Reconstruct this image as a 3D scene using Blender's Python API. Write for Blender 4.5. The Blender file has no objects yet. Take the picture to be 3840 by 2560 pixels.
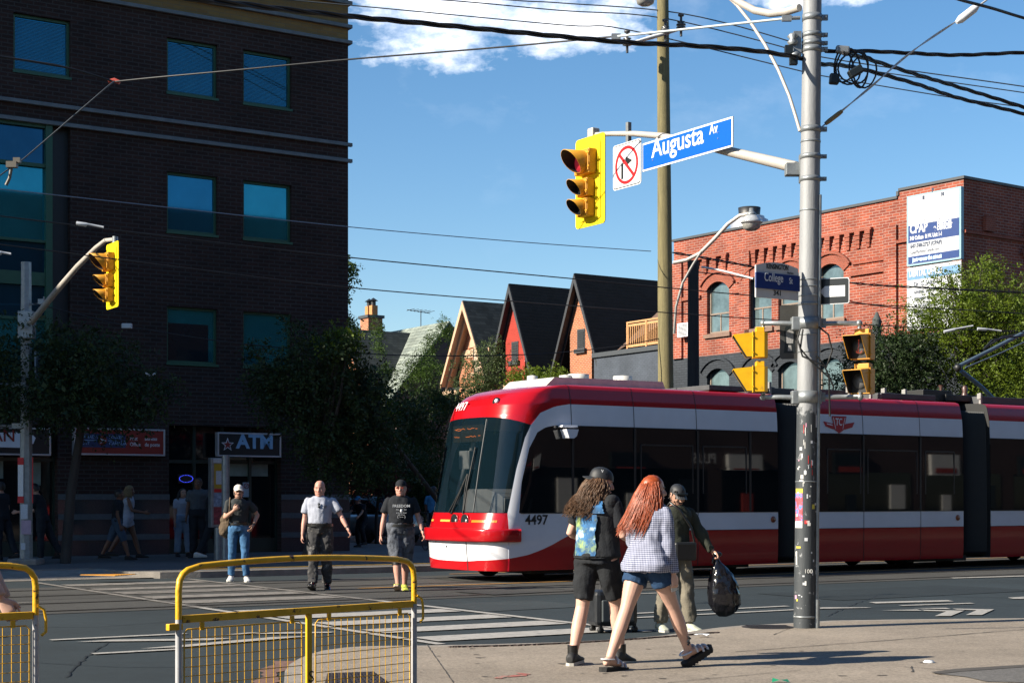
import bpy, bmesh, math, random
import numpy as np
from mathutils import Vector, Matrix, noise
from math import radians as R, sin, cos, pi

SC = bpy.context.scene
COL = SC.collection
# ---------------------------------------------------------------- camera
TH = R(32.7); CS, SN = cos(TH), sin(TH)     # direction of the main street against world X
F, HC, HV = 6000.0, 1.45, 1868.0            # focal length in photo pixels, eye height, horizon row
cam_d = bpy.data.cameras.new('camera'); cam = bpy.data.objects.new('camera', cam_d); COL.objects.link(cam)
cam.location = (0, 0, HC); cam.rotation_euler = (R(90), 0, 0)
cam_d.sensor_width = 36; cam_d.lens = 36 * F / 3840.0
cam_d.shift_y = (HV - 1280) / 3840.0
cam_d.clip_start = 0.1; cam_d.clip_end = 3000
SC.camera = cam
SC.view_settings.view_transform = 'Standard'; SC.view_settings.look = 'None'
SC.view_settings.gamma = 1; SC.view_settings.exposure = 1.25
# ---------------------------------------------------------------- sun and sky
SUN_EL = R(30); SH_AZ = R(21.7)             # shadows fall towards SH_AZ (from world X)
sun_d = bpy.data.lights.new('sun', 'SUN'); sun = bpy.data.objects.new('sun', sun_d); COL.objects.link(sun)
sun_d.energy = 5.0; sun_d.angle = R(0.5); sun_d.color = (1.0, 0.9, 0.75)
L = Vector((-cos(SH_AZ) * cos(SUN_EL), -sin(SH_AZ) * cos(SUN_EL), sin(SUN_EL)))
sun.rotation_euler = L.to_track_quat('Z', 'Y').to_euler(); sun.location = L * 60
w = bpy.data.worlds.new("World"); SC.world = w; w.use_nodes = True
nt = w.node_tree; nt.nodes.clear()
out = nt.nodes.new('ShaderNodeOutputWorld'); bg = nt.nodes.new('ShaderNodeBackground'); nt.links.new(bg.outputs[0], out.inputs[0])
sky = nt.nodes.new('ShaderNodeTexSky'); sky.sky_type = 'NISHITA'; sky.sun_disc = False
sky.sun_elevation = SUN_EL; sky.sun_rotation = math.atan2(L.x, L.y)
sky.altitude = 100; sky.air_density = 1.0; sky.dust_density = 0.35; sky.ozone_density = 2.2
bg.inputs[1].default_value = 0.068
tc = nt.nodes.new('ShaderNodeTexCoord'); sp = nt.nodes.new('ShaderNodeSeparateXYZ'); nt.links.new(tc.outputs['Generated'], sp.inputs[0])
def wm(op, a, b, cl=False):
    n = nt.nodes.new('ShaderNodeMath'); n.operation = op; n.use_clamp = cl
    for i, x in enumerate((a, b)):
        if x is None: continue
        if isinstance(x, (int, float)): n.inputs[i].default_value = x
        else: nt.links.new(x, n.inputs[i])
    return n.outputs[0]
ym = wm('MAXIMUM', sp.outputs[1], 0.05)
px = wm('DIVIDE', sp.outputs[0], ym); pz = wm('DIVIDE', sp.outputs[2], ym)
cmb = nt.nodes.new('ShaderNodeCombineXYZ'); nt.links.new(px, cmb.inputs[0]); nt.links.new(wm('MULTIPLY', pz, 1.7), cmb.inputs[1])
def wnoise(scale, det, rough, off):
    m = nt.nodes.new('ShaderNodeVectorMath'); m.operation = 'ADD'; nt.links.new(cmb.outputs[0], m.inputs[0]); m.inputs[1].default_value = off
    n = nt.nodes.new('ShaderNodeTexNoise'); n.inputs['Scale'].default_value = scale; n.inputs['Detail'].default_value = det; n.inputs['Roughness'].default_value = rough
    nt.links.new(m.outputs[0], n.inputs['Vector']); return n.outputs[0]
n1 = wnoise(28, 9, 0.62, (3.1, 1.7, 0)); n2 = wnoise(9, 6, 0.6, (7.7, 0.3, 0))
def blob(cx, cz, rx, rz):
    dx = wm('DIVIDE', wm('SUBTRACT', px, cx), rx); dz = wm('DIVIDE', wm('SUBTRACT', pz, cz), rz)
    return wm('SUBTRACT', 1.0, wm('ADD', wm('MULTIPLY', dx, dx), wm('MULTIPLY', dz, dz)))
f = None
for b in ((-0.042, .300, .062, .034), (0.035, .297, .058, .022), (-0.002, .304, .088, .026), (0.185, .318, .05, .013)):
    x = blob(*b); f = x if f is None else wm('MAXIMUM', f, x)
dens = wm('ADD', wm('MULTIPLY', f, 0.75), wm('MULTIPLY', wm('SUBTRACT', n1, 0.5), 2.6))
dens = wm('MULTIPLY', dens, 1.15, True)
wisp = wm('MULTIPLY', wm('MULTIPLY', wm('SUBTRACT', n2, 0.56), 1.6, True), wm('MULTIPLY', wm('SUBTRACT', pz, 0.12), 5.0, True))
dens = wm('MAXIMUM', dens, wm('MULTIPLY', wisp, 0.5), True)
dens = wm('MULTIPLY', dens, 0.93)
mx = nt.nodes.new('ShaderNodeMix'); mx.data_type = 'RGBA'
nt.links.new(dens, mx.inputs['Factor'])
hs = nt.nodes.new('ShaderNodeHueSaturation'); hs.inputs['Saturation'].default_value = 1.25; hs.inputs['Value'].default_value = 1.0
nt.links.new(sky.outputs[0], hs.inputs['Color']); nt.links.new(hs.outputs[0], mx.inputs[6])
cc = nt.nodes.new('ShaderNodeMix'); cc.data_type = 'RGBA'; nt.links.new(wm('MULTIPLY', wm('SUBTRACT', n1, 0.35), 3.0, True), cc.inputs['Factor'])
cc.inputs[6].default_value = (7, 8, 9.8, 1); cc.inputs[7].default_value = (12.5, 12.4, 12.4, 1)
nt.links.new(cc.outputs[2], mx.inputs[7]); nt.links.new(mx.outputs[2], bg.inputs[0])

# ---------------------------------------------------------------- frame helpers
def W(s, t, z=0.0): return Vector((CS * s - SN * t, SN * s + CS * t, z))
def P(u, v, Y): return Vector(((u - 1920) / F * Y, Y, HC + (HV - v) / F * Y))
def G(u, v, z=0.0): return P(u, v, (HC - z) * F / (v - HV))
def ST(p): return (CS * p.x + SN * p.y, -SN * p.x + CS * p.y)
def onT(u, v, T):
    q = (u - 1920) / F; s = T * (q * CS + SN) / (CS - q * SN); Y = s * SN + T * CS
    return s, HC + (HV - v) / F * Y
def onS(u, v, s):
    q = (u - 1920) / F; t = s * (CS - q * SN) / (q * CS + SN); Y = s * SN + t * CS
    return t, HC + (HV - v) / F * Y

# ---------------------------------------------------------------- object helpers
def tag(o, label=None, cat=None, group=None, kind=None):
    if label: o['label'] = label
    if cat: o['category'] = cat
    if group: o['group'] = group
    if kind: o['kind'] = kind
    return o
def thing(name, label, cat, loc=(0, 0, 0), rz=0.0, group=None):
    o = bpy.data.objects.new(name, None); COL.objects.link(o); o.empty_display_size = 0.2
    o.location = loc; o.rotation_euler = (0, 0, rz); return tag(o, label, cat, group)
def copy_tree(o, parent=None):
    c = o.copy(); COL.objects.link(c); c.parent = parent
    for ch in list(o.children): copy_tree(ch, c)
    return c
def mesh_obj(name, v, f, mats, parent=None, mi=None, smooth=False, bevel=0):
    me = bpy.data.meshes.new(name); me.from_pydata(v, [], f)
    if not isinstance(mats, (list, tuple)): mats = [mats]
    for m in mats: me.materials.append(m)
    if mi is not None: me.polygons.foreach_set('material_index', np.array(mi, dtype=np.int32))
    if smooth: me.polygons.foreach_set('use_smooth', np.ones(len(me.polygons), dtype=bool))
    me.update(); o = bpy.data.objects.new(name, me); COL.objects.link(o)
    if parent: o.parent = parent
    if bevel:
        b = o.modifiers.new('bevel', 'BEVEL'); b.width = bevel; b.segments = 2; b.limit_method = 'ANGLE'; b.angle_limit = R(40)
    return o
class MB:
    def __init__(s): s.v = []; s.f = []; s.m = []; s.sm = []
    def add(s, vs, fs, m=0, sm=False):
        n = len(s.v); s.v += [tuple(x) for x in vs]; s.f += [tuple(i + n for i in q) for q in fs]; s.m += [m] * len(fs); s.sm += [sm] * len(fs); return s
    def box(s, c, d, m=0, rz=0, M=None):
        hx, hy, hz = d[0] / 2, d[1] / 2, d[2] / 2
        vs = [Vector((x, y, z)) for z in (-hz, hz) for x, y in ((-hx, -hy), (hx, -hy), (hx, hy), (-hx, hy))]
        if M is not None: vs = [M @ x for x in vs]
        elif rz:
            r = Matrix.Rotation(rz, 3, 'Z'); vs = [r @ x for x in vs]
        c = Vector(c); return s.add([x + c for x in vs], [(0, 3, 2, 1), (4, 5, 6, 7), (0, 1, 5, 4), (1, 2, 6, 5), (2, 3, 7, 6), (3, 0, 4, 7)], m)
    def b2(s, a, b, m=0):
        return s.box([(a[i] + b[i]) / 2 for i in range(3)], [abs(b[i] - a[i]) for i in range(3)], m)
    def tube(s, pts, r, n=8, m=0, cap=True, flat=1.0):
        pts = [Vector(p) for p in pts]; k = len(pts); rs = list(r) if isinstance(r, (list, tuple)) else [r] * k
        vs = []; up = None
        for i, p in enumerate(pts):
            d = (pts[min(i + 1, k - 1)] - pts[max(i - 1, 0)]).normalized()
            if up is None:
                up = Vector((0, 0, 1)) if abs(d.z) < 0.9 else Vector((0, 1, 0))
            x = d.cross(up).normalized(); y = x.cross(d).normalized(); up = y
            vs += [p + x * (rs[i] * cos(2 * pi * j / n)) + y * (rs[i] * flat * sin(2 * pi * j / n)) for j in range(n)]
        fs = [(i * n + j, i * n + (j + 1) % n, (i + 1) * n + (j + 1) % n, (i + 1) * n + j) for i in range(k - 1) for j in range(n)]
        s.add(vs, fs, m, n > 5)
        if cap: s.add(vs[:n], [tuple(range(n))], m); s.add(vs[-n:], [tuple(range(n))[::-1]], m)
        return s
    def lathe(s, prof, c=(0, 0, 0), n=16, m=0, M=None, sm=True):
        c = Vector(c); vs = []
        for r, z in prof:
            for j in range(n):
                p = Vector((r * cos(2 * pi * j / n), r * sin(2 * pi * j / n), z)); vs.append((M @ p if M is not None else p) + c)
        k = len(prof)
        return s.add(vs, [(i * n + j, i * n + (j + 1) % n, (i + 1) * n + (j + 1) % n, (i + 1) * n + j) for i in range(k - 1) for j in range(n)], m, sm)
    def ball(s, c, r, n=10, m=0, M=None):
        r = r if isinstance(r, (tuple, list)) else (r, r, r); c = Vector(c); vs = []; k = max(4, n // 2 + 1)
        for i in range(k + 1):
            a = -pi / 2 + pi * i / k
            for j in range(n):
                p = Vector((r[0] * cos(a) * cos(2 * pi * j / n), r[1] * cos(a) * sin(2 * pi * j / n), r[2] * sin(a))); vs.append((M @ p if M is not None else p) + c)
        return s.add(vs, [(i * n + j, i * n + (j + 1) % n, (i + 1) * n + (j + 1) % n, (i + 1) * n + j) for i in range(k) for j in range(n)], m, True)
    def prism(s, poly, a, b, m=0, ax='z', sm=False):
        """poly 2D extruded between a and b along ax (z: xy; y: xz; x: yz)"""
        def q(p, h): return (p[0], p[1], h) if ax == 'z' else ((p[0], h, p[1]) if ax == 'y' else (h, p[0], p[1]))
        n = len(poly); vs = [q(p, a) for p in poly] + [q(p, b) for p in poly]
        s.add(vs, [tuple(range(n))[::-1], tuple(range(n, 2 * n))], m)
        return s.add(vs, [(i, (i + 1) % n, n + (i + 1) % n, n + i) for i in range(n)], m, sm)
    def build(s, name, mats, parent=None, bevel=0, smooth=None):
        o = mesh_obj(name, s.v, s.f, mats, parent, s.m, False, bevel)
        o.data.polygons.foreach_set('use_smooth', np.array(s.sm if smooth is None else [smooth] * len(s.f), dtype=bool))
        bm = bmesh.new(); bm.from_mesh(o.data); bmesh.ops.recalc_face_normals(bm, faces=bm.faces); bm.to_mesh(o.data); bm.free()
        return o
def struct(o): o['kind'] = 'structure'; return o

def lettering(s, size, m, parent, org, right, up, depth=0.004, align='LEFT', xs=1.0, bold=0.0, name='lettering', valign='BOTTOM'):
    c = bpy.data.curves.new('t', 'FONT'); c.body = s; c.size = size; c.extrude = depth / 2; c.offset = bold * .35; c.align_x = align; c.align_y = valign; c.resolution_u = 3
    o = bpy.data.objects.new('t', c); COL.objects.link(o)
    dg = bpy.context.evaluated_depsgraph_get(); dg.update(); me = bpy.data.meshes.new_from_object(o.evaluated_get(dg))
    bpy.data.objects.remove(o); bpy.data.curves.remove(c)
    r = Vector(right).normalized(); u = Vector(up).normalized(); n = r.cross(u)
    M = Matrix(((r.x * xs, u.x, n.x, org[0]), (r.y * xs, u.y, n.y, org[1]), (r.z * xs, u.z, n.z, org[2]), (0, 0, 0, 1)))
    me.transform(M); me.materials.clear(); me.materials.append(m); me.name = name
    ob = bpy.data.objects.new(name, me); COL.objects.link(ob)
    if parent: ob.parent = parent
    return ob

# ---------------------------------------------------------------- materials
MATS = {}
def mat(name, col, rough=0.6, metal=0.0, var=0.12, scale=6.0, bump=0.0, bscale=40.0, spec=0.5, coat=0.0, emis=None, est=0.0, trans=0.0, col2=None, c2t=0.6, c2s=3.0, c2w=0.08, stretch=None, alpha=1.0, croughness=0.05):
    if name in MATS: return MATS[name]
    m = bpy.data.materials.new(name); m.use_nodes = True; t = m.node_tree; p = t.nodes['Principled BSDF']
    p.inputs['Roughness'].default_value = rough; p.inputs['Metallic'].default_value = metal; p.inputs['Specular IOR Level'].default_value = spec
    p.inputs['Coat Weight'].default_value = coat; p.inputs['Coat Roughness'].default_value = croughness; p.inputs['Transmission Weight'].default_value = trans
    p.inputs['Alpha'].default_value = alpha
    c = tuple(col) + (1,)
    tcn = t.nodes.new('ShaderNodeTexCoord'); vec = tcn.outputs['Object']
    if stretch:
        mp = t.nodes.new('ShaderNodeMapping'); mp.inputs['Scale'].default_value = stretch; t.links.new(vec, mp.inputs[0]); vec = mp.outputs[0]
    if var or col2:
        nz = t.nodes.new('ShaderNodeTexNoise'); nz.inputs['Scale'].default_value = scale; nz.inputs['Detail'].default_value = 6; nz.inputs['Roughness'].default_value = 0.65
        t.links.new(vec, nz.inputs['Vector'])
        r = t.nodes.new('ShaderNodeMapRange'); r.inputs[1].default_value = 0.3; r.inputs[2].default_value = 0.7; r.inputs[3].default_value = 1 - var; r.inputs[4].default_value = 1 + var
        t.links.new(nz.outputs[0], r.inputs[0])
        v = t.nodes.new('ShaderNodeVectorMath'); v.operation = 'SCALE'; v.inputs[0].default_value = col; t.links.new(r.outputs[0], v.inputs['Scale'])
        res = v.outputs[0]
        if col2:
            n2 = t.nodes.new('ShaderNodeTexNoise'); n2.inputs['Scale'].default_value = c2s; n2.inputs['Detail'].default_value = 8; n2.inputs['Roughness'].default_value = 0.7
            t.links.new(vec, n2.inputs['Vector'])
            r2 = t.nodes.new('ShaderNodeMapRange'); r2.inputs[1].default_value = c2t; r2.inputs[2].default_value = c2t + c2w; t.links.new(n2.outputs[0], r2.inputs[0])
            x = t.nodes.new('ShaderNodeMix'); x.data_type = 'RGBA'; t.links.new(r2.outputs[0], x.inputs['Factor']); t.links.new(res, x.inputs[6]); x.inputs[7].default_value = tuple(col2) + (1,)
            res = x.outputs[2]
        t.links.new(res, p.inputs['Base Color'])
    else: p.inputs['Base Color'].default_value = c
    if emis: p.inputs['Emission Color'].default_value = tuple(emis) + (1,); p.inputs['Emission Strength'].default_value = est
    if bump:
        nb = t.nodes.new('ShaderNodeTexNoise'); nb.inputs['Scale'].default_value = bscale; nb.inputs['Detail'].default_value = 5; t.links.new(vec, nb.inputs['Vector'])
        b = t.nodes.new('ShaderNodeBump'); b.inputs['Strength'].default_value = bump; b.inputs['Distance'].default_value = 0.02; t.links.new(nb.outputs[0], b.inputs['Height']); t.links.new(b.outputs[0], p.inputs['Normal'])
    MATS[name] = m; return m
def brick_mat(name, c1, c2, mortar, bw=0.22, bh=0.075, ms=0.012, rough=0.85, stain=0.25, offset=0.5, bump=0.4, ssc=0.6, patch=None):
    """running bond mapped on x (+y) against z, so it works on every vertical wall"""
    if name in MATS: return MATS[name]
    m = bpy.data.materials.new(name); m.use_nodes = True; t = m.node_tree; p = t.nodes['Principled BSDF']; p.inputs['Roughness'].default_value = rough; p.inputs['Specular IOR Level'].default_value = 0.25
    tcn = t.nodes.new('ShaderNodeTexCoord'); s = t.nodes.new('ShaderNodeSeparateXYZ'); t.links.new(tcn.outputs['Object'], s.inputs[0])
    a = t.nodes.new('ShaderNodeMath'); a.operation = 'ADD'; t.links.new(s.outputs[0], a.inputs[0]); t.links.new(s.outputs[1], a.inputs[1])
    c = t.nodes.new('ShaderNodeCombineXYZ'); t.links.new(a.outputs[0], c.inputs[0]); t.links.new(s.outputs[2], c.inputs[1])
    b = t.nodes.new('ShaderNodeTexBrick'); t.links.new(c.outputs[0], b.inputs['Vector']); b.offset = offset
    b.inputs['Scale'].default_value = 1; b.inputs['Brick Width'].default_value = bw; b.inputs['Row Height'].default_value = bh; b.inputs['Mortar Size'].default_value = ms; b.inputs['Mortar Smooth'].default_value = 0.2; b.inputs['Bias'].default_value = -0.1
    b.inputs['Color1'].default_value = tuple(c1) + (1,); b.inputs['Color2'].default_value = tuple(c2) + (1,); b.inputs['Mortar'].default_value = tuple(mortar) + (1,)
    nz = t.nodes.new('ShaderNodeTexNoise'); nz.inputs['Scale'].default_value = ssc; nz.inputs['Detail'].default_value = 7; nz.inputs['Roughness'].default_value = 0.7; t.links.new(tcn.outputs['Object'], nz.inputs['Vector'])
    r = t.nodes.new('ShaderNodeMapRange'); r.inputs[1].default_value = 0.3; r.inputs[2].default_value = 0.7; r.inputs[3].default_value = 1 - stain; r.inputs[4].default_value = 1 + stain; t.links.new(nz.outputs[0], r.inputs[0])
    v = t.nodes.new('ShaderNodeVectorMath'); v.operation = 'SCALE'; t.links.new(b.outputs[0], v.inputs[0]); t.links.new(r.outputs[0], v.inputs['Scale'])
    res = v.outputs[0]
    if patch:
        n2 = t.nodes.new('ShaderNodeTexNoise'); n2.inputs['Scale'].default_value = 1.6; n2.inputs['Detail'].default_value = 8; n2.inputs['Roughness'].default_value = 0.75; t.links.new(tcn.outputs['Object'], n2.inputs['Vector'])
        r2 = t.nodes.new('ShaderNodeMapRange'); r2.inputs[1].default_value = 0.62; r2.inputs[2].default_value = 0.66; t.links.new(n2.outputs[0], r2.inputs[0])
        x = t.nodes.new('ShaderNodeMix'); x.data_type = 'RGBA'; t.links.new(r2.outputs[0], x.inputs['Factor']); t.links.new(res, x.inputs[6]); x.inputs[7].default_value = tuple(patch) + (1,); res = x.outputs[2]
    t.links.new(res, p.inputs['Base Color'])
    bp = t.nodes.new('ShaderNodeBump'); bp.inputs['Strength'].default_value = bump; bp.inputs['Distance'].default_value = 0.01; bp.invert = True; t.links.new(b.outputs['Fac'], bp.inputs['Height']); t.links.new(bp.outputs[0], p.inputs['Normal'])
    MATS[name] = m; return m
def nodes_of(m): return m.node_tree, m.node_tree.nodes['Principled BSDF']
# ================================================================ THE SETTING
def asphalt(name, c, sc=1.0, crack=True):
    m = mat(name, c, rough=0.88, var=0.0, spec=0.3)
    t, p = nodes_of(m); tcn = t.nodes.new('ShaderNodeTexCoord')
    def nz(s, d=6, r=0.6):
        n = t.nodes.new('ShaderNodeTexNoise'); n.inputs['Scale'].default_value = s; n.inputs['Detail'].default_value = d; n.inputs['Roughness'].default_value = r; t.links.new(tcn.outputs['Object'], n.inputs['Vector']); return n.outputs[0]
    def mth(op, a, b):
        n = t.nodes.new('ShaderNodeMath'); n.operation = op
        for i, x in enumerate((a, b)):
            if isinstance(x, (int, float)): n.inputs[i].default_value = x
            else: t.links.new(x, n.inputs[i])
        return n.outputs[0]
    big = mth('MULTIPLY', mth('SUBTRACT', nz(0.35, 5), 0.5), 1.0); mid = mth('MULTIPLY', mth('SUBTRACT', nz(4.0), 0.5), 0.5); fine = mth('MULTIPLY', mth('SUBTRACT', nz(90 * sc, 3, 0.8), 0.5), 2.0)
    k = mth('ADD', mth('ADD', mth('ADD', big, mid), fine), 1.0); k = mth('MAXIMUM', k, 0.35)
    v = t.nodes.new('ShaderNodeVectorMath'); v.operation = 'SCALE'; v.inputs[0].default_value = c; t.links.new(k, v.inputs['Scale'])
    t.links.new(v.outputs[0], p.inputs['Base Color'])
    b = t.nodes.new('ShaderNodeBump'); b.inputs['Strength'].default_value = 0.35; b.inputs['Distance'].default_value = 0.01; t.links.new(nz(120, 3, 0.8), b.inputs['Height']); t.links.new(b.outputs[0], p.inputs['Normal'])
    return m
M_ASPH = asphalt('asphalt', (0.019, 0.028, 0.033)); M_TRACK = asphalt('track_concrete', (0.048, 0.048, 0.045), 0.6)
M_GROUND = asphalt('ground_dark', (0.04, 0.04, 0.04))
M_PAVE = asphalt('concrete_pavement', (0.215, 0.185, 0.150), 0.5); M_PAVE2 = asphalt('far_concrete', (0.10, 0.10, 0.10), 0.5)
M_KERB = mat('kerb_concrete', (0.21, 0.19, 0.165), 0.85, var=0.25, scale=5, bump=0.3)
M_PAINT = mat('road_paint', (0.29, 0.28, 0.26), 0.7, var=0.2, scale=8, col2=(0.06, 0.06, 0.06), c2t=0.56, c2s=9, c2w=0.16)
M_PAINT2 = mat('worn_road_paint', (0.17, 0.158, 0.143), 0.75, var=0.25, scale=8, col2=(0.07, 0.066, 0.06), c2t=0.48, c2s=5, c2w=0.2)
M_ORANGE = mat('yellow_line_paint', (0.36, 0.17, 0.02), 0.7, var=0.2, scale=8, col2=(0.12, 0.1, 0.08), c2t=0.56, c2s=6)
M_STEELRAIL = mat('rail_steel', (0.05, 0.045, 0.042), 0.45, 0.6, var=0.3)
def slab(name, poly, z0, z1, m, side=None):
    b = MB(); n = len(poly); vs = [tuple(p) + (z0,) for p in poly] + [tuple(p) + (z1,) for p in poly]
    b.add(vs, [tuple(range(n, 2 * n))], 0); b.add(vs, [(i, (i + 1) % n, n + (i + 1) % n, n + i) for i in range(n)], 1 if side else 0)
    return struct(b.build(name, [m, side] if side else m))
def sheet(name, pts, z, m):   # street-frame points
    n = len(pts); o = mesh_obj(name, [tuple(W(s, t, z)) for s, t in pts], [tuple(range(n))], m); return struct(o)
g = mesh_obj('ground', [(-900, -900, -.02), (900, -900, -.02), (900, 1500, -.02), (-900, 1500, -.02)], [(0, 1, 2, 3)], M_GROUND); struct(g)
sheet('road', [(-160, 2.5), (200, 2.5), (200, 28.5), (-160, 28.5)], 0.0, M_ASPH)
sheet('side_road', [(-2.0, 2.5), (-2.0, -60), (10.5, -60), (10.5, 2.5)], 0.0, M_ASPH)
sheet('side_road', [(22.0, 28.5), (33.5, 28.5), (33.5, 190), (22.0, 190)], 0.0, M_ASPH)
TR = [(21.2 - .7475), (21.2 + .7475), (24.42 - .7475), (24.42 + .7475)]
sheet('track_bed', [(-160, 20.0), (200, 20.0), (200, 26.0), (-160, 26.0)], 0.004, M_TRACK)
b = MB()
for t in TR:
    for dt, wd, h in ((-.03, .045, .012), (.045, .03, .010)):
        p = [W(-160, t + dt - wd / 2), W(200, t + dt - wd / 2), W(200, t + dt + wd / 2), W(-160, t + dt + wd / 2)]
        b.add([(q.x, q.y, h) for q in p], [(0, 1, 2, 3)])
struct(b.build('tram_rail', M_STEELRAIL))
b = MB()
for t in TR:
    p = [W(-160, t - .008), W(200, t - .008), W(200, t + .03), W(-160, t + .03)]
    b.add([(q.x, q.y, 0.0145) for q in p], [(0, 1, 2, 3)])
struct(b.build('rail_groove', mat('groove', (0.006, 0.006, 0.006), 0.9, var=0)))
b = MB()
for s in np.arange(-60, 120, 6.2):
    p = [W(s, 20.0), W(s + .03, 20.0), W(s + .03, 26.0), W(s, 26.0)]; b.add([(q.x, q.y, .0085) for q in p], [(0, 1, 2, 3)])
for t in (20.0, 22.8, 26.0):
    p = [W(-60, t), W(120, t), W(120, t + .03), W(-60, t + .03)]; b.add([(q.x, q.y, .0085) for q in p], [(0, 1, 2, 3)])
struct(b.build('slab_joint', mat('joint', (0.02, 0.02, 0.02), 0.9, var=0)))
# near corner pavement
edge = [(1040, 2700), (1055, 2620), (1065, 2560), (1068, 2512), (1085, 2488), (1116, 2469), (1160, 2450), (1211, 2436), (1290, 2425), (1360, 2420), (1470, 2418), (1584, 2417), (1800, 2413), (2100, 2405), (2350, 2392), (2480, 2380), (2563, 2369), (2640, 2357), (2705, 2349), (2773, 2343), (2973, 2333), (3115, 2324), (3355, 2320), (3600, 2317), (3840, 2315)]
pe = [G(u, v, .10) for u, v in edge]
KW = 0.16
poly = [(p.x, p.y) for p in pe]
e2 = W(ST(pe[-1])[0] + 60, 11.3); back = [(e2.x, e2.y), tuple(W(75, -1))[:2], tuple(W(10.5, -1))[:2], tuple(W(10.5, 6))[:2]]
allp = poly + back
slab('kerb', allp, -0.02, 0.097, M_KERB)
cen = Vector((6, 8))
inner = []
for i, p in enumerate(poly):
    a = Vector(poly[max(i - 1, 0)]); c = Vector(poly[min(i + 1, len(poly) - 1)]); d = (c - a).normalized(); n = Vector((d.y, -d.x)); inner.append(tuple(Vector(p) + n * KW))
slab('pavement', inner + [(e2.x, e2.y - KW)] + back[1:], 0.05, 0.101, M_PAVE)
# cracks and joints in the near slab
M_CRACK = mat('dark_joint', (0.05, 0.045, 0.04), 0.95, var=0.2)
def strip(b, pts, w0, z, jit=0.0, rnd=random.Random(3)):
    pts = [Vector((p.x, p.y, z)) for p in pts]; fine = []
    for i in range(len(pts) - 1):
        n = max(1, int((pts[i + 1] - pts[i]).length / 0.12)) if jit else 1
        for k in range(n): fine.append(pts[i].lerp(pts[i + 1], k / n))
    fine.append(pts[-1])
    L0 = []; R0 = []
    for i, p in enumerate(fine):
        d = (fine[min(i + 1, len(fine) - 1)] - fine[max(i - 1, 0)]).normalized(); n = Vector((-d.y, d.x, 0)); o = n * rnd.uniform(-jit, jit); ww = w0 * (rnd.uniform(.4, 1.2) if jit else 1)
        L0.append(p + n * ww / 2 + o); R0.append(p - n * ww / 2 + o)
    k = len(fine); b.add(L0 + R0, [(i, i + 1, k + i + 1, k + i) for i in range(k - 1)])
b = MB()
strip(b, [G(2756, 2443, .1), G(3300, 2403, .1), G(3840, 2360, .1)], .022, .1055, .012)
strip(b, [G(3390, 2500, .1), G(3640, 2517, .1), G(3840, 2540, .1)], .016, .1055, .01)
strip(b, [G(3418, 2498, .1), G(3425, 2520, .1)], .02, .1055, .01)
strip(b, [G(2500, 2560, .1), G(3000, 2512, .1)], .012, .1055, .006)
strip(b, [G(1600, 2416, .1), G(1700, 2560, .1)], .010, .1055, .004)
strip(b, [G(2973, 2350, .1), G(2900, 2380, .1)], .010, .1055, .004)
struct(b.build('pavement_crack', M_CRACK))
b = MB(); rnd = random.Random(5)     # the corrugated drainage joint along the ramp
for i in range(120):
    k = i / 119; u = 1700 + 980 * k; v = 2425 - 8 * k - 45 * k ** 1.8; p = G(u, v, .1)
    b.box((p.x, p.y, .105), (.10, .035, .012), rz=0.5 + rnd.uniform(-.5, .5))
struct(b.build('drain_joint', mat('rusty_joint', (0.06, 0.04, 0.035), 0.8)))
q = [G(3500, 2525, .1), G(3580, 2512, .1), G(3840, 2498, .1), G(3990, 2540, .1), G(3840, 2560, .1), G(3700, 2556, .1), G(3620, 2538, .1)]
struct(mesh_obj('asphalt_patch', [(p.x, p.y, .1065) for p in q], [tuple(range(len(q)))], asphalt('patch_asphalt', (0.10, 0.097, 0.093), 0.3)))
q = [G(3490, 2522, .1), G(3580, 2510, .1), G(3840, 2494, .1), G(3900, 2500, .1), G(3840, 2503, .1), G(3600, 2520, .1), G(3520, 2529, .1)]
struct(mesh_obj('patch_edge', [(p.x, p.y, .1095) for p in q], [tuple(range(len(q)))], M_CRACK))
# gutter apron (reddish) at the corner
b = MB(); strip(b, [G(1000, 2560, .02), G(1010, 2520, .02), G(1045, 2490, .02), G(1080, 2470, .02)], .22, .006, .02); struct(b.build('gutter_patch', mat('gutter_red', (0.12, 0.065, 0.05), 0.9, var=0.4, scale=20)))
# ---- markings
def mark(name, quads, m, z=0.0125):
    b = MB()
    for qd in quads: b.add([tuple(W(s, t, z)) for s, t in qd], [tuple(range(len(qd)))])
    return struct(b.build(name, m))
def rect(s0, s1, t0, t1): return [(s0, t0), (s1, t0), (s1, t1), (s0, t1)]
mark('crosswalk_marking', [rect(7.9, 8.02, 13.7, 20.0), rect(10.55, 10.68, 13.8, 20.0)] + [rect(8.1, 10.5, t, t + .55) for t in (14.0, 15.15, 16.35, 17.55, 18.7)], M_PAINT)
mark('crosswalk_marking', [rect(7.9, 8.02, 20, 27.6), rect(10.55, 10.68, 20, 27.3)] + [rect(8.1, 10.5, t, t + .6) for t in (20.9, 22.15, 23.4, 24.6, 26.0)], M_PAINT2)
mark('crosswalk_marking', [rect(-1.0, 6.4, t, t + .35) for t in (25.2, 26.2, 27.1)] + [[(3.5, 21.6), (6.2, 22.3), (6.6, 22.3), (4.0, 21.6)], rect(-3, 5.4, 23.1, 23.35)], M_PAINT2)
mark('lane_marking', [rect(4.85, 6.3, 16.2, 16.32), rect(4.75, 5.6, 14.55, 14.67), [(5.0, 15.9), (6.2, 15.35), (6.5, 15.45), (5.4, 15.95)], [(6.6, 15.9), (7.6, 15.5), (7.75, 15.6), (6.9, 16.0)], [(5.3, 14.85), (6.9, 15.35), (7.3, 15.25), (5.7, 14.78)]], M_PAINT)
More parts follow.
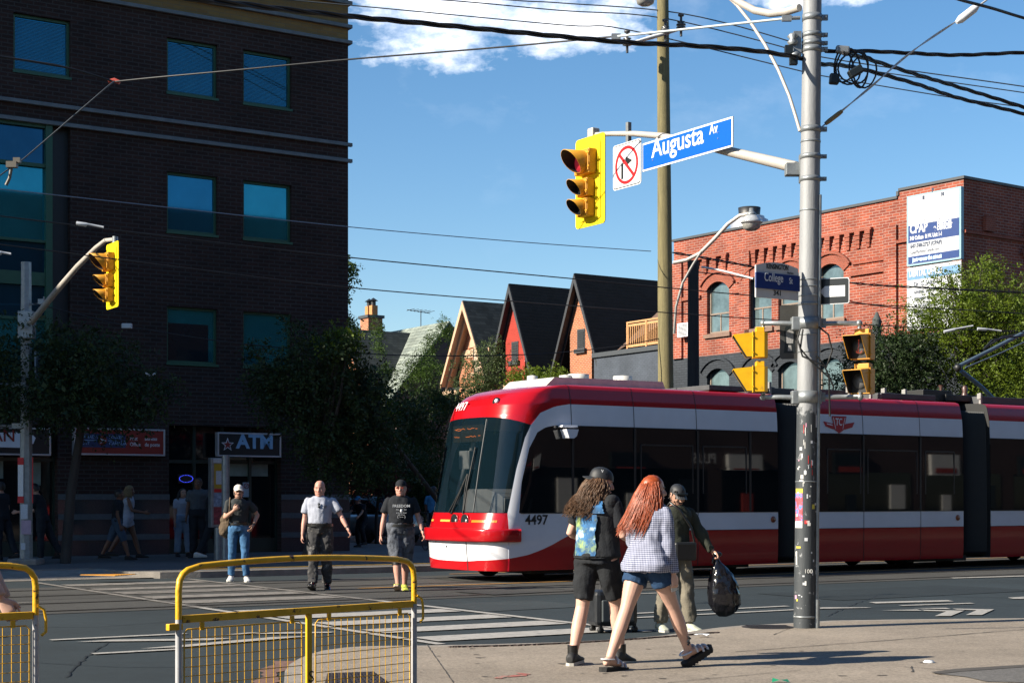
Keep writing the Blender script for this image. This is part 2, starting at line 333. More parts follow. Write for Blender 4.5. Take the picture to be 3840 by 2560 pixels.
mark('lane_marking', [rect(11.5, 14.7, 16.0, 16.12), rect(11.5, 14.7, 15.42, 15.54), [(14.7, 15.42), (15.4, 15.2), (15.4, 15.3), (14.9, 15.6), (14.7, 15.54)]], M_PAINT)
A = [G(u, v) for u, v in ((3258, 2263), (3310, 2255), (3555, 2252), (3575, 2257))]
def markp(name, quads, m):
    b = MB()
    for qd in quads: b.add([(p.x, p.y, .0125) for p in [G(u, v) for u, v in qd]], [tuple(range(len(qd)))])
    return struct(b.build(name, m))
def cv(x, y): return 2500 + x * .5697, 1950 + y * .5697
markp('lane_marking', [[cv(*p) for p in r] for r in (
    [(1330, 542), (1375, 551), (1890, 537), (1850, 529)], [(1525, 563), (1555, 567), (2030, 551), (2000, 547)],
    [(1410, 597), (1680, 599), (1650, 591)], [(1615, 583), (1870, 588), (1840, 580)], [(1670, 592), (1700, 600), (1840, 604), (1765, 634), (1870, 634), (1960, 598), (1840, 597)],
    [(1880, 585), (1910, 592), (2040, 596), (1970, 627), (2075, 627), (2155, 590)], [(2245, 513), (2280, 520), (2352, 521), (2352, 506)], [(1865, 381), (1890, 385), (2352, 372), (2352, 367)])], M_PAINT)
mark('lane_marking', [rect(11.8, 60, 22.88, 22.99), rect(15.5, 60, 26.3, 26.4)], M_ORANGE)
mark('lane_marking', [rect(13.6, 15.3, 19.3, 19.4)], M_PAINT)
struct(mesh_obj('oil_stain', [tuple(G(*p).xy) + (.0165,) for p in ((1700, 2220), (1900, 2214), (2050, 2222), (1850, 2232))], [(0, 1, 2, 3)], asphalt('stain', (0.04, .04, .04))))
# tar lines, patches and tyre dirt on the asphalt
b = MB(); rnd = random.Random(8)
for (u0, v0), (u1, v1) in (((40, 2480), (900, 2500)), ((100, 2350), (640, 2330)), ((2700, 2300), (3840, 2270)), ((2200, 2290), (2620, 2350)), ((250, 2540), (420, 2400)), ((3100, 2310), (3300, 2230))): strip(b, [G(u0, v0), G((u0 + u1) / 2 + rnd.uniform(-30, 30), (v0 + v1) / 2 + rnd.uniform(-12, 12)), G(u1, v1)], .016, .0065, .02, rnd)
struct(b.build('tar_line', mat('tar', (.008, .010, .012), .6, var=.2)))
sheet('road_patch', [(2.2, 16.8), (4.6, 16.9), (4.5, 19.2), (2.0, 19.1)], .0055, asphalt('patch_dark', (.014, .021, .025)))
sheet('road_patch', [(16.2, 16.6), (20.6, 16.7), (20.5, 18.6), (16.3, 18.5)], .0055, MATS['patch_dark'])
sheet('road_patch', [(10.8, 17.4), (12.6, 17.5), (12.5, 19.0), (10.9, 18.9)], .0055, asphalt('patch_light', (.027, .035, .039)))
b = MB()
for k in range(26): c_ = G(rnd.uniform(1500, 3800), rnd.uniform(2430, 2560), .1); r_ = rnd.uniform(.012, .05); b.add([(c_.x + r_ * cos(a) * rnd.uniform(.6, 1.3), c_.y + r_ * .8 * sin(a) * rnd.uniform(.6, 1.3), .1045) for a in [pi * i / 5 for i in range(10)]], [tuple(range(10))])
o_ = struct(b.build('gum_stain', mat('gum', (.075, .065, .055), .9, var=.3)))
# pink utility marks sprayed on the near slab
markp2 = MB()
for qd in ([(1850, 2543), (1890, 2533), (1915, 2534), (1880, 2544)], [(1905, 2533), (1980, 2528), (1975, 2534), (1900, 2540)], [(1935, 2522), (1990, 2527), (1985, 2530), (1930, 2527)]):
    markp2.add([tuple(G(u, v, .1).xy) + (.1055,) for u, v in qd], [(0, 1, 2, 3)])
struct(markp2.build('spray_mark', mat('spray_red', (0.32, .10, .08), .8, var=.3, col2=(0.20, 0.17, 0.138), c2t=.5, c2s=12)))
# ---- far pavement: raised kerb from s=10.3 rightwards, flush ramp left of it
def arc(cx, cy, r, a0, a1, n): return [(cx + r * cos(a0 + (a1 - a0) * i / n), cy + r * sin(a0 + (a1 - a0) * i / n)) for i in range(n + 1)]
fp = [(9.7, 30.0), (9.75, 29.0), (9.9, 28.3), (10.3, 27.85), (11.0, 27.66), (19.0, 27.66)] + arc(19.0, 30.66, 3.0, -pi / 2, 0, 8)[1:] + [(22.0, 190), (-80, 190), (-80, 30.0)]
slab('far_kerb', [tuple(W(*p))[:2] for p in fp], -.02, .117, M_KERB)
fp2 = [(9.7, 30.2), (9.95, 29.0), (10.1, 28.4), (10.4, 28.05), (11.0, 27.84), (19.0, 27.84)] + arc(19.0, 30.66, 2.82, -pi / 2, 0, 8)[1:] + [(21.8, 190), (-80, 190), (-80, 30.2)]
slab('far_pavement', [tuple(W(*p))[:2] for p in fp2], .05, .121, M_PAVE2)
fq = [(33.5, 190), (33.5, 30.66)] + arc(36.5, 30.66, 3.0, pi, 1.5 * pi, 8)[1:] + [(200, 27.66), (200, 190)]
slab('far_kerb', [tuple(W(*p))[:2] for p in fq], -.02, .117, M_KERB)
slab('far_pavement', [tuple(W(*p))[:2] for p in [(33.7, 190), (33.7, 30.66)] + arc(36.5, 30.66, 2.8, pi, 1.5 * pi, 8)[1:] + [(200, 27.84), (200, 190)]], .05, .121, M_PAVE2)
# ramp wedge in front of the left kerb end
b = MB(); b.add([tuple(W(-10, 28.2, .008)), tuple(W(9.0, 28.2, .008)), tuple(W(10.2, 27.9, .02)), tuple(W(9.8, 29.5, .123)), tuple(W(-10, 29.9, .123))], [(0, 1, 2, 3, 4)]); struct(b.build('kerb_ramp', M_KERB))
M_TACT = mat('tactile_yellow', (0.42, 0.19, 0.02), .6, var=.2, scale=10)
def tactile(name, corners, z, m, nu, nv, label, r=.012):
    """corners in world xy, bilinear field of domes on a thin plate"""
    b = MB(); a, b1, c, d = [Vector((p.x, p.y, z)) for p in corners]
    up = Vector((0, 0, .008)); b.add([a, b1, c, d, a + up, b1 + up, c + up, d + up], [(4, 5, 6, 7), (0, 1, 5, 4), (1, 2, 6, 5), (2, 3, 7, 6), (3, 0, 4, 7)])
    for i in range(nu):
        for j in range(nv):
            u, v = (i + .5) / nu, (j + .5) / nv; p = a.lerp(b1, u).lerp(d.lerp(c, u), v) + up
            b.add([p + Vector((r * cos(k * pi / 3), r * sin(k * pi / 3), 0)) for k in range(6)] + [p + Vector((r * .6 * cos(k * pi / 3), r * .6 * sin(k * pi / 3), .006)) for k in range(6)], [(k, (k + 1) % 6, 6 + (k + 1) % 6, 6 + k) for k in range(6)] + [tuple(range(6, 12))])
    o = b.build(name, m); tag(o, label, 'tactile plate'); return o
tactile('tactile_plate', [G(300, 2160, .1), G(430, 2172, .06), G(512, 2153, .12), G(400, 2150, .14)], .122, M_TACT, 24, 8, 'yellow dimpled tactile plate on the far kerb ramp, in sunlight', .022)
tactile('tactile_plate', [G(1215, 2575, .1), G(1490, 2585, .1), G(1400, 2519, .1), G(1228, 2526, .1)], .1, mat('cast_iron', (0.035, .028, .028), .5, .4, var=.3), 14, 9, 'dark cast iron tactile plate behind the yellow barrier mesh', .016)
o = sheet('platform_strip', [(11.2, 28.3), (60, 28.3), (60, 28.75), (11.2, 28.75)], .127, mat('worn_yellow', (0.32, .18, .03), .8, var=.3))
# ================================================================ BUILDINGS (all in street coordinates s,t,z, parented to an empty turned by TH)
class SB(MB):
    """mesh in street coordinates, stored relative to the thing's base"""
    def put(self, name, mats, parent, org=(0, 0, 0), **k):
        self.v = [(x - org[0], y - org[1], z - org[2]) for x, y, z in self.v]
        return self.build(name, mats, parent, **k)
def sthing(name, label, cat, s, t, z=0.12, group=None):
    o = thing(name, label, cat, W(s, t, z), TH, group); o['_o'] = (s, t, z); return o
def og(o): return tuple(o['_o'])
def facade(b, O, rt, inn, a0, a1, z0, z1, holes, dep=0.22, m=0, mr=None):
    """wall skin with openings. O+rt*a ; reveals go along inn"""
    O = Vector(O); rt = Vector(rt); inn = Vector(inn)
    A = sorted({a0, a1} | {h[0] for h in holes} | {h[1] for h in holes}); Z = sorted({z0, z1} | {h[2] for h in holes} | {h[3] for h in holes})
    A = [a for a in A if a0 <= a <= a1]; Z = [z for z in Z if z0 <= z <= z1]
    def p(a, z, d=0): return O + rt * a + inn * d + Vector((0, 0, z))
    for i in range(len(A) - 1):
        for j in range(len(Z) - 1):
            ca, cz = (A[i] + A[i + 1]) / 2, (Z[j] + Z[j + 1]) / 2
            if any(h[0] < ca < h[1] and h[2] < cz < h[3] for h in holes): continue
            b.add([p(A[i], Z[j]), p(A[i + 1], Z[j]), p(A[i + 1], Z[j + 1]), p(A[i], Z[j + 1])], [(0, 1, 2, 3)], m)
    for h in holes:
        a, c, z, y = h[:4]
        for q in ((p(a, z), p(a, y), p(a, y, dep), p(a, z, dep)), (p(c, z), p(c, z, dep), p(c, y, dep), p(c, y)), (p(a, y), p(c, y), p(c, y, dep), p(a, y, dep)), (p(a, z), p(a, z, dep), p(c, z, dep), p(c, z))):
            b.add(q, [(0, 1, 2, 3)], m if mr is None else mr)
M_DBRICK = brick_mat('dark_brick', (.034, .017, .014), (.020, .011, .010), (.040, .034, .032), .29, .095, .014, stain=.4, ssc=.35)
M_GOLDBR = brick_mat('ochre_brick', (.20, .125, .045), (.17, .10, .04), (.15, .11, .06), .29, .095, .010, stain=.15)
M_STONE = mat('grey_stone', (.11, .125, .135), .7, var=.2, scale=4)
M_GREEN = mat('green_frame', (.02, .075, .04), .45, var=.1)
M_GRANITE = mat('dark_granite', (.028, .033, .038), .22, var=.35, scale=30)
def glass(name, c, metal=.75, rough=.03, var=.15, sc=.8):
    return mat(name, c, rough, metal, var=var, scale=sc, spec=.6)
M_TINT = glass('tinted_glass', (.015, .15, .25)); M_TINT2 = glass('teal_glass', (.02, .23, .30)); M_TINTD = glass('dark_glass', (.012, .02, .028), .3)
M_BLIND = mat('blind_slats', (.02, .09, .13), .8, var=.05)
M_BLACKM = mat('black_metal', (.012, .013, .014), .5, var=.1)
M_SHOPG = mat('shop_glass', (.006, .009, .011), .05, var=.2, scale=1.5)
bs0 = sthing('brick_office_building', 'tall dark brick office block with blue blinded windows and ochre top band', 'building', 18.48, 36.5)
T0 = 36.5; O = og(bs0)
wins = [(13.67, 14.95), (15.62, 16.91)]
rows = [(11.13, 12.43), (7.82, 9.24), (4.69, 6.03)]
holes = [(a, c, z, y) for a, c in wins for z, y in rows + [(14.5, 15.8)]]
holes += [(10.05, 11.35, 11.13, 12.43)] + [(x, x + 1.3, z, y) for x in (6.4, 2.6, -1.0, -4.6, -8.2) for z, y in [(11.13, 12.43), (14.5, 15.8)]]
bay = (4.2, 11.35, 3.75, 9.98); holes.append(bay)
shop1 = (4.0, 11.05, .12, 3.1); shop2 = (13.72, 16.62, .12, 3.2); holes += [shop1, shop2]
b = SB(); facade(b, (0, T0, 0), (1, 0, 0), (0, 1, 0), -26, 18.48, .12, 13.05, [h for h in holes if h[3] < 13.05], .28)
facade(b, (0, T0, 0), (1, 0, 0), (0, 1, 0), -26, 18.48, 14.0, 16.2, [h for h in holes if h[2] > 14], .28)
b.add([(18.48, T0, .12), (18.48, 60, .12), (18.48, 60, 16.2), (18.48, T0, 16.2), (-26, T0, .12), (-26, 60, .12), (-26, 60, 16.2), (-26, T0, 16.2)], [(0, 1, 2, 3), (4, 7, 6, 5), (3, 2, 6, 7), (1, 5, 6, 2)])
b.b2((-26, T0, 16.201), (-4, 60, 24.6)); b.put('wall', M_DBRICK, bs0, O)  # upper block out of view, added so its shadow reaches the far kerb
b = SB(); b.add([(-26, T0 + .003, 13.05), (18.48, T0 + .003, 13.05), (18.48, T0 + .003, 14.0), (-26, T0 + .003, 14.0)], [(0, 1, 2, 3)]); b.put('ochre_band', M_GOLDBR, bs0, O)
for z in (9.97, 10.38, 12.98, 13.38, 13.98):
    b = SB(); b.b2((-26, T0 - .10, z), (18.56, T0 - .004, z + .09))
    if z > 12: b.b2((18.483, T0 + .0, z), (18.56, 60, z + .09))
    b.put('cornice', M_STONE, bs0, O, bevel=.01)
rnd = random.Random(1)
for h in holes:
    if h in (bay, shop1, shop2): continue
    a, c, z, y = h; fr = SB()
    for q in (((a, z), (c, z + .06)), ((a, y - .06), (c, y)), ((a, z + .06), (a + .06, y - .06)), ((c - .06, z + .06), (c, y - .06))):
        fr.b2((q[0][0], T0 + .10, q[0][1]), (q[1][0], T0 + .2, q[1][1]))
    fr.b2((a - .02, T0 - .03, z - .06), (c + .02, T0 + .1, z - .002))
    wo = fr.put('window', M_GREEN, bs0, (a, T0, z)); wo.location = (a - O[0], T0 - O[1], z - O[2])
    g = SB(); k = (a > 15 and z < 10) or z < 6
    if z < 6 and a < 15:
        g.b2((a + .06, T0 + .15, z + .06), (c - .06, T0 + .17, y - .38), 1); g.b2((a + .06, T0 + .15, y - .38), (c - .06, T0 + .17, y - .06), 0)
        g.b2((a + 1.1, T0 + .148, z + .06), (c - .06, T0 + .15, y - .38), 0)
    else: g.b2((a + .06, T0 + .15, z + .06), (c - .06, T0 + .17, y - .06), 0)
    g.put('pane', [M_TINT2 if k else M_TINT, M_TINTD], wo, (a, T0, z))
    if z > 10:
        s_ = SB(); n = 36
        for i in range(n): zz = z + .08 + (y - z - .16) * i / n; s_.b2((a + .07, T0 + .142, zz), (c - .07, T0 + .148, zz + .012))
        s_.put('blind', M_BLIND, wo, (a, T0, z))
# glazed bay
fr = SB(); a, c, z, y = bay
zt = [3.75, 4.6, 5.55, 6.35, 7.3, 8.55, 9.3, 9.98]
fr.b2((10.78, T0 - .02, z), (10.93, T0 + .25, y)); fr.b2((7.4, T0 - .02, z), (7.55, T0 + .25, y)); fr.b2((a, T0, z), (a + .15, T0 + .25, y))
for zz, hh in ((7.28, .06), (9.0, .08), (6.30, .30), (5.50, .07), (3.75, .2), (9.9, .08)): fr.b2((a + .15, T0 + .02, zz), (10.78, T0 + .2, zz + hh))
bo = fr.put('window', M_GREEN, bs0, (a, T0, z)); bo.location = (a - O[0], T0 - O[1], z - O[2]); bo['label'] = 'large green framed glazed bay'
g = SB(); g.b2((a + .15, T0 + .12, 7.34), (10.78, T0 + .14, 9.0), 0); g.b2((a + .15, T0 + .12, 9.08), (10.78, T0 + .14, 9.9), 1); g.b2((a + .15, T0 + .12, 5.57), (10.78, T0 + .14, 7.28), 1); g.b2((a + .15, T0 + .12, 3.95), (10.78, T0 + .14, 5.5), 0)
g.put('pane', [M_TINT2, glass('navy_glass', (.01, .07, .13))], bo, (a, T0, z))
b = SB(); b.b2((10.93, T0 + .2, z), (11.35, T0 + .22, y)); b.put('recess_panel', M_BLACKM, bs0, O)
# granite base with pale bands
for a, c in ((11.05, 13.72), (16.62, 18.48)):
    b = SB(); b.b2((a, T0 - .03, .12), (c + (.03 if c > 18 else 0), T0 - .003, 1.52)); b.put('granite_base', M_GRANITE, bs0, O)
    b = SB()
    for zz in (.48, .96, 1.42): b.b2((a, T0 - .045, zz), (c + (.045 if c > 18 else 0), T0 - .031, zz + .13))
    b.put('stone_band', mat('pale_band', (.07, .08, .088), .6, var=.2, scale=12), bs0, O)
# shop fronts
for a, c, z, y in (shop1, shop2):
    b = SB(); b.b2((a, T0 + .3, z), (c, T0 + .32, y)); sh = b.put('shopfront_glazing', M_SHOPG, bs0, (a, T0, z)); sh.location = (a - O[0], T0 - O[1], z - O[2])
    b = SB(); n = 5 if a < 10 else 4
    for i in range(n + 1): x = a + (c - a) * i / n; b.b2((max(a, x - .035), T0 + .22, z), (min(c, x + .035), T0 + .298, y))
    b.b2((a, T0 + .24, 2.3), (c, T0 + .296, 2.38)); b.b2((a, T0 + .24, z), (c, T0 + .296, z + .35)); b.put('mullions', mat('dark_green_metal', (.012, .03, .024), .4), sh, (a, T0, z))
for q in ((8.9, 1.9, 9.9, 2.4), (10.3, 1.75, 10.75, 2.28), (15.3, 2.0, 16.4, 2.35), (15.4, .6, 15.75, 1.1)): b = SB(); b.b2((q[0], T0 + .292, q[1]), (q[2], T0 + .299, q[3])); b.put('interior_panel', mat('pale_panel', (.20, .25, .22), .7, var=.2), bs0, O)
tw_ = sthing('shade_block', 'unseen tall block added left of the view to shade the far pavement', 'building', -26.5, 36.5); O = og(tw_)
b = SB(); b.b2((-66, 36.5, 0), (-26.5, 60, 24.6)); b.put('wall', M_DBRICK, tw_, O)  # plain unseen mass, added to throw shade over the far pavement
# ---- signs on it (each a thing)
M_W = mat('sign_white', (.62, .64, .68), .5, var=.05); M_BLK = mat('sign_black', (.008, .012, .014), .4, var=.1); M_RED = mat('sign_red', (.22, .02, .015), .4, var=.05)
M_NAVY = mat('sign_navy', (.01, .03, .10), .4, var=.05); M_ALU = mat('sign_aluminium', (.45, .46, .48), .4, .6, var=.1); M_LBLUE = mat('sign_pale_blue', (.22, .38, .55), .5, var=0)
def signbox(name, label, a, c, z, y, m, T=T0, dep=.16, cat='sign'):
    o = sthing(name, label, cat, a, T - dep, z); b = MB(); w_, h_ = c - a, y - z
    b.b2((.04, 0, .04), (w_ - .04, dep - .004, h_ - .04)); b.build('panel', m, o)
    b = MB()
    for q in (((0, 0), (w_, .04)), ((0, h_ - .04), (w_, h_)), ((0, .04), (.04, h_ - .04)), ((w_ - .04, .04), (w_, h_ - .04))): b.b2((q[0][0], -.015, q[0][1]), (q[1][0], dep - .006, q[1][1]))
    b.build('frame', M_ALU, o, bevel=.005); return o, w_, h_
X_, Z_ = (1, 0, 0), (0, 0, 1)
def star(cx, cz, r, r2, n=5): return [(cx + (r if k % 2 == 0 else r2) * sin(pi * k / n), cz + (r if k % 2 == 0 else r2) * cos(pi * k / n)) for k in range(2 * n)]
o, w_, h_ = signbox('shop_sign', 'black ATM sign with a red star outlined in white', 14.88, 16.55, 2.46, 3.05, M_BLK)
lettering('ATM', .46, M_LBLUE, o, (.50, -.006, .13), X_, Z_, .01, bold=.05, xs=1.02)
b = MB(); b.prism(star(.26, .29, .17, .07), -.012, -.002, ax='y'); b.build('star_outline', M_W, o)
b = MB(); b.prism(star(.26, .29, .125, .05), -.018, -.0125, ax='y'); b.build('star', M_RED, o)
o, w_, h_ = signbox('shop_sign', 'red post office sign with a navy panel and white words', 11.38, 13.56, 2.45, 3.08, M_RED)
b = MB(); b.b2((.10, -.008, .18), (1.22, -.001, .50)); b.build('navy_panel', M_NAVY, o)
b = MB(); b.b2((.10, -.012, .335), (.52, -.009, .347)); b.b2((.80, -.012, .335), (1.22, -.009, .347)); b.build('rule', M_LBLUE, o)
b = MB(); b.prism([(.66 + .11 * cos(k * pi / 12), .34 + .11 * sin(k * pi / 12)) for k in range(24)], -.014, -.009, ax='y'); b.build('roundel', M_RED, o)
b = MB(); b.prism([(.58, .40), (.76, .34), (.60, .27), (.66, .33)], -.018, -.0145, ax='y'); b.build('wing_emblem', M_W, o)
for s_, x, z in (('CANADA', .13, .37), ('POST', .13, .225), ('POSTES', .82, .37), ('CANADA', .82, .225)): lettering(s_, .10, M_LBLUE, o, (x, -.011, z), X_, Z_, .003)
for s_, x, z in (('Post', 1.32, .34), ('Office', 1.32, .20), ('Bureau', 1.68, .34), ('de poste', 1.68, .20)): lettering(s_, .125, M_W, o, (x, -.004, z), X_, Z_, .004, xs=.85)
o, w_, h_ = signbox('shop_sign', 'black convenience shop sign with red letters on a white swoosh', 8.3, 10.85, 2.42, 3.05, M_BLK)
pts = [(.6, .22), (1.2, .18), (1.9, .17), (2.15, .27), (2.2, .40), (2.1, .50), (1.9, .52), (1.3, .50), (.6, .54)]
b = MB(); b.prism(pts, -.012, -.002, ax='y'); b.build('swoosh', M_W, o)
lettering('BAN', .36, M_RED, o, (1.02, -.016, .24), X_, Z_, .004, bold=.014); lettering('ENCE', .12, M_W, o, (1.0, -.016, .08), X_, Z_, .004)
# security globe lamp on the wall
s_, z_ = onT(562, 1402, T0 - .25); o = sthing('wall_camera', 'white round dome camera on the brick wall', 'camera', s_, T0, z_)
b = MB(); b.lathe([(0, 0), (.09, .01), (.12, .05), (.12, .09)], (0, -.28, -.06), 14); b.build('housing', M_W, o); b = MB(); b.ball((0, -.28, -.06), .08, 12); b.build('dome', M_TINTD, o)
b = MB(); b.tube([(0, -.28, .03), (0, -.1, .04), (0, 0, .04)], .02); b.build('bracket', M_W, o)
# blue led OPEN style oval in the door
s_, z_ = onT(697, 1794, T0 + .2); o = sthing('led_sign', 'blue dotted oval led sign in the shop doorway', 'sign', s_, T0 + .2, z_)
b = MB()
for k in range(26): b.ball((.17 * cos(2 * pi * k / 26), -.02, .085 * sin(2 * pi * k / 26)), .007, 5)
b.build('leds', mat('blue_led', (.02, .03, .4), .4, var=0, emis=(.05, .08, 1), est=1.3), o); b = MB(); b.b2((-.2, -.01, -.11), (.2, .01, .11)); b.build('backboard', M_BLK, o)
# number sign "2" by the corner
s_, z_ = onT(1203, 1768, T0 - .06); o = sthing('wall_sign', 'small pale sign with the number 2 on the brick wall', 'sign', s_, T0 - .06, z_)
b = MB(); b.b2((-.12, 0, -.10), (.12, .05, .16)); b.build('plate', mat('pale_blue_plate', (.25, .36, .45), .5), o); lettering('2', .2, M_BLK, o, (-.05, -.003, -.07), X_, Z_, .003, bold=.008)
s_, z_ = onT(925, 1832, T0 + .2); o = sthing('wall_sign', 'white no smoking notice with a red ring on the shop glass', 'sign', s_, T0 + .22, z_)
b = MB(); b.b2((-.09, 0, -.2), (.09, .02, .16)); b.build('plate', mat('pale_plate2', (.30, .36, .42), .5), o); b = MB()
for k in range(20):
    a = 2 * pi * k / 20; b.box((.06 * cos(a), -.004, .07 + .06 * sin(a)), (.016, .006, .022), M=Matrix.Rotation(-a, 3, 'Y'))
b.box((0, -.004, .07), (.012, .006, .12), M=Matrix.Rotation(.8, 3, 'Y')); b.build('ring', M_RED, o)

# ================================================================ red brick building at the right
S1, T1, RTW, LT1 = 41.2, 36.5, R(3.5), 50.77
CNR = W(S1, T1)
def onS(u, v, s):      # on the slightly turned side wall: distance along it (as t) and height
    q = (u - 1920) / F; dx, dy = -sin(TH + RTW), cos(TH + RTW); off = W(s - S1, 0); cx, cy = CNR.x + off.x, CNR.y + off.y
    l = (cx - q * cy) / (q * dy - dx); Y = cy + l * dy; return T1 + l, HC + (HV - v) / F * Y
_first = len(bpy.data.objects); RBROOTS = []
_sthing = sthing
def sthing(name, label, cat, s, t, z=0.12, group=None):
    o = _sthing(name, label, cat, s, t, z, group); d = Vector(o.location) - CNR; d.z = 0; r = Matrix.Rotation(RTW, 3, 'Z') @ d; o.location = (CNR.x + r.x, CNR.y + r.y, z); o.rotation_euler.z = TH + RTW; return o
M_RBRICK = brick_mat('red_brick', (.25, .058, .030), (.155, .036, .024), (.27, .17, .14), .30, .098, .012, stain=.38, patch=None)
M_RBRICK2 = brick_mat('red_brick_trim', (.27, .065, .037), (.20, .045, .028), (.22, .12, .09), .12, .07, .008, stain=.22)
M_BPAINT = brick_mat('black_painted_brick', (.035, .042, .052), (.028, .034, .042), (.02, .024, .03), .30, .098, .012, stain=.25)
M_COPE = mat('dark_coping', (.04, .045, .05), .5, var=.1); M_SILL = mat('brown_stone', (.16, .10, .075), .8, var=.2)
rb = sthing('red_brick_building', 'red brick corner building with corbels, arched windows and black painted ground floor', 'building', S1, T1); O = og(rb)
ZT = 11.78; ZTh = 12.03; tstep = onS(3367, 800, S1)[0]
def sw(u0, u1, vt, vb):   # window on the S1 face
    a, _ = onS(u1, vt, S1); c, _ = onS(u0, vb, S1); um = (u0 + u1) / 2; return (a, c, onS(um, vb, S1)[1], onS(um, vt, S1)[1])
uw = [sw(2664, 2721, 1057, 1253), sw(2821, 2878, 1030, 1224), sw(3084, 3146, 994, 1201)]
zs, ze = sum(x[2] for x in uw) / 3, sum(x[3] for x in uw) / 3
cen = [(x[0] + x[1]) / 2 for x in uw]; hwid = .62
t_w = [cen[0], cen[1], cen[2], (cen[1] + cen[2]) / 2 + .2, cen[0] + (cen[0] - cen[1])]
t_w = [t for t in t_w if t < LT1 - .8]
print('red bldg window t', cen, zs, ze, 'tstep', tstep)
UH = [(t - hwid, t + hwid, zs, ze) for t in t_w]; LH = [(t - hwid, t + hwid, 4.1, 6.5) for t in t_w]
ZP = 7.05   # top of black paint
s2 = [45.2, 48.6, 52, 55.4]
UF = [(s - .62, s + .62, zs, ze) for s in s2]; LF = [(s - .62, s + .62, 3.3, 5.75) for s in s2]
b = SB(); facade(b, (S1, 0, 0), (0, 1, 0), (1, 0, 0), T1, LT1, ZP, ZT, UH, .25); facade(b, (0, T1, 0), (1, 0, 0), (0, 1, 0), S1, 75, ZP, ZT, UF, .25)
b.add([(S1, T1, ZT), (S1, tstep, ZT), (S1, tstep, ZTh), (S1, T1, ZTh), (75, T1, ZT), (75, T1, ZTh)], [(0, 1, 2, 3), (0, 3, 5, 4)])
b.add([(S1, LT1, .12), (75, LT1, .12), (75, LT1, ZT), (S1, LT1, ZT), (75, T1, .12), (75, T1, ZT), (S1, T1, ZT)], [(0, 1, 2, 3), (4, 5, 2, 1), (3, 2, 5, 6)])
b.put('wall', M_RBRICK, rb, O)
b = SB(); facade(b, (S1, 0, 0), (0, 1, 0), (1, 0, 0), T1, LT1, .12, ZP, LH, .25); facade(b, (0, T1, 0), (1, 0, 0), (0, 1, 0), S1, 75, .12, ZP, LF, .25); b.put('painted_base', M_BPAINT, rb, O)
b = SB(); b.b2((S1 - .06, tstep - .06, ZTh), (S1 + .3, T1 - .06, ZTh + .09)); b.b2((S1 + .3, T1 - .06, ZTh), (75, T1 + .3, ZTh + .09)); b.b2((S1 - .06, tstep, ZT), (S1 + .3, LT1 + .06, ZT + .09)); b.b2((S1 - .05, tstep - .06, ZT + .095), (S1 + .3, tstep + .04, ZTh))
b.put('coping', M_COPE, rb, O)
tp = onS(2795, 900, S1)[0]
for a, c in ((tstep, tstep + .55), (tp - .3, tp + .25), ((LT1 - .55), LT1), (T1, T1 + .4)): b = SB(); b.b2((S1 - .10, a, ZP), (S1 - .003, c, ZT - .9)); b.put('pilaster', M_RBRICK, rb, O)
b = SB()   # corbel table
rnd = random.Random(2)
def corb(t, z):
    b = SB()
    for k, (w2, d) in enumerate(((.15, .06), (.15, .09), (.15, .12), (.15, .15))): b.b2((S1 - d, t - w2 / 2 - .03 * k, z + .15 * k), (S1 - .003, t + w2 / 2, z + .15 * k + .146))
    b.put('corbel', M_RBRICK2, rb, O)
for t0_, t1_ in ((tstep + 1.3, tp - .5), (tp + 1.1, LT1 - .8)):
    n = int((t1_ - t0_) / .46)
    for i in range(n + 1): corb(t0_ + (t1_ - t0_) * i / n, 10.28)
    b = SB(); b.b2((S1 - .14, t0_ - .2, 10.86), (S1 - .002, t1_ + .2, 10.95)); b.put('corbel_shelf', M_RBRICK2, rb, O)
for i in range(14): b = SB(); b.b2((42.2 + i * 2.2, T1 - .14, 10.4), (42.7 + i * 2.2, T1 - .003, 10.9)); b.put('corbel', M_RBRICK2, rb, O)
b = SB()   # belt courses that hump over the windows
for t0_, t1_ in ((tstep + .56, tp - .31), (tp + .26, (LT1 - .56))):
    segs = sorted([t for t in t_w if t0_ < t < t1_]); x = t0_
    for t in segs:
        b.b2((S1 - .09, x, ze - .55), (S1 - .003, t - .95, ze - .42)); b.b2((S1 - .06, x, ze - .15), (S1 - .003, t - 1.05, ze - .06)); x = t + .95
    b.b2((S1 - .09, x, ze - .55), (S1 - .003, t1_, ze - .42))
b.b2((S1 - .09, T1, ze + .35), (S1 - .003, tstep, ze + .45)); b.b2((S1, T1 - .09, ze + .35), (75, T1 - .003, ze + .45))
b.put('belt_course', M_RBRICK2, rb, O)
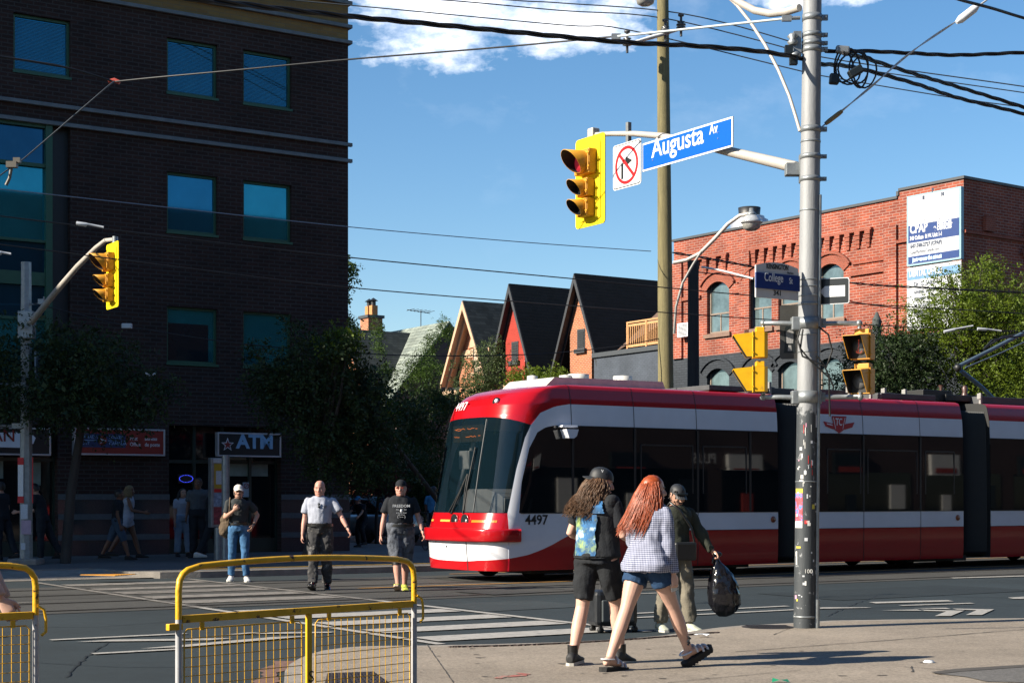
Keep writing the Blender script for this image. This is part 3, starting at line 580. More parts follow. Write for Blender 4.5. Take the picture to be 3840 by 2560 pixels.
def archwin(h, S=None, T=None, zarch=.32, black=False, parent=rb):
    """hood, arch infill, frame, panes, sill of one segmental window; on face s=S or t=T"""
    a, c, z, y = h; m = (a + c) / 2; hw = (c - a) / 2
    def q(al, d, zz): return (S + d, al, zz) if S is not None else (al, T + d, zz)
    O2 = q(m, 0, z); R_ = (hw * hw + zarch * zarch) / (2 * zarch); th = math.asin(hw / R_); n = 10
    def arcp(r, k): t_ = -th + 2 * th * k / n; return (m + r * sin(t_), y - R_ + r * cos(t_))
    fill = SB(); P1 = [arcp(R_, k) for k in range(n + 1)]
    v = [q(x, .02, zz) for x, zz in P1] + [q(x, .02, y + .001) for x, _ in P1]; fill.add(v, [(k, k + 1, n + 2 + k, n + 1 + k) for k in range(n)])
    frm = SB()
    for q0, q1 in (((a, z), (c, z + .09)), ((a, z + .09), (a + .09, y)), ((c - .09, z + .09), (c, y)), ((a + .09, (z + y) / 2 - .25), (c - .09, (z + y) / 2 - .19))): frm.b2(q(q0[0], .14, q0[1]), q(q1[0], .22, q1[1]))
    frm.b2(q(m - .03, .15, z + .09), q(m + .03, .21, (z + y) / 2 - .25))
    fo = frm.put('window', mat('window_frame_tan', (.18, .14, .11), .6), parent, O2); po = og(parent); fo.location = tuple(O2[i] - po[i] for i in range(3))
    pn = SB(); pn.b2(q(a + .09, .17, z + .09), q(c - .09, .19, y)); pn.put('pane', glass('pale_pane', (.12, .17, .18), .35, .05, .5, 1.2), fo, O2)
    si = SB(); si.b2(q(a - .12, -.1, z - .16), q(c + .12, .12, z - .002)); si.put('sill', M_BPAINT if black else M_SILL, fo, O2)
    hd = SB()
    for r0, r1, dd in ((R_ + .02, R_ + .36, .05), (R_ + .36, R_ + .46, .12)):
        A = [arcp(r0, k) for k in range(n + 1)]; B = [arcp(r1, k) for k in range(n + 1)]
        v = [q(x, -dd, zz) for x, zz in A] + [q(x, -dd, zz) for x, zz in B] + [q(x, 0, zz) for x, zz in A] + [q(x, 0, zz) for x, zz in B]; k1 = n + 1
        hd.add(v, [(k, k + 1, k1 + k + 1, k1 + k) for k in range(n)] + [(k1 + k, k1 + k + 1, 3 * k1 + k + 1, 3 * k1 + k) for k in range(n)] + [(k, 2 * k1 + k, 2 * k1 + k + 1, k + 1) for k in range(n)] + [(0, k1, 3 * k1, 2 * k1), (n, 2 * k1 + n, 3 * k1 + n, k1 + n)])
    hd.put('hood_arch', M_BPAINT if black else M_RBRICK2, fo, O2); fill.put('arch_infill', M_BPAINT if black else M_RBRICK2, fo, O2)
for h in UH: archwin(h, S=S1)
for h in LH: archwin(h, S=S1, black=True)
for h in UF: archwin(h, T=T1)
for h in LF: archwin(h, T=T1, black=True)
# things on the red building
t_, z_ = onS(2562, 1237, S1 - .3); o = sthing('air_conditioner', 'white window air conditioner on the brick wall by a drain', 'air conditioner', S1 - .35, t_, z_)
b = MB(); b.b2((0, -.33, -.28), (.34, .33, .28)); b.build('case', M_W, o, bevel=.02); b = MB()
for i in range(9): b.b2((-.012, -.26, -.22 + .05 * i), (-.001, .26, -.2 + .05 * i))
b.build('grille', M_BLK, o)
vs_, vz_ = 43.0, ZT; tv, _ = onS(2818, 820, 43.2); o = sthing('roof_vent', 'silver roof exhaust vent on the red brick roof', 'vent', 43.2, tv, ZT)
b = MB(); b.lathe([(.0, .0), (.75, .0), (.75, .75), (.60, .82), (.60, .9)], n=24); b.build('drum', M_ALU, o); b = MB(); b.lathe([(.42, .9), (.45, 1.25), (0, 1.27)], n=20); b.build('cap', M_BLACKM, o)
# billboard: two stacked panels
ta, _ = onS(3603, 700, S1 - .15); tb, _ = onS(3400, 736, S1 - .15); zt1 = onS(3500, 718, S1 - .15)[1]; zb1 = onS(3500, 985, S1 - .15)[1]; zb2 = onS(3500, 1230, S1 - .15)[1]
print('billboard', ta, tb, zt1, zb1, zb2)
bw_ = tb - ta
def bbx(x, z): return (-.012, bw_ - x, z)     # x from the left as read, face towards -s
RT, UPV = (0, -1, 0), (0, 0, 1)
M_BW = mat('billboard_white', (.42, .44, .47), .5, var=.04); M_BB = mat('billboard_blue', (.004, .030, .14), .45, var=.1); M_BE = mat('billboard_cyan_edge', (.20, .36, .42), .5, var=.05); M_TB = mat('billboard_text_blue', (.012, .025, .06), .5, var=0)
o = sthing('billboard', 'white and blue medical devices billboard high on the brick wall', 'billboard', S1 - .15, ta, zb1); Hh = zt1 - zb1
b = MB(); b.b2((0, 0, 0), (.14, bw_, Hh)); b.build('panel', M_BE, o); b = MB(); b.b2((-.008, .07, .05), (-.001, bw_ - .07, Hh - .06)); b.build('face', M_BW, o)
k = Hh / 4.75
b = MB(); b.b2((-.0105, .07, 1.55 * k), (-.0085, bw_ - .07, 2.72 * k)); b.b2((-.0105, .07, .06), (-.0085, bw_ - .07, .62 * k)); b.build('blue_band', M_BB, o)
wl = bw_ - .14
lettering('CPAP', .86 * k, M_BW, o, bbx(.14, 2.02 * k), RT, UPV, .004, xs=.72, bold=.05); lettering('&', .4 * k, M_BW, o, bbx(.14 + wl * .47, 2.05 * k), RT, UPV, .004, bold=.04)
lettering('MEDICAL', .36 * k, M_BW, o, bbx(.14 + wl * .545, 2.36 * k), RT, UPV, .004, xs=.82, bold=.04); lettering('DEVICES', .36 * k, M_BW, o, bbx(.14 + wl * .545, 2.06 * k), RT, UPV, .004, xs=.86, bold=.04)
lettering('340 College  St W, Unit 1-1', .36 * k, M_BW, o, bbx(.14, 1.66 * k), RT, UPV, .004, xs=.66, bold=.03)
lettering('647-748-2727 (CPAP)', .36 * k, M_TB, o, bbx(.16, 1.12 * k), RT, UPV, .004, xs=.82, bold=.02); lettering('CpapMachinesCanada.com', .30 * k, M_TB, o, bbx(.16, .74 * k), RT, UPV, .004, xs=.74)
lettering('just across the street', .36 * k, mat('bb_cyan', (.45, .62, .8), .5, var=0), o, bbx(.26, .2 * k), RT, UPV, .004, xs=.78, bold=.04)
for i, ch in enumerate('EPM'):
    a = R(145 - 55 * i); lettering(ch, .3 * k, M_TB, o, bbx(bw_ / 2 + .48 * cos(a) - .06, 3.75 * k + .48 * sin(a)), RT, UPV, .004, bold=.04)
for i, ch in enumerate('SOLUTIONS'):
    a = R(215 + 14 * i); lettering(ch, .14 * k, M_TB, o, bbx(bw_ / 2 + .55 * cos(a) - .04, 3.72 * k + .55 * sin(a)), RT, UPV, .004)
o = sthing('billboard', 'white dental office billboard under the blue one, behind leaves', 'billboard', S1 - .12, ta + .02, zb2); Hh = zb1 - zb2 - .05
b = MB(); b.b2((0, 0, 0), (.11, bw_, Hh)); b.build('panel', M_BW, o); b = MB(); b.b2((-.005, .02, Hh - .85 * k), (-.001, bw_ - .02, Hh - .12)); b.build('blue_band', mat('bb_faded_blue', (.10, .22, .38), .5, var=.3, scale=3), o)
lettering('DENTAL OFFICE', .68 * k, M_BW, o, bbx(.1, Hh - .76 * k), RT, UPV, .004, xs=.56, bold=.05)
for i, (s_, sz) in enumerate((('Dr. G. SARD', .44), ('GENERAL DENTISTRY', .28), ('COSMETIC DENTISTRY', .28), ('ORTHODONTICS', .28), ('EMERGENCY', .28))): lettering(s_, sz * k, M_TB, o, bbx(.3, Hh - (1.4 + .46 * i) * k), RT, UPV, .004, xs=.78)

sthing = _sthing
def onS(u, v, s):
    q = (u - 1920) / F; t = s * (CS - q * SN) / (q * CS + SN); Y = s * SN + t * CS
    return t, HC + (HV - v) / F * Y
# ================================================================ houses up the side street
M_SLATE = brick_mat('slate_roof', (.05, .058, .056), (.022, .028, .029), (.02, .024, .024), .35, .16, .01, stain=.3, bump=.6)
M_SLATEL = brick_mat('sunlit_slate_roof', (.20, .23, .20), (.13, .155, .14), (.05, .06, .05), .45, .2, .012, stain=.3, bump=.6)  # slate lightened in colour for the roof slopes facing the sun
M_BROOF = brick_mat('black_roof', (.009, .010, .011), (.006, .007, .007), (.008, .008, .009), .35, .16, .01, stain=.15, bump=.5)
M_OBRICK = brick_mat('orange_brick', (.33, .105, .042), (.22, .065, .030), (.36, .23, .16), .24, .085, .012, stain=.2)
M_OBRICK2 = brick_mat('orange_brick_patchy', (.36, .12, .05), (.27, .075, .036), (.40, .26, .18), .24, .085, .012, stain=.25)
M_REDP = brick_mat('red_painted_brick', (.30, .036, .024), (.26, .030, .021), (.22, .026, .018), .24, .085, .008, stain=.1, patch=(.55, .42, .38))
M_GREYP = brick_mat('grey_painted_brick', (.06, .072, .092), (.052, .064, .08), (.042, .05, .065), .24, .085, .010, stain=.25)
M_CREAM = mat('cream_trim', (.42, .28, .18), .7, var=.08); M_BTRIM = mat('black_trim', (.022, .024, .028), .6, var=.1)
def gable_house(label, s0, tc, hw, zr, slope, back, wall, roof, trim, zl, zr_, over=.35, hw2=None):
    """front gable facing -s. tc ridge, hw half width of wall, zl / zr_ roof foot heights left(far)/right(near)"""
    o = sthing('gabled_house', label, 'house', s0, tc); O = og(o)
    ze_ = zr - slope * hw
    b = SB(); wl = hw
    zpk = zr - .25
    v = [(s0, tc - wl, .12), (s0, tc + wl, .12), (s0, tc + wl, zpk - slope * wl), (s0, tc, zpk), (s0, tc - wl, zpk - slope * wl)]
    v += [(s0 + back, y, z) for x, y, z in v]; b.add(v, [(0, 1, 2, 3, 4), (5, 9, 8, 7, 6), (0, 4, 9, 5), (1, 6, 7, 2)]); b.put('wall', wall, o, O)
    if hw2: b = SB(); x_ = s0 + .45; v = [(x_, tc - hw2, .12), (x_, tc + hw2, .12), (x_, tc + hw2, zpk - slope * hw2), (x_, tc, zpk - .05), (x_, tc - hw2, zpk - slope * hw2)]; v += [(x + 8, y, z) for x, y, z in v]; b.add(v, [(0, 1, 2, 3, 4), (0, 4, 9, 5), (1, 6, 7, 2)]); b.put('recessed_wall', trim, o, O)
    fl = tc + (zr - zl) / slope; fr_ = tc - (zr - zr_) / slope; th = .14; b = SB()
    for y1, z1 in ((fl, zl), (fr_, zr_)):
        v = [(s0 - over, tc, zr), (s0 + back, tc, zr), (s0 + back, y1, z1), (s0 - over, y1, z1)]; v += [(x, y, z - th) for x, y, z in v]
        # gentle sag of the ridge is left out of the eaves
        b.add(v, [(0, 1, 2, 3), (7, 6, 5, 4), (0, 3, 7, 4), (1, 5, 6, 2), (3, 2, 6, 7)])
    b.put('roof', roof, o, O)
    for y1, z1 in ((fl, zl), (fr_, zr_)):
        b = SB(); d = Vector((0, y1 - tc, z1 - zr)).normalized()
        for dd, wd, sx in ((.0, .2, s0 - over - .05), (.26, .16, s0 - over + .28)):
            v = [(sx, tc, zr - dd - .02), (sx, y1, z1 - dd - .02), (sx, y1, z1 - dd - wd - .1), (sx, tc, zr - dd - wd - .25)]; v += [(x + .05, y, z) for x, y, z in v]
            b.add(v, [(0, 1, 2, 3), (7, 6, 5, 4), (0, 4, 5, 1), (2, 6, 7, 3), (0, 3, 7, 4), (1, 5, 6, 2)])
        v = [(s0 - over, tc, zr - .3), (s0 - over, y1, z1 - .2), (s0, y1, z1 - .2), (s0, tc, zr - .3)]; b.add(v, [(0, 1, 2, 3)])
        b.put('bargeboard', trim, o, O)
    return o
def flatwin(o, s0, t0, t1, z0, z1, fm, pm, sill=None, slats=0, arch=False):
    O = og(o); b = SB(); b.b2((s0 - .03, t0, z0), (s0 + .01, t1, z1)); wo = b.put('window', fm, o, (s0, t0, z0)); wo.location = (s0 - O[0], t0 - O[1], z0 - O[2])
    b = SB(); b.b2((s0 - .035, t0 + .07, z0 + .07), (s0 - .031, t1 - .07, z1 - .07)); b.put('pane', pm, wo, (s0, t0, z0))
    if slats:
        b = SB()
        for i in range(slats): zz = z0 + .1 + (z1 - z0 - .2) * i / slats; b.b2((s0 - .06, t0 + .07, zz), (s0 - .036, t1 - .07, zz + .03))
        b.put('louvre', fm, wo, (s0, t0, z0))
    if sill: b = SB(); b.b2((s0 - .14, t0 - .12, z0 - .2), (s0, t1 + .12, z0 - .002)); b.put('sill', sill, wo, (s0, t0, z0))
SH = 42.3
h3 = gable_house('orange brick house with a black steep gable, nearest of the row', SH, 60.05, .86, 11.75, 2.3, 13, M_OBRICK, M_BROOF, M_BTRIM, 7.4, 7.6, hw2=1.5)
t0_, z0_ = onS(2172, 1240, SH); flatwin(h3, SH, 59.7, 60.3, onS(2180, 1316, SH)[1] + .1, onS(2180, 1246, SH)[1] + .15, M_BTRIM, M_BLACKM, M_BTRIM, 8)
flatwin(h3, SH, 59.5, 60.5, 3.9, 6.3, M_BTRIM, glass('greenish_pane', (.05, .12, .10), .4), M_BTRIM)
flatwin(h3, SH, 59.4, 60.6, 1.0, 3.0, M_BTRIM, M_SHOPG, M_BTRIM)
h2 = gable_house('red painted house with flaking paint and a black gable, second of the row', SH, 65.6, .86, 11.9, 2.3, 11, M_REDP, M_BROOF, M_BTRIM, 6.8, 6.9, hw2=1.7)
flatwin(h2, SH, 65.3, 65.9, onS(1935, 1352, SH)[1], onS(1935, 1280, SH)[1], M_BTRIM, M_BLACKM, M_BTRIM, 6)
h1 = gable_house('orange brick house with cream bargeboards and slate roof, third of the row', SH, 69.4, 1.5, 11.45, 1.85, 10, M_OBRICK2, M_SLATE, M_CREAM, 7.4, 7.2, over=.7)
O = og(h1); b = SB(); zc = onS(1790, 1300, SH)[1]; n = 12   # arched pale surround
for k in range(n):
    a0 = pi * k / n; a1 = pi * (k + 1) / n
    v = [(SH - .06, 69.1 + r * cos(a), zc + r * sin(a)) for r in (.36, .72) for a in (a0, a1)]; b.add(v + [(SH, y, z) for x, y, z in v], [(0, 1, 3, 2), (2, 3, 7, 6), (0, 4, 5, 1)])
b.b2((SH - .05, 69.1 - 1.15, zc - .5), (SH - .002, 69.1 - .38, zc - .1)); b.b2((SH - .05, 69.1 + .38, zc - .5), (SH - .002, 69.1 + 1.9, zc - .1)); b.put('stone_surround', M_CREAM, h1, O)
flatwin(h1, SH - .01, 68.75, 69.45, zc - 1.3, zc + .05, M_BTRIM, mat('cream_blind', (.35, .28, .2), .7), M_CREAM)
# plain walls and low roofs joining the gables
o = sthing('terrace_house', 'recessed brick terrace wall with low slate roof between the gables', 'house', SH + .9, 56); O = og(o)
b = SB(); b.b2((SH + .9, 61.0, .12), (SH + 9, 72.5, 7.3)); b.put('wall', M_OBRICK, o, O)
b = SB(); v = [(SH + .3, 60.6, 7.1), (SH + .3, 73, 7.1), (SH + 5, 73, 8.6), (SH + 5, 60.6, 8.6)]; v += [(x, y, z - .15) for x, y, z in v]; b.add(v, [(0, 1, 2, 3), (7, 6, 5, 4), (0, 4, 5, 1), (0, 3, 7, 4)]); b.put('roof', M_SLATE, o, O)
b = SB(); b.b2((SH + .2, 60.6, 6.88), (SH + .32, 73, 7.08)); b.put('gutter', M_CREAM, o, O)
# slate house with cross gable, chimney and ivy
hs_ = sthing('slate_roof_house', 'ivy covered house with sunlit slate cross gabled roof and brick chimney', 'house', SH, 80); O = og(hs_)
sr, zr = 46.0, 11.5
b = SB(); b.b2((SH + .5, 78.6, .12), (SH + 8, 98, 7.2))
b.add([(42.5, 78.6, 7.2), (49.5, 78.6, 7.2), (sr, 78.6, zr - .15)], [(0, 1, 2)]); b.put('wall', mat('dark_siding', (.10, .07, .065), .8, var=.15, scale=3, stretch=(.2, .2, 20)), hs_, O)
b = SB()
for s_e, z_e in ((42.0, 6.7), (50, 6.7)):
    v = [(sr, 78.2, zr), (sr, 98.5, zr), (s_e, 98.5, z_e), (s_e, 78.2, z_e)]; v += [(x, y, z - .15) for x, y, z in v]; b.add(v, [(0, 1, 2, 3), (7, 6, 5, 4), (0, 3, 7, 4), (2, 3, 7, 6)])
b.put('roof', M_SLATEL, hs_, O)
tcg, zcg = 82.2, 11.15
b = SB()
for t_e in (tcg - 3.1, tcg + 3.1):
    v = [(41.3, tcg, zcg), (sr, tcg, zcg), (sr - 2.5, t_e, 6.6), (41.3, t_e, 6.6)]; v += [(x, y, z - .15) for x, y, z in v]; b.add(v, [(0, 1, 2, 3), (7, 6, 5, 4), (0, 3, 7, 4), (2, 3, 7, 6)])
b.put('cross_roof', M_SLATE, hs_, O)
b = SB(); b.b2((41.8, tcg - 2.8, .12), (43.5, tcg + 2.8, 6.6)); b.add([(41.8, tcg - 2.8, 6.6), (41.8, tcg + 2.8, 6.6), (41.8, tcg, zcg - .2)], [(0, 1, 2)]); b.put('cross_wall', M_OBRICK2, hs_, O)
uc = (1358 + 1427) / 2; tcn_, zc1 = onS(uc, 1195, 47.0); zc0 = onS(uc, 1240, 47)[1]
b = SB(); b.b2((46.5, tcn_ - .55, 8.5), (47.5, tcn_ + .55, zc1)); b.b2((46.4, tcn_ - .65, zc1 + .001), (47.6, tcn_ + .65, zc1 + .18), 1); ch = b.put('chimney', [M_OBRICK2, M_COPE], hs_, O)
b = SB()
for dt in (-.28, .28): b.b2((46.8, tcn_ + dt - .2, zc1 + .19), (47.2, tcn_ + dt + .2, zc1 + .8)); b.lathe([(.16, zc1 + .8), (.16, zc1 + 1.1)], (47, tcn_ + dt, 0), 8, 1); b.lathe([(.3, zc1 + 1.1), (0, zc1 + 1.3)], (47, tcn_ + dt, 0), 8, 1)
b.put('chimney_pot', [mat('terracotta', (.45, .18, .06), .8), M_BLACKM], ch, O)
o = sthing('tv_antenna', 'thin rooftop television aerial over the slate roof', 'antenna', 46.0, 81.5, 11.4); b = MB(); b.tube([(0, 0, 0), (0, 0, 1.0)], .025)
b.tube([(-.9, 0, 1), (.9, .5, .95)], .02)
for i in range(6): x = -.8 + .3 * i; b.tube([(x, -.5 + .2 * x, 1), (x, .5 + .3 * x, .98)], .015)
b.build('antenna_mast', M_BLACKM, o)
# grey painted extension with deck railing
ex = sthing('grey_extension', 'low grey painted brick building beside the orange brick house', 'building', 41.9, 52); O = og(ex)
b = SB(); b.b2((41.9, 51.85, .12), (50, 58.45, 7.75)); b.put('wall', M_GREYP, ex, O); b = SB(); b.b2((41.8, 51.86, 7.751), (50, 58.5, 7.95)); b.put('coping', M_COPE, ex, O)
b = SB(); b.b2((41.86, 52.4, 3.0), (41.899, 54.2, 5.3)); b.put('shop_board', M_BLK, ex, O)
lettering('BEES', .7, mat('grey_lettering', (.06, .06, .06), .6), ex, (-.05, 2.0, 3.1), RT, UPV, .01)
b = SB(); v = [(43.5, 51.9, 9.0), (43.5, 55.5, 9.0), (46, 53.8, 11.0), (46, 51.9, 11.0), (50, 51.9, 9), (50, 55.5, 9)]; b.add([(42.6, 57.8, 8.0), (44, 56.0, 10.0), (48, 56.0, 10.0), (50, 57.8, 8), (44, 52, 10.4), (48, 52, 10.4)], [(0, 1, 2, 3), (1, 4, 5, 2), (0, 1, 4)]); b.put('roof', mat('brown_shingle', (.09, .055, .04), .9, var=.3, scale=6), ex, O)
dk = sthing('deck_railing', 'sunlit wooden deck railing on the grey building roof', 'railing', 42.1, 52.0, 7.95); M_DECK = mat('deck_timber', (.42, .22, .09), .75, var=.2, scale=8)
b = MB(); b.b2((0, 0, 1.15), (.12, 4.3, 1.22)); b.b2((.02, 0, 1.0), (.08, 4.3, 1.1)); b.b2((.02, 0, .1), (.08, 4.3, .2)); b.build('rail', M_DECK, dk)
for y in (0.02, 1.4, 2.85, 4.2): b = MB(); b.b2((.0, y, 0), (.1, y + .1, 1.149)); b.build('post', M_DECK, dk)
b = MB()
for i in range(30): b.b2((.03, .15 + i * .138, .2), (.07, .19 + i * .138, 1.0))
b.build('baluster', M_DECK, dk)
# far end of the side street: low houses so the street is closed
for i, (s_, t_, w_, hgt) in enumerate(((14, 118, 9, 8), (25, 126, 10, 9), (37, 118, 9, 8.5))):
    o = sthing('far_house', ('left', 'middle', 'right')[i] + ' one of three low brick houses closing the side street', 'house', s_, t_, group='houses closing the side street'); O = og(o)
    b = SB(); b.b2((s_, t_, .12), (s_ + w_, t_ + 8, hgt * .62)); b.put('wall', M_OBRICK, o, O); b = SB(); zz = hgt * .62
    b.add([(s_ - .3, t_ - .3, zz), (s_ + w_ + .3, t_ - .3, zz), (s_ + w_ + .3, t_ + 8.3, zz), (s_ - .3, t_ + 8.3, zz), (s_ + w_ / 2, t_ - .3, hgt), (s_ + w_ / 2, t_ + 8.3, hgt)], [(0, 4, 5, 3), (1, 2, 5, 4), (0, 1, 4), (2, 3, 5)]); b.put('roof', M_SLATE, o, O)
# the shops on the camera's side of the street (behind the viewer; seen mirrored in the tram glass)
o = sthing('corner_shop_building', 'brick corner shop building behind the viewpoint, mirrored in the streetcar windows', 'building', 10, -8); O = og(o)
b = SB(); b.b2((-40, -26, 0), (-2.5, -9, 15)); b.b2((11, -26, 0), (75, 2.0, 15)); b.put('wall', mat('shop_wall', (.05, .03, .026), .8, var=.4, scale=.4), o, O)
b = SB()
for i in range(12): b.b2((11.6 + i * 5.2, 2.005, 6.2), (13.2 + i * 5.2, 2.03, 8.4)); b.b2((14.2 + i * 5.2, 2.005, 6.2), (15.4 + i * 5.2, 2.03, 8.4)); b.b2((11.4 + i * 5.2, 2.005, .3), (15.8 + i * 5.2, 2.03, 3.0))
b.put('shop_window', M_SHOPG, o, O)
b = SB(); rnd = random.Random(9)
for i in range(12): b.b2((11.6 + i * 5.2, 2.04, 2.9), (13.2 + i * 5.2, 2.2, 3.9), 0 if i % 2 else 2); b.b2((11.8 + i * 5.2, 2.21, 3.0), (13.0 + i * 5.2, 2.22, 3.25), 1); b.b2((14.6 + i * 5.2, 2.04, 1.2), (15.4 + i * 5.2, 2.1, 2.4), (i * 2) % 3); b.b2((12.3 + i * 5.2, 2.04, .9), (12.8 + i * 5.2, 2.08, 1.9), (i + 2) % 3)
b.put('shop_board', [mat('board_white', (.6, .6, .58), .6, var=.1), mat('board_red', (.3, .03, .02), .6, var=.1), M_BLK], o, O)
lettering('SHAWARMA', .42, mat('board_letter_red', (.4, .02, .02), .6), o, (16.6, 10.23, 3.35), (-1, 0, 0), UPV, .01, bold=.02); lettering('PLUS', .5, mat('board_letter_white', (.6, .6, .6), .6), o, (27.0, 10.23, 3.35), (-1, 0, 0), UPV, .01)
# ================================================================ THE STREETCAR  (x back along the street, y across, near side y=-1.27)
TS0, TT0 = 14.35, 24.42
tram = thing('streetcar', 'long red and white articulated streetcar numbered 4497 stopped behind the crosswalk', 'streetcar', W(TS0, TT0, 0), TH)
M_TRED = mat('tram_red', (.34, .004, .008), .2, var=.06, scale=1.5, coat=.35, spec=.4); M_TWHITE = mat('tram_white', (.64, .655, .70), .18, var=.05, scale=1.3, coat=.5)
M_TDRED = M_TRED
M_TGLASS = mat('tram_window_glass', (.004, .006, .008), .025, var=0, spec=.75)
M_WSCR = mat('windscreen_glass', (.004, .012, .018), .03, var=0, spec=.6, alpha=.62); M_RUB = mat('black_rubber', (.008, .009, .010), .6, var=.15, scale=3)
HW = 1.27
prof = [(.20, 1.25), (.31, 1.262), (.45, 1.268), (.60, 1.27), (.70, 1.27), (.86, 1.27), (.92, 1.27), (1.19, 1.27), (1.205, 1.27), (2.0, 1.265), (2.73, 1.25), (3.0, 1.235), (3.11, 1.225), (3.2, 1.21), (3.3, 1.185), (3.38, 1.165), (3.44, 1.13), (3.475, 1.03), (3.49, .7), (3.495, 0.0)]
def lerpt(tab, x):
    if x <= tab[0][0]: return tab[0][1]
    for (a, b_), (c, d) in zip(tab, tab[1:]):
        if x <= c: return b_ + (d - b_) * (x - a) / (c - a)
    return tab[-1][1]
xo = [(.2, .06), (.70, .02), (.92, .04), (1.2, .13), (2.0, .27), (2.6, .38), (2.9, .45), (3.1, .52), (3.2, .60), (3.3, .74), (3.38, .95), (3.44, 1.25), (3.475, 1.7), (3.49, 2.3), (3.495, 2.9)]
Ln = [(.2, .66), (1.2, .70), (2.9, .80), (3.2, .9), (3.495, .3)]
xw = [(1.19, .46), (1.96, .64), (2.50, .81), (2.73, .93), (2.94, 1.12), (3.06, 1.43), (3.11, 1.74)]
xs = [(1.19, .66), (1.73, .72), (2.32, .88), (2.60, 1.05), (2.69, 1.22), (2.73, 1.43)]
swz = [(.0, .33), (.11, .38), (.49, .42), (.88, .48), (1.28, .61), (1.69, .80), (2.0, .85), (2.3, .86)]
def zf(a, b_, n): return [a + (b_ - a) * i / n for i in range(n)]
Zs = zf(.2, .60, 12) + zf(.60, .92, 12) + zf(.92, 1.197, 8) + zf(1.197, 2.60, 40) + zf(2.60, 2.73, 8) + zf(2.73, 3.11, 18) + zf(3.11, 3.44, 16) + [3.44, 3.455, 3.47, 3.48, 3.487, 3.492, 3.495]
XE = 6.60
def zmap(z, x):
    if z <= .92:
        sz = lerpt(swz, x); return .2 + (sz - .2) * (z - .2) / .4 if z <= .60 else sz + (.92 - sz) * (z - .60) / .32
    if 2.60 < z < 3.11:
        zt = 2.73
        if x < lerpt(xw, z): zt = 2.90 - .18 * max(0, min(1, (x - .40) / .55))
        zt = max(zt, 2.73) if x < 1.0 else 2.73
        return 2.60 + (zt - 2.60) * (z - 2.60) / .13 if z <= 2.73 else zt + (3.11 - zt) * (z - 2.73) / .38
    return z
def outline(z):
    hw = lerpt(prof, z); x0 = lerpt(xo, z); l = lerpt(Ln, z); n = 3.0 if z < 3.1 else 3.0 - (z - 3.1) * 2.0
    return hw, x0, l, n
SEG = (34, 8, 14, 56)
def row(z0):
    def pt(k, z):
        hw, x0, l, n = outline(z); xc = x0 + l; w_ = lerpt(xw, z) if z < 3.11 else max(1.74, xc); s_ = max(lerpt(xs, z), w_ + .05)
        if z > 3.44: w_ = max(w_, xc); s_ = w_ + .05
        if k <= SEG[0]: return min(XE, XE - (XE - s_) * (k / SEG[0]))
        k -= SEG[0]
        if k <= SEG[1]: return s_ + (w_ - s_) * k / SEG[1]
        k -= SEG[1]; m_ = max(x0 + .04, min(w_, xc - l * .25))
        if k <= SEG[2]: return w_ + (m_ - w_) * k / SEG[2]
        k -= SEG[2]; n2 = n / 2
        a0 = math.asin(min(1, max(0, (xc - m_) / l) ** n2)); a = a0 + (pi / 2 - a0) * k / SEG[3]; return xc - l * sin(a) ** (1 / n2)
    def yof(x, z):
        hw, x0, l, n = outline(z); xc = x0 + l
        if x >= xc: return hw
        s = min(1, max(0, (xc - x) / l)) ** (n / 2); return hw * math.sqrt(max(0, 1 - s * s)) ** (2 / n)
    out_ = []
    for k in range(sum(SEG) + 1):
        x = pt(k, z0); z = z0
        for _ in range(2): z = zmap(z0, x); x = pt(k, z)
        y = yof(x, z) if k < sum(SEG) else 0
        out_.append((x, y, z))
    return [(x, -y, z) for x, y, z in out_] + [(x, y, z) for x, y, z in out_[:-1]][::-1]
rowsP = [row(z) for z in Zs]; NCOL = len(rowsP[0])
def klass(k, z):
    k = min(k, NCOL - 2 - k)
    if z > 3.11: return 'roof_cowl'
    scr = k >= SEG[0] + SEG[1]; pil = SEG[0] <= k < SEG[0] + SEG[1]
    if z > 1.197:
        if scr: return 'windscreen' if z < 2.73 else 'roof_cowl'
        if z > 2.73: return 'upper_band'
        return 'pillar' if pil else 'window_band'
    if z < .60: return 'skirt'
    if z > .92: return 'lamp_band' if scr else 'lower_band'
    return 'apron' if scr else 'lower_band'
cls = {}
for j in range(len(Zs) - 1):
    zm = (Zs[j] + Zs[j + 1]) / 2
    for i in range(NCOL - 1): cls.setdefault(klass(i, zm), []).append((j, i))
mm = {'roof_cowl': M_TRED, 'windscreen': M_WSCR, 'window_band': M_TGLASS, 'pillar': M_TWHITE, 'upper_band': M_TWHITE, 'lower_band': M_TWHITE, 'apron': M_TWHITE, 'skirt': M_TRED, 'lamp_band': M_TRED}
cls2 = []
for nm, fl in cls.items():
    if nm in ('pillar', 'upper_band', 'lower_band', 'window_band'): cls2 += [(nm, [q for q in fl if q[1] < NCOL // 2]), (nm, [q for q in fl if q[1] >= NCOL // 2])]
    else: cls2.append((nm, fl))
for nm, fl in cls2:
    idx = {}; V = []; Fc = []
    for j, i in fl:
        q = []
        for a, b_ in ((j, i), (j, i + 1), (j + 1, i + 1), (j + 1, i)):
            if (a, b_) not in idx: idx[(a, b_)] = len(V); V.append(rowsP[a][b_])
            q.append(idx[(a, b_)])
        Fc.append(tuple(q[::-1]))
    o = mesh_obj(nm, V, Fc, mm[nm], tram, smooth=True)
    if nm == 'windscreen': wsc = o
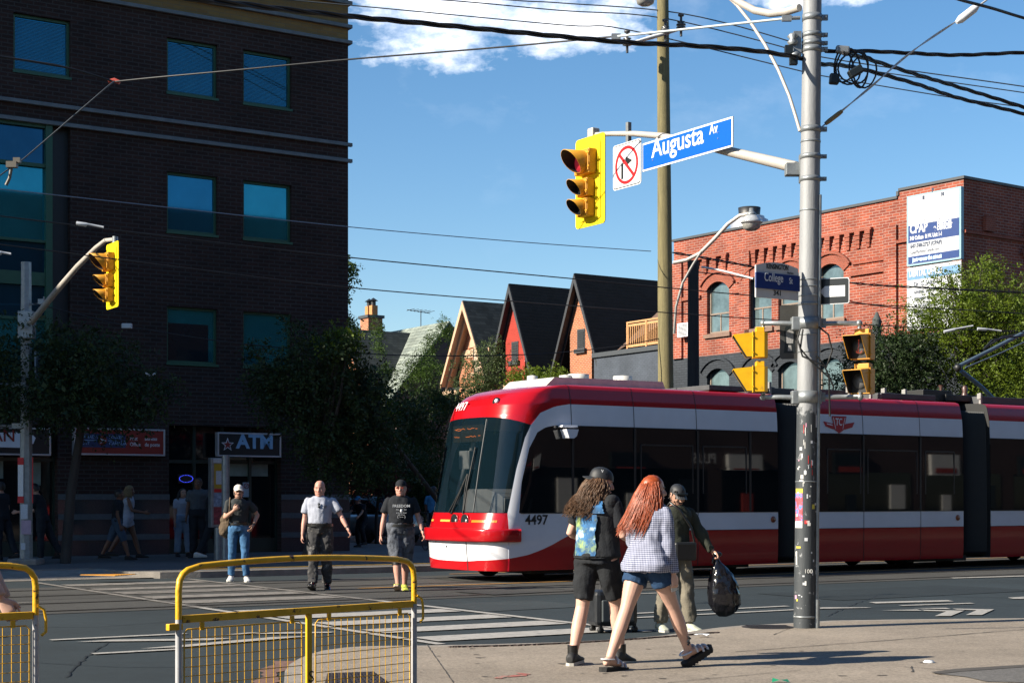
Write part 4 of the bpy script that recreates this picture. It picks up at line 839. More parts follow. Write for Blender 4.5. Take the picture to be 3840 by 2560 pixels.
# later modules from the same cross section
half = [(z, hw) for z, hw in prof]
def module(x0, x1):
    bands = (('skirt', M_TRED, .2, .86), ('lower_band', M_TWHITE, .86, 1.19), ('window_band', M_TGLASS, 1.19, 2.73), ('upper_band', M_TWHITE, 2.73, 3.11), ('roof_cowl', M_TRED, 3.11, 3.496))
    for nm, m, za, zb in bands:
        pr = [(za, lerpt(prof, za))] + [p for p in prof if za < p[0] < zb] + [(zb, lerpt(prof, zb))]; V = []; Fc = []
        for sgn in (-1, 1):
            n0 = len(V)
            for x in (x0, x1): V += [(x, sgn * hw, z) for z, hw in pr]
            k = len(pr); Fc += [(n0 + a, n0 + a + 1, n0 + k + a + 1, n0 + k + a)[::sgn] for a in range(k - 1)]
        if nm == 'roof_cowl': mesh_obj(nm, V, Fc, m, tram, smooth=True)
        else:
            h_, f_ = len(V) // 2, len(Fc) // 2; mesh_obj(nm, V[:h_], Fc[:f_], m, tram, smooth=True); mesh_obj(nm, V[h_:], [tuple(i - h_ for i in q) for q in Fc[f_:]], m, tram, smooth=True)
    b = MB(); outline = [(-hw, z) for z, hw in prof] + [(hw, z) for z, hw in prof[::-1]]
    for x in (x0, x1): b = MB(); b.add([(x, y * .995, z) for y, z in outline], [tuple(range(len(outline)))]); b.build('end_wall', M_RUB, tram)
mods = [(7.50, 11.78), (12.62, 17.4), (18.2, 22.9), (23.7, 30.0)]
for a, c in mods: module(a, c)
b = MB(); outline = [(-hw, z) for z, hw in prof] + [(hw, z) for z, hw in prof[::-1]]; b.add([(XE, y * .995, z) for y, z in outline], [tuple(range(len(outline)))]); b.build('end_wall', M_RUB, tram)
def bellows(x0, x1):
    n = 14; V = []; Fc = []
    pr = [(.25, 1.1)] + [(z, hw - .10) for z, hw in prof if z > .3 and hw > .2] + [(3.36, 0.0)]; pr = [p for p in pr if p[0] < 3.38]
    ring = [(-hw, z) for z, hw in pr] + [(hw, z) for z, hw in pr[::-1]]; k = len(ring)
    for i in range(2 * n + 1):
        x = x0 + (x1 - x0) * i / (2 * n); s = 1.0 if i % 2 else .95
        V += [(x, y * s, 1.8 + (z - 1.8) * (1 if i % 2 else .975)) for y, z in ring]
    Fc = [(i * k + j, i * k + (j + 1) % k, (i + 1) * k + (j + 1) % k, (i + 1) * k + j) for i in range(2 * n) for j in range(k)]
    mesh_obj('bellows', V, Fc, mat('bellows_rubber', (.018, .020, .022), .55, var=.1), tram)
for a, c in ((XE - .02, 7.52), (11.76, 12.64), (17.38, 18.22), (22.88, 23.72)): bellows(a, c)
# seams
def seam(x, za=.2, zb=3.47, w=.014, sides=(-1,)):
    pr = [(z, hw) for z, hw in prof if za < z < zb]; pr = [(za, lerpt(prof, za))] + pr + [(zb, lerpt(prof, zb))]; V = []; Fc = []
    for sg in sides:
        n0 = len(V)
        for xx in (x - w / 2, x + w / 2): V += [(xx, sg * (hw + .003), z + .001) for z, hw in pr]
        k = len(pr); Fc += [(n0 + a, n0 + a + 1, n0 + k + a + 1, n0 + k + a) for a in range(k - 1)]
    mesh_obj('panel_seam', V, Fc, M_RUB, tram)
for x in (1.77, ): seam(x, 2.74)
for x in (3.15, 4.6): seam(x, 2.70)
seam(4.62, .2, 1.25)
for x in (8.88, 10.5): seam(x)
for x in (14.2, 15.8, 19.8, 21.4, 25.5, 27.3): seam(x)
def hline(x0, x1, z, h, m=M_RUB, y=None, name='trim_strip'):
    b = MB(); yy = lerpt(prof, z) if y is None else y
    b.box(((x0 + x1) / 2, -(yy + .002), z), (x1 - x0, .008, h)); b.build(name, m, tram)
for a, c in [(.68, XE)] + mods: hline(a + .01, c, 1.195, .014); hline(a + .8 if a < 1 else a + .01, c, 2.73, .012)
for a, c in [(2.2, XE)] + mods: hline(a, c, .862, .008)
# window dividers, opening top lights, door leaves behind the glass band
M_WF = mat('window_divider', (.015, .017, .02), .35, var=0)
for x in (1.79, 3.16, 4.62, 5.9, 8.88, 10.5): b = MB(); b.box((x, -(lerpt(prof, 2.0) + .004), 1.96), (.05, .006, 1.5)); b.build('window_divider', M_WF, tram)
for a, c in ((3.3, 4.5), (4.75, 5.8), (7.9, 8.8), (9.0, 10.4), (10.65, 11.5)):
    b = MB(); y = -(lerpt(prof, 2.2) + .003)
    b.box(((a + c) / 2, y, 2.42), (c - a, .008, .03)); b.box(((a + c) / 2, y, 1.30), (c - a, .008, .02)); b.box((a, y, 1.86), (.03, .008, 1.13)); b.box((c, y, 1.86), (.03, .008, 1.13)); b.build('window_frame', M_WF, tram)
# bumper
def nose_ring(z0, z1, grow, xend, m, name, n=3.0, x0=-.0):
    V = []; Fc = []; pts = []; l = .70 + grow
    q = 40; xc = x0 + l
    P_ = [(xend, HW + grow)] + [(xend - (xend - xc) * k / 4, HW + grow) for k in range(1, 5)] if xend > xc else [(xc, HW + grow)]
    for k in range(1, q + 1):
        a = pi / 2 * k / q; P_.append((xc - l * sin(a) ** (2 / n), (HW + grow) * (cos(a) ** (2 / n) if k < q else 0)))
    P2 = [(x, -y) for x, y in P_] + P_[:-1][::-1]; K = len(P2)
    prof_ = [(z0, -.05), (z0 + .0, 0), (z0 + .03, .012), (z1 - .03, .012), (z1, 0), (z1, -.08)]
    for z, off in prof_:
        sc = 1 + off / HW; V += [(x0 + .4 + (x - x0 - .4) * (1 + off / .6) if x < xend - .001 else x, y * sc, z) for x, y in P2]
    Fc = [(r * K + i, (r + 1) * K + i, (r + 1) * K + i + 1, r * K + i + 1) for r in range(len(prof_) - 1) for i in range(K - 1)]
    for i in (0, K - 1): Fc.append(tuple(r * K + i for r in range(len(prof_))))
    return mesh_obj(name, V, Fc, m, tram, smooth=True)
nose_ring(.70, .925, .035, .60, M_TRED, 'bumper', x0=-.06)
b = MB(); 
def nosept(y, z, off=0.0):   # front surface x at given y,z
    hw = lerpt(prof, z); x0 = lerpt(xo, z); l = lerpt(Ln, z); n = 3.0 if z < 3.1 else 3.0 - (z - 3.1) * 2.0
    c = min(1, abs(y) / hw) ** (n / 2); s = math.sqrt(max(0, 1 - c * c)) ** (2 / n) if c < 1 else 0
    return Vector((x0 + l - l * s - off, y, z))
def nosestrip(y0, y1, z0, z1, off, m, name, n=12, par=None):
    V = []; Fc = []
    for k in range(n + 1):
        y = y0 + (y1 - y0) * k / n
        for z in (z0, z1): V.append(tuple(nosept(y, z, off)))
    Fc = [(2 * k, 2 * k + 1, 2 * k + 3, 2 * k + 2) for k in range(n)]
    return mesh_obj(name, V, Fc, m, par or tram)
M_LAMPA = mat('amber_lamp', (.55, .32, .06), .25, var=.1, scale=40); M_LAMPO = mat('orange_lamp', (.45, .16, .01), .25, var=.1, scale=40)
nosestrip(.95, .78, 1.04, 1.075, .006, M_LAMPA, 'marker_lamp'); nosestrip(.45, .10, 1.04, 1.075, .006, M_LAMPA, 'marker_lamp'); nosestrip(-.60, -1.12, 1.035, 1.075, .006, M_LAMPO, 'indicator_lamp')
b = MB(); p = nosept(.0, 1.06)
for y in (-.06, -.40):
    p = nosept(y, 1.06); nn = Vector((-1, y * .12, 0)).normalized(); Mx = nn.to_track_quat('Z', 'Y').to_matrix()
    hb = MB(); hb.lathe([(.125, -.02), (.128, .006), (.118, .010)], p, 24, 0, Mx); hb.lathe([(.118, .0095), (.0, .0085)], p, 24, 1, Mx); ho = hb.build('headlamp', [M_TRED, M_BLK], tram)
    lb = MB(); lb.ball(p + nn * .010 + Vector((0, -.062, .0)), (.02, .024, .03), 10); lb.build('bulb', mat('lamp_chrome', (.7, .7, .65), .15, .5, var=0), ho)
nosestrip(1.25, -1.26, .918, .926, .004, M_RUB, 'gap_line', 40)
# apron seams and hatch
b = MB(); V = []
for z0, z1 in ((.2, .70),): nosestrip(-.52, -.54, z0, z1, .004, M_RUB, 'apron_seam', 1)
nosestrip(.55, .53, .42, .69, .003, mat('seam_grey', (.35, .35, .36), .5, var=0), 'apron_seam', 1); nosestrip(.83, .81, .42, .69, .003, MATS['seam_grey'], 'apron_seam', 1); nosestrip(.83, .53, .42, .43, .003, MATS['seam_grey'], 'apron_seam', 2)
b = MB(); b.ball(nosept(.12, .60), .02, 8); b.build('tow_plug', M_RUB, tram)
for a in ((.88, .36, .745, .75), (.88, .36, .88, .885)): nosestrip(*a, .085, MATS['seam_grey'] if 0 else mat('dark_red_line', (.16, .005, .008), .4, var=0), 'bumper_hatch', 6)
# windscreen divider, wipers
def bar(pts, r, m, name, n=6, par=None): b = MB(); b.tube(pts, r, n); return b.build(name, m, par or tram)
bar([nosept(-.58, 1.21, .004), nosept(-.56, 2.0, .004), nosept(-.54, 2.84, .004)], .014, mat('screen_seal', (.05, .055, .06), .5, var=0), 'screen_divider')
bar([nosept(.10, 1.18, .02), nosept(-.18, 1.62, .05), nosept(-.30, 1.88, .05)], .014, M_RUB, 'wiper_arm'); bar([nosept(-.30, 1.18, .02), nosept(-.30, 1.6, .05), nosept(-.31, 1.88, .05)], .014, M_RUB, 'wiper_arm')
bar([nosept(-.32, 1.24, .03), nosept(-.34, 1.7, .04), nosept(-.40, 2.35, .035)], .016, M_RUB, 'wiper_blade'); bar([nosept(.18, 1.2, .03), nosept(-.1, 1.55, .04), nosept(-.24, 1.8, .04)], .012, M_RUB, 'wiper_blade')
# cab interior
b = MB(); b.box((2.3, 0, 2.0), (.05, 2.3, 1.7)); b.build('cab_bulkhead', mat('cab_dark', (.01, .011, .012), .7), tram)
b = MB(); b.box((1.6, 0, 1.18), (1.7, 2.2, .03)); b.build('cab_floor', MATS['cab_dark'], tram)
b = MB(); b.prism([(-.7, 1.2), (-.72, 1.45), (-.5, 1.54), (-.1, 1.62), (.5, 1.62), (.85, 1.45), (.88, 1.2)], .72, 1.25, ax='x'); b.build('dashboard', mat('dash_grey', (.30, .32, .33), .6), tram, bevel=.03)
b = MB(); b.box((.75, .62, 2.15), (.14, .36, .34)); b.build('fare_box', mat('box_grey', (.34, .36, .36), .5), tram, bevel=.02); bar([(.62, .78, 1.35), (.66, .72, 1.7), (.72, .66, 2.0)], .045, MATS['box_grey'], 'cab_pole', 10); bar([(.8, .55, 2.3), (.85, .48, 2.6)], .045, MATS['box_grey'], 'cab_pole', 10)
ds = MB(); ds.box((.62, .33, 2.62), (.04, 1.05, .30)); dso = ds.build('destination_sign', mat('sign_glass', (.03, .025, .012), .4), tram)
b = MB(); rnd = random.Random(7)
for z_, x0_, x1_, pr_ in ((2.70, .78, .02, .55), (2.68, .75, .60, 1), (2.56, .80, .62, 1), (2.56, .40, -.1, .8)):
    y = x0_
    while y > x1_:
        if rnd.random() < pr_: b.box((.598, y, z_ + rnd.choice((0, 0, .012))), (.004, .028, .012))
        y -= .036
b.build('led_text', mat('orange_led', (.5, .1, .0), .4, var=0, emis=(1, .25, .02), est=.45), dso)
b = MB(); b.prism([(-.98, 1.55), (-.94, 1.75), (-.86, 1.90), (-.88, 1.7)], .85, .9, ax='x'); b.build('hi_vis_vest', mat('vest_orange', (.8, .12, .01), .6), tram)
# cap light, camera box, door lamps, numbers, emblem
p = nosept(-.62, 3.15); nn = Vector((-.8, -.45, .35)).normalized(); Mx = nn.to_track_quat('Z', 'Y').to_matrix(); b = MB(); b.lathe([(.075, -.03), (.078, .006), (0, .008)], p, 20, 0, Mx); lo = b.build('roof_lamp', M_BLK, tram)
b = MB(); b.ball(p + nn * .02 + Vector((0, -.025, 0)), (.04, .04, .04), 10); b.build('bulb', mat('pale_lens', (.75, .8, .85), .15, var=0), lo)
b = MB(); b.prism([(1.52, 2.66), (1.78, 2.66), (1.74, 2.54), (1.68, 2.50), (1.58, 2.50)][::-1], -1.46, -1.262, ax='y'); b.box((1.65, -1.32, 2.71), (.34, .14, .04)); b.build('side_camera', M_TWHITE, tram, bevel=.015)
for x in (6.47, 11.6): b = MB(); b.lathe([(.06, 0), (.06, .014), (0, .018)], (x, -1.27, 1.05), 18, 0, Matrix.Rotation(R(90), 3, 'X')); b.build('door_lamp', mat('door_lamp_amber', (.22, .06, .02), .3, var=0), tram)
X1, Z1 = (1, 0, 0), (0, 0, 1)
M_NUM = mat('number_black', (.01, .01, .012), .4, var=0)
lettering('4497', .235, M_NUM, tram, (.78, -1.276, .955), X1, Z1, .003, xs=1.0, bold=.012)
for i, ch in enumerate('4497'):
    y = .66 - .115 * i; p = nosept(y, 2.99, .03); p2 = nosept(y, 3.14, .045); pr_ = nosept(y - .1, 2.99, .03); lettering(ch, .235, M_W, tram, p, (pr_ - p), (p2 - p), .003, xs=.92, bold=0)
ex_, ez_ = onT(3149, 1592, 23.15); ex_ -= TS0
b = MB()
b.prism([(ex_ - .42, ez_ + .06), (ex_ - .17, ez_ + .02), (ex_ + .17, ez_ + .02), (ex_ + .42, ez_ + .06), (ex_ + .36, ez_ - .04), (ex_ + .16, ez_ - .09), (ex_ - .16, ez_ - .09), (ex_ - .36, ez_ - .04)], -1.252, -1.2455, ax='y')
b.prism([(ex_ - .20, ez_ + .17), (ex_ + .20, ez_ + .17), (ex_ + .12, ez_ - .1), (ex_, ez_ - .17), (ex_ - .12, ez_ - .1)], -1.256, -1.2525, ax='y')
em = b.build('operator_emblem', mat('emblem_red', (.38, .02, .03), .4, var=0), tram)
b = MB()
for q in ([(ex_ - .34, ez_ + .025), (ex_ - .18, ez_ - .0), (ex_ - .16, ez_ - .02), (ex_ - .32, ez_ + .0)],): b.prism(q, -1.2545, -1.2522, ax='y')
for s_ in (-1, 1): b.prism([(ex_ + s_ * .165, ez_ + .145), (ex_ + s_ * .150, ez_ + .145), (ex_ + s_ * .09, ez_ - .085), (ex_ + s_ * .1, ez_ - .085)], -1.2585, -1.2563, ax='y')
b.build('emblem_line', M_W, em)
lettering('TC', .2, M_W, em, (ex_ - .10, -1.2575, ez_ - .05), X1, Z1, .003, xs=.7, bold=.006)
# roof equipment
b = MB(); b.prism([(1.5, 3.40), (1.75, 3.62), (4.2, 3.63), (4.3, 3.40)], -.75, .75, ax='y'); rf = b.build('roof_box', mat('roof_white', (.50, .49, .46), .6, var=.15), tram, bevel=.02)
for x, y, r, h in ((2.0, .35, .10, .10), (2.3, -.3, .12, .08), (2.55, -.35, .2, .11), (3.6, -.3, .18, .12)): b = MB(); b.lathe([(r, 0), (r, h), (0, h + .02)], (x, y, 3.615), 16); b.build('roof_vent', MATS['roof_white'], rf)
for x, l, y, h in ((5.6, .9, -.2, .10), (6.9, 1.2, 0, .12), (8.6, 1.4, .1, .15), (10.6, 1.6, -.1, .12), (14, 2.2, 0, .16), (16.4, 1.2, 0, .14)): b = MB(); b.box((x, y, 3.50 + h / 2), (l, 1.5, h)); b.build('roof_equipment', mat('roof_grey', (.05, .055, .06), .6, var=.3, scale=4), tram, bevel=.01)
for x in (6.85, 9.0, 9.6, 10.0, 10.6, 12.9):
    b = MB(); b.box((x, -.75, 3.60), (.05, .05, .26)); b.box((x - .04, -.75, 3.66), (.03, .1, .12)); b.build('cable_bracket', mat('bracket_grey', (.30, .30, .29), .5, .5), tram)
for k in range(3): b = MB(); b.tube([(6.9, -.5 - .12 * k, 3.62), (7.1, -.5, 3.66 - .04 * k), (7.4, -.45, 3.60)], .012); b.build('roof_cable', M_RUB, tram)
b = MB(); b.tube([(9.9, -.6, 3.62), (10.3, -.6, 3.64), (10.7, -.62, 3.6)], .02); b.build('roof_cable', M_RUB, tram)
# folded trolley pole base and pantograph arms at the right
b = MB(); b.box((11.9, -.2, 3.66), (.9, .5, .22)); b.box((12.9, -.1, 3.62), (1.6, .8, .14)); b.build('pantograph_base', M_BLACKM, tram, bevel=.01)
def tp(u, v, t): s_, z_ = onT(u, v, t); return (s_ - TS0, t - TT0, z_)
pan = MB(); pan.tube([tp(3590, 1375, 24.4), tp(3720, 1310, 24.4), tp(3900, 1215, 24.4)], .045, 10); po_ = pan.build('pantograph_upper_arm', mat('arm_blue_grey', (.10, .14, .18), .4, .4), tram)
b = MB(); b.tube([tp(3605, 1390, 24.4), tp(3680, 1450, 24.4), tp(3760, 1530, 24.4)], .05, 10); b.build('pantograph_lower_arm', MATS['arm_blue_grey'], tram)
b = MB(); b.tube([tp(3620, 1378, 24.3), tp(3760, 1320, 24.3), tp(3900, 1255, 24.3)], .016, 6); b.build('pantograph_rod', MATS['arm_blue_grey'], tram)
b = MB(); b.tube([tp(3688, 1310, 24.1), tp(3720, 1275, 24.1), tp(3780, 1265, 24.1), tp(3900, 1255, 24.1)], .022, 6); b.tube([tp(3700, 1300, 24.9), tp(3760, 1262, 24.9), tp(3900, 1240, 24.9)], .022, 6); b.build('contact_shoe', M_BLACKM, tram)
b = MB(); b.ball(tp(3592, 1378, 24.4), .09, 8); b.build('arm_joint', M_BLACKM, tram)
for q in ([(.05, 0), (.03, .12), (.06, .2)], 12.2), ([(.08, 0), (.05, .08), (.07, .16), (.03, .22)], 12.95): b = MB(); b.lathe(q[0], (q[1], -.27, 3.70), 10); b.build('insulator', mat('insulator_brown', (.07, .035, .028), .4), tram)
# underframe, bogies and wheels
b = MB(); b.box((15, 0, .30), (29, 1.9, .22)); b.build('underframe', M_RUB, tram)
for x in (5.15, 11.2, 16.4, 22.2, 28.0):
    bg_ = MB(); bg_.box((x, 0, .22), (1.7, 2.2, .16)); bo_ = bg_.build('bogie', M_RUB, tram)
    for dx in (-.6, .6):
        for y in (-.79, .72): wb = MB(); wb.lathe([(.0, 0), (.30, 0), (.30, .07), (.33, .075), (.0, .08)], (x + dx, y, .325), 20, 0, Matrix.Rotation(R(-90), 3, 'X')); wb.build('wheel', M_STEELRAIL, bo_)
wb = MB(); wb.box((1.5, 0, .2), (.9, 2.1, .14)); bo_ = wb.build('bogie', M_RUB, tram)
for y in (-.79, .72): wb = MB(); wb.lathe([(.0, 0), (.30, 0), (.30, .07), (.0, .08)], (1.3, y, .315), 20, 0, Matrix.Rotation(R(-90), 3, 'X')); wb.build('wheel', M_STEELRAIL, bo_)
# ================================================================ POLES, SIGNALS, SIGNS, BARRIERS
M_GALV = mat('galvanised', (.23, .25, .26), .45, .5, var=.2, scale=9, bump=.1); M_ARM = mat('painted_arm', (.42, .39, .35), .5, .2, var=.08)
M_YEL = mat('signal_yellow', (.62, .34, .0), .5, var=.12, scale=5, col2=(.40, .22, .02), c2t=.62, c2s=9, c2w=.1); M_YBD = mat('board_yellow', (.72, .54, .0), .5, var=.05, scale=4)
M_AMBH = mat('signal_amber_housing', (.50, .23, .01), .5, var=.12, scale=6, col2=(.30, .14, .02), c2t=.62, c2s=9, c2w=.1)
M_STICK = mat('sticker_white', (.6, .6, .58), .7, var=.1, scale=30, col2=(.12, .12, .12), c2t=.58, c2s=30)
def worn_pole_mat():
    m = mat('pole_concrete', (.24, .25, .26), .6, .15, var=.12, scale=5, bump=.15, stretch=(1, 1, .25), spec=.4); t, p = nodes_of(m)
    src = p.inputs['Base Color'].links[0].from_socket
    tcn = t.nodes.new('ShaderNodeTexCoord'); s = t.nodes.new('ShaderNodeSeparateXYZ'); t.links.new(tcn.outputs['Object'], s.inputs[0])
    n = t.nodes.new('ShaderNodeTexNoise'); n.inputs['Scale'].default_value = 9; n.inputs['Detail'].default_value = 9; n.inputs['Roughness'].default_value = .75; t.links.new(tcn.outputs['Object'], n.inputs['Vector'])
    # black protective paint below 2.45 m, worn through in patches
    a = t.nodes.new('ShaderNodeMath'); a.operation = 'MULTIPLY'; a.inputs[1].default_value = .8; t.links.new(n.outputs[0], a.inputs[0])
    b_ = t.nodes.new('ShaderNodeMath'); b_.operation = 'ADD'; t.links.new(a.outputs[0], b_.inputs[0]); t.links.new(s.outputs[2], b_.inputs[1])
    r = t.nodes.new('ShaderNodeMapRange'); r.inputs[1].default_value = 2.7; r.inputs[2].default_value = 2.62; t.links.new(b_.outputs[0], r.inputs[0])
    r2 = t.nodes.new('ShaderNodeMapRange'); r2.inputs[1].default_value = .62; r2.inputs[2].default_value = .60; t.links.new(n.outputs[0], r2.inputs[0])
    m2 = t.nodes.new('ShaderNodeMath'); m2.operation = 'MULTIPLY'; t.links.new(r.outputs[0], m2.inputs[0]); t.links.new(r2.outputs[0], m2.inputs[1])
    x = t.nodes.new('ShaderNodeMix'); x.data_type = 'RGBA'; t.links.new(m2.outputs[0], x.inputs['Factor']); t.links.new(src, x.inputs[6]); x.inputs[7].default_value = (.045, .052, .058, 1); t.links.new(x.outputs[2], p.inputs['Base Color'])
    return m
pb = G(3018, 2352, .1); PS, PT = ST(pb); PY = pb.y; PLEAN = .012
pole = thing('utility_pole', 'tall round grey pole with torn stickers on the near pavement', 'pole', (pb.x, pb.y, .1), 0)
def pr(z): return .118 - (z - .1) * .0034
def pxy(z): return (z - .1) * PLEAN
b = MB(); b.tube([(pxy(z), 0, z - .1) for z in (.1, 3, 5.0, 9.5)], [pr(.1), pr(3), pr(5.0), pr(9.5)], 28); b.build('shaft', worn_pole_mat(), pole)
def zp(v, Y=PY): return HC + (HV - v) / F * Y
def band(z, h=.05, g=.006, m=M_GALV, lug=True, nm='clamp_band'):
    b = MB(); r = pr(z) + g; b.lathe([(r - .01, -h / 2), (r, -h / 2), (r, h / 2), (r - .01, h / 2)], (pxy(z), 0, z - .1), 28)
    if lug: b.box((pxy(z) + r + .025, -.01, z - .1), (.07, .03, h * .8)); b.tube([(pxy(z) + r + .03, -.05, z - .1), (pxy(z) + r + .03, .05, z - .1)], .012, 6)
    return b.build(nm, m, pole)
for v, h, l in ((68, .07, 1), (133, .05, 1), (164, .05, 1), (187, .06, 1), (486, .06, 1), (532, .02, 0), (588, .05, 1), (672, .05, 1), (790, .015, 0), (1050, .015, 0), (1075, .015, 0), (1110, .015, 0), (1140, .03, 0), (1255, .015, 0), (1320, .012, 0), (1805, .012, 0), (2310, .02, 0)): band(zp(v), h, .006 if l else .004, lug=bool(l))
b = MB(); b.tube([(pxy(z) + .115 + (0.1 - z) * .002, -.06, z - .1) for z in (.1, .4)], .03, 10); b.tube([(pxy(z) + .112 - (z - .1) * .004, -.06, z - .1) for z in (.4, 2.4, zp(735))], .018, 8); b.build('conduit', M_GALV, pole)
def onpole(ang, z, w, h, m, name='sticker', g=.003):
    """curved patch on the pole; ang measured from the camera side, + to the right"""
    V = []; n = 6
    for k in range(n + 1):
        a = -pi / 2 + ang + (k / n - .5) * w / pr(z)
        for dz in (-h / 2, h / 2): r = pr(z) + g; V.append((pxy(z) + r * cos(a), r * sin(a), z + dz - .1))
    return mesh_obj(name, V, [(2 * k, 2 * k + 2, 2 * k + 3, 2 * k + 1) for k in range(n)], m, pole)
rnd = random.Random(11)
pal = [mat('sticker_' + n_, c, .7, var=.15, scale=40) for n_, c in (('w', (.6, .6, .58)), ('w2', (.45, .47, .5)), ('r', (.5, .02, .02)), ('y', (.5, .42, .05)), ('p', (.5, .25, .35)), ('k', (.01, .01, .012)))]
for i in range(46):
    z = rnd.uniform(.3, 2.25); onpole(rnd.uniform(-1.2, 1.1), z, rnd.uniform(.008, .035), rnd.uniform(.01, .06), rnd.choice(pal[:2] * 4 + pal), 'sticker_scrap')
for i in range(10): onpole(rnd.uniform(-.9, .4), rnd.uniform(1.5, 2.3), .006, rnd.uniform(.05, .09), pal[2 if i % 3 == 0 else 0], 'sticker_scrap')
art = mat('poster_art', (.55, .08, .10), .6, var=.5, scale=14, col2=(.08, .2, .5), c2t=.5, c2s=14); onpole(-.95, zp(1905), .10, .32, art, 'poster'); onpole(-.95, zp(1965), .10, .07, pal[0], 'poster'); onpole(-.95, zp(1840), .10, .05, pal[3], 'poster')
onpole(-1.1, zp(2090), .02, .14, pal[0], 'sticker'); onpole(-.9, zp(2050), .06, .02, pal[3], 'sticker'); onpole(.9, zp(1580), .05, .13, pal[1], 'sticker')
lettering('100', .06, pal[0], pole, (-.03, -.122, zp(2150) - .1), (1, 0, 0), (0, 0, 1), .002)
# cable rack on the pole
b = MB(); b.box((pxy(6) - .15, .02, zp(165) - .1), (.08, .1, .25)); b.build('insulator_rack', M_GALV, pole); b = MB(); b.lathe([(.04, 0), (.06, .03), (.03, .06), (.06, .09), (.03, .12)], (pxy(6) - .2, -.02, zp(172) - .1), 12); b.build('insulator', M_GALV, pole); b = MB(); b.lathe([(.04, 0), (.06, .03), (.03, .06)], (pxy(6) - .18, -.05, zp(222) - .1), 12); b.build('insulator', M_GALV, pole)
for x_, v_ in ((.25, 194), (.20, 234)): b = MB(); b.box((pxy(6) - x_, -.06, zp(v_) - .1), (.08, .07, .085)); b.build('cable_clamp', M_BLK, pole)

def visor(b, c, r, L_, m, n=20, d=(-1, 0, 0)):
    """open tunnel visor pointing to -x, cut away below"""
    V = []; c = Vector(c)
    for k in range(n + 1):
        a = -pi * .5 + 2 * pi * k / n; up = (sin(a) + 1) / 2; ln = L_ * (.12 + .88 * up ** .8)
        for rr in (r, r * .955): V += [c + Vector((0, rr * cos(a), rr * sin(a))), c + Vector((-ln, rr * cos(a) * 1.02, rr * sin(a) * 1.02 - .02 * up))]
    F_ = []; I_ = []
    for k in range(n): q = 4 * k; F_ += [(q, q + 1, q + 5, q + 4), (q + 1, q + 3, q + 7, q + 5)]; I_.append((q + 2, q + 6, q + 7, q + 3))
    b.add(V, F_, m, True); b.add(V, I_, 1, True)
M_LENSR = mat('red_lens', (.35, .02, .03), .3, var=.05, scale=60, emis=(.9, .05, .1), est=.08); M_LENSD = mat('dark_lens', (.02, .02, .02), .3, var=0); M_VIN = mat('visor_inner', (.01, .01, .01), .7, var=0)
def signal(label, s, t, zc, sc=1.0):
    """three light head facing -s with its wide yellow backboard"""
    o = thing('traffic_signal', label, 'traffic light', W(s, t, zc), TH, 'three light traffic signals')
    def rr(w, h, r, n=5):
        P_ = []
        for cx, cy, a0 in ((w - r, h - r, 0), (-w + r, h - r, pi / 2), (-w + r, -h + r, pi), (w - r, -h + r, 1.5 * pi)):
            for k in range(n + 1): a = a0 + pi / 2 * k / n; P_.append((cx + r * cos(a), cy + r * sin(a)))
        return P_
    b = MB(); b.prism(rr(.31, .555, .05), 0, .012, ax='x'); b.build('backboard', M_YBD, o)
    b = MB(); b.prism(rr(.23, .48, .03), -.012, -.001, ax='x'); b.build('board_rib', M_YBD, o)
    for zc_, r, L_ in ((.225, .14, .27), (-.09, .098, .20), (-.335, .098, .20)):
        b = MB(); b.b2((-.13, -r - .02, zc_ - r - .012), (-.013, r + .02, zc_ + r + .012)); b.build('housing', M_AMBH, o, bevel=.012)
        b = MB(); visor(b, (-.13, 0, zc_), r, L_, 0); b.build('visor', [M_AMBH, M_VIN], o)
        b = MB(); b.lathe([(r * .93, 0), (r * .93, .01), (0, .02)], (-.131, 0, zc_), 20, 0, Matrix.Rotation(R(-90), 3, 'Y')); b.build('lens', M_LENSR if zc_ > .1 else M_LENSD, o)
        b = MB(); b.tube([(-.15, -r - .03, zc_ - r * .9), (-.15, -r - .03, zc_ + r * .9)], .010, 6)
        for z in (zc_ - r * .6, zc_ + r * .6): b.tube([(-.15, -r - .06, z), (-.15, -r - .01, z)], .014, 6)
        b.build('hinge', M_AMBH, o)
    return o
def armpts(vs, s): 
    out_ = []
    for u, v in vs: t_, z_ = onS(u, v, s); out_.append(W(s, t_, z_))
    return out_
S_ARM = PS
pts = armpts([(2985, 628), (2860, 598), (2740, 570), (2600, 535), (2480, 510), (2380, 502), (2300, 502), (2232, 505)], S_ARM)
ar = thing('mast_arm', 'long tapered signal arm carrying the traffic light and street sign', 'signal arm', pts[0], 0); b = MB(); rel = [p - pts[0] for p in pts]; b.tube(rel, [.062, .058, .053, .045, .038, .034, .030, .028], 16); b.build('arm_tube', M_ARM, ar)
b = MB(); b.box(Vector((.06, -.05, -.02)), (.06, .14, .30)); b.box((-.03, .02, -.02), (.16, .12, .13)); b.build('mounting_plate', M_GALV, ar, bevel=.008)
b = MB(); b.box(rel[-1] + Vector((-.02, .03, .01)), (.12, .12, .15), rz=TH); b.build('end_box', M_ARM, ar, bevel=.02)
zs1 = (onS(2220, 523, PS)[1] + onS(2220, 857, PS)[1]) / 2; ts1 = onS(2242, 700, PS)[0]
signal('yellow backed traffic light with red lens hanging beside the street name sign', PS - .12, ts1, zs1)
bk = MB(); ph = armpts([(2357, 500)], PS)[0]; bk.box(ph - pts[0] + Vector((0, 0, -.02)), (.05, .05, .30), rz=TH); bk.build('sign_hanger', M_GALV, ar)
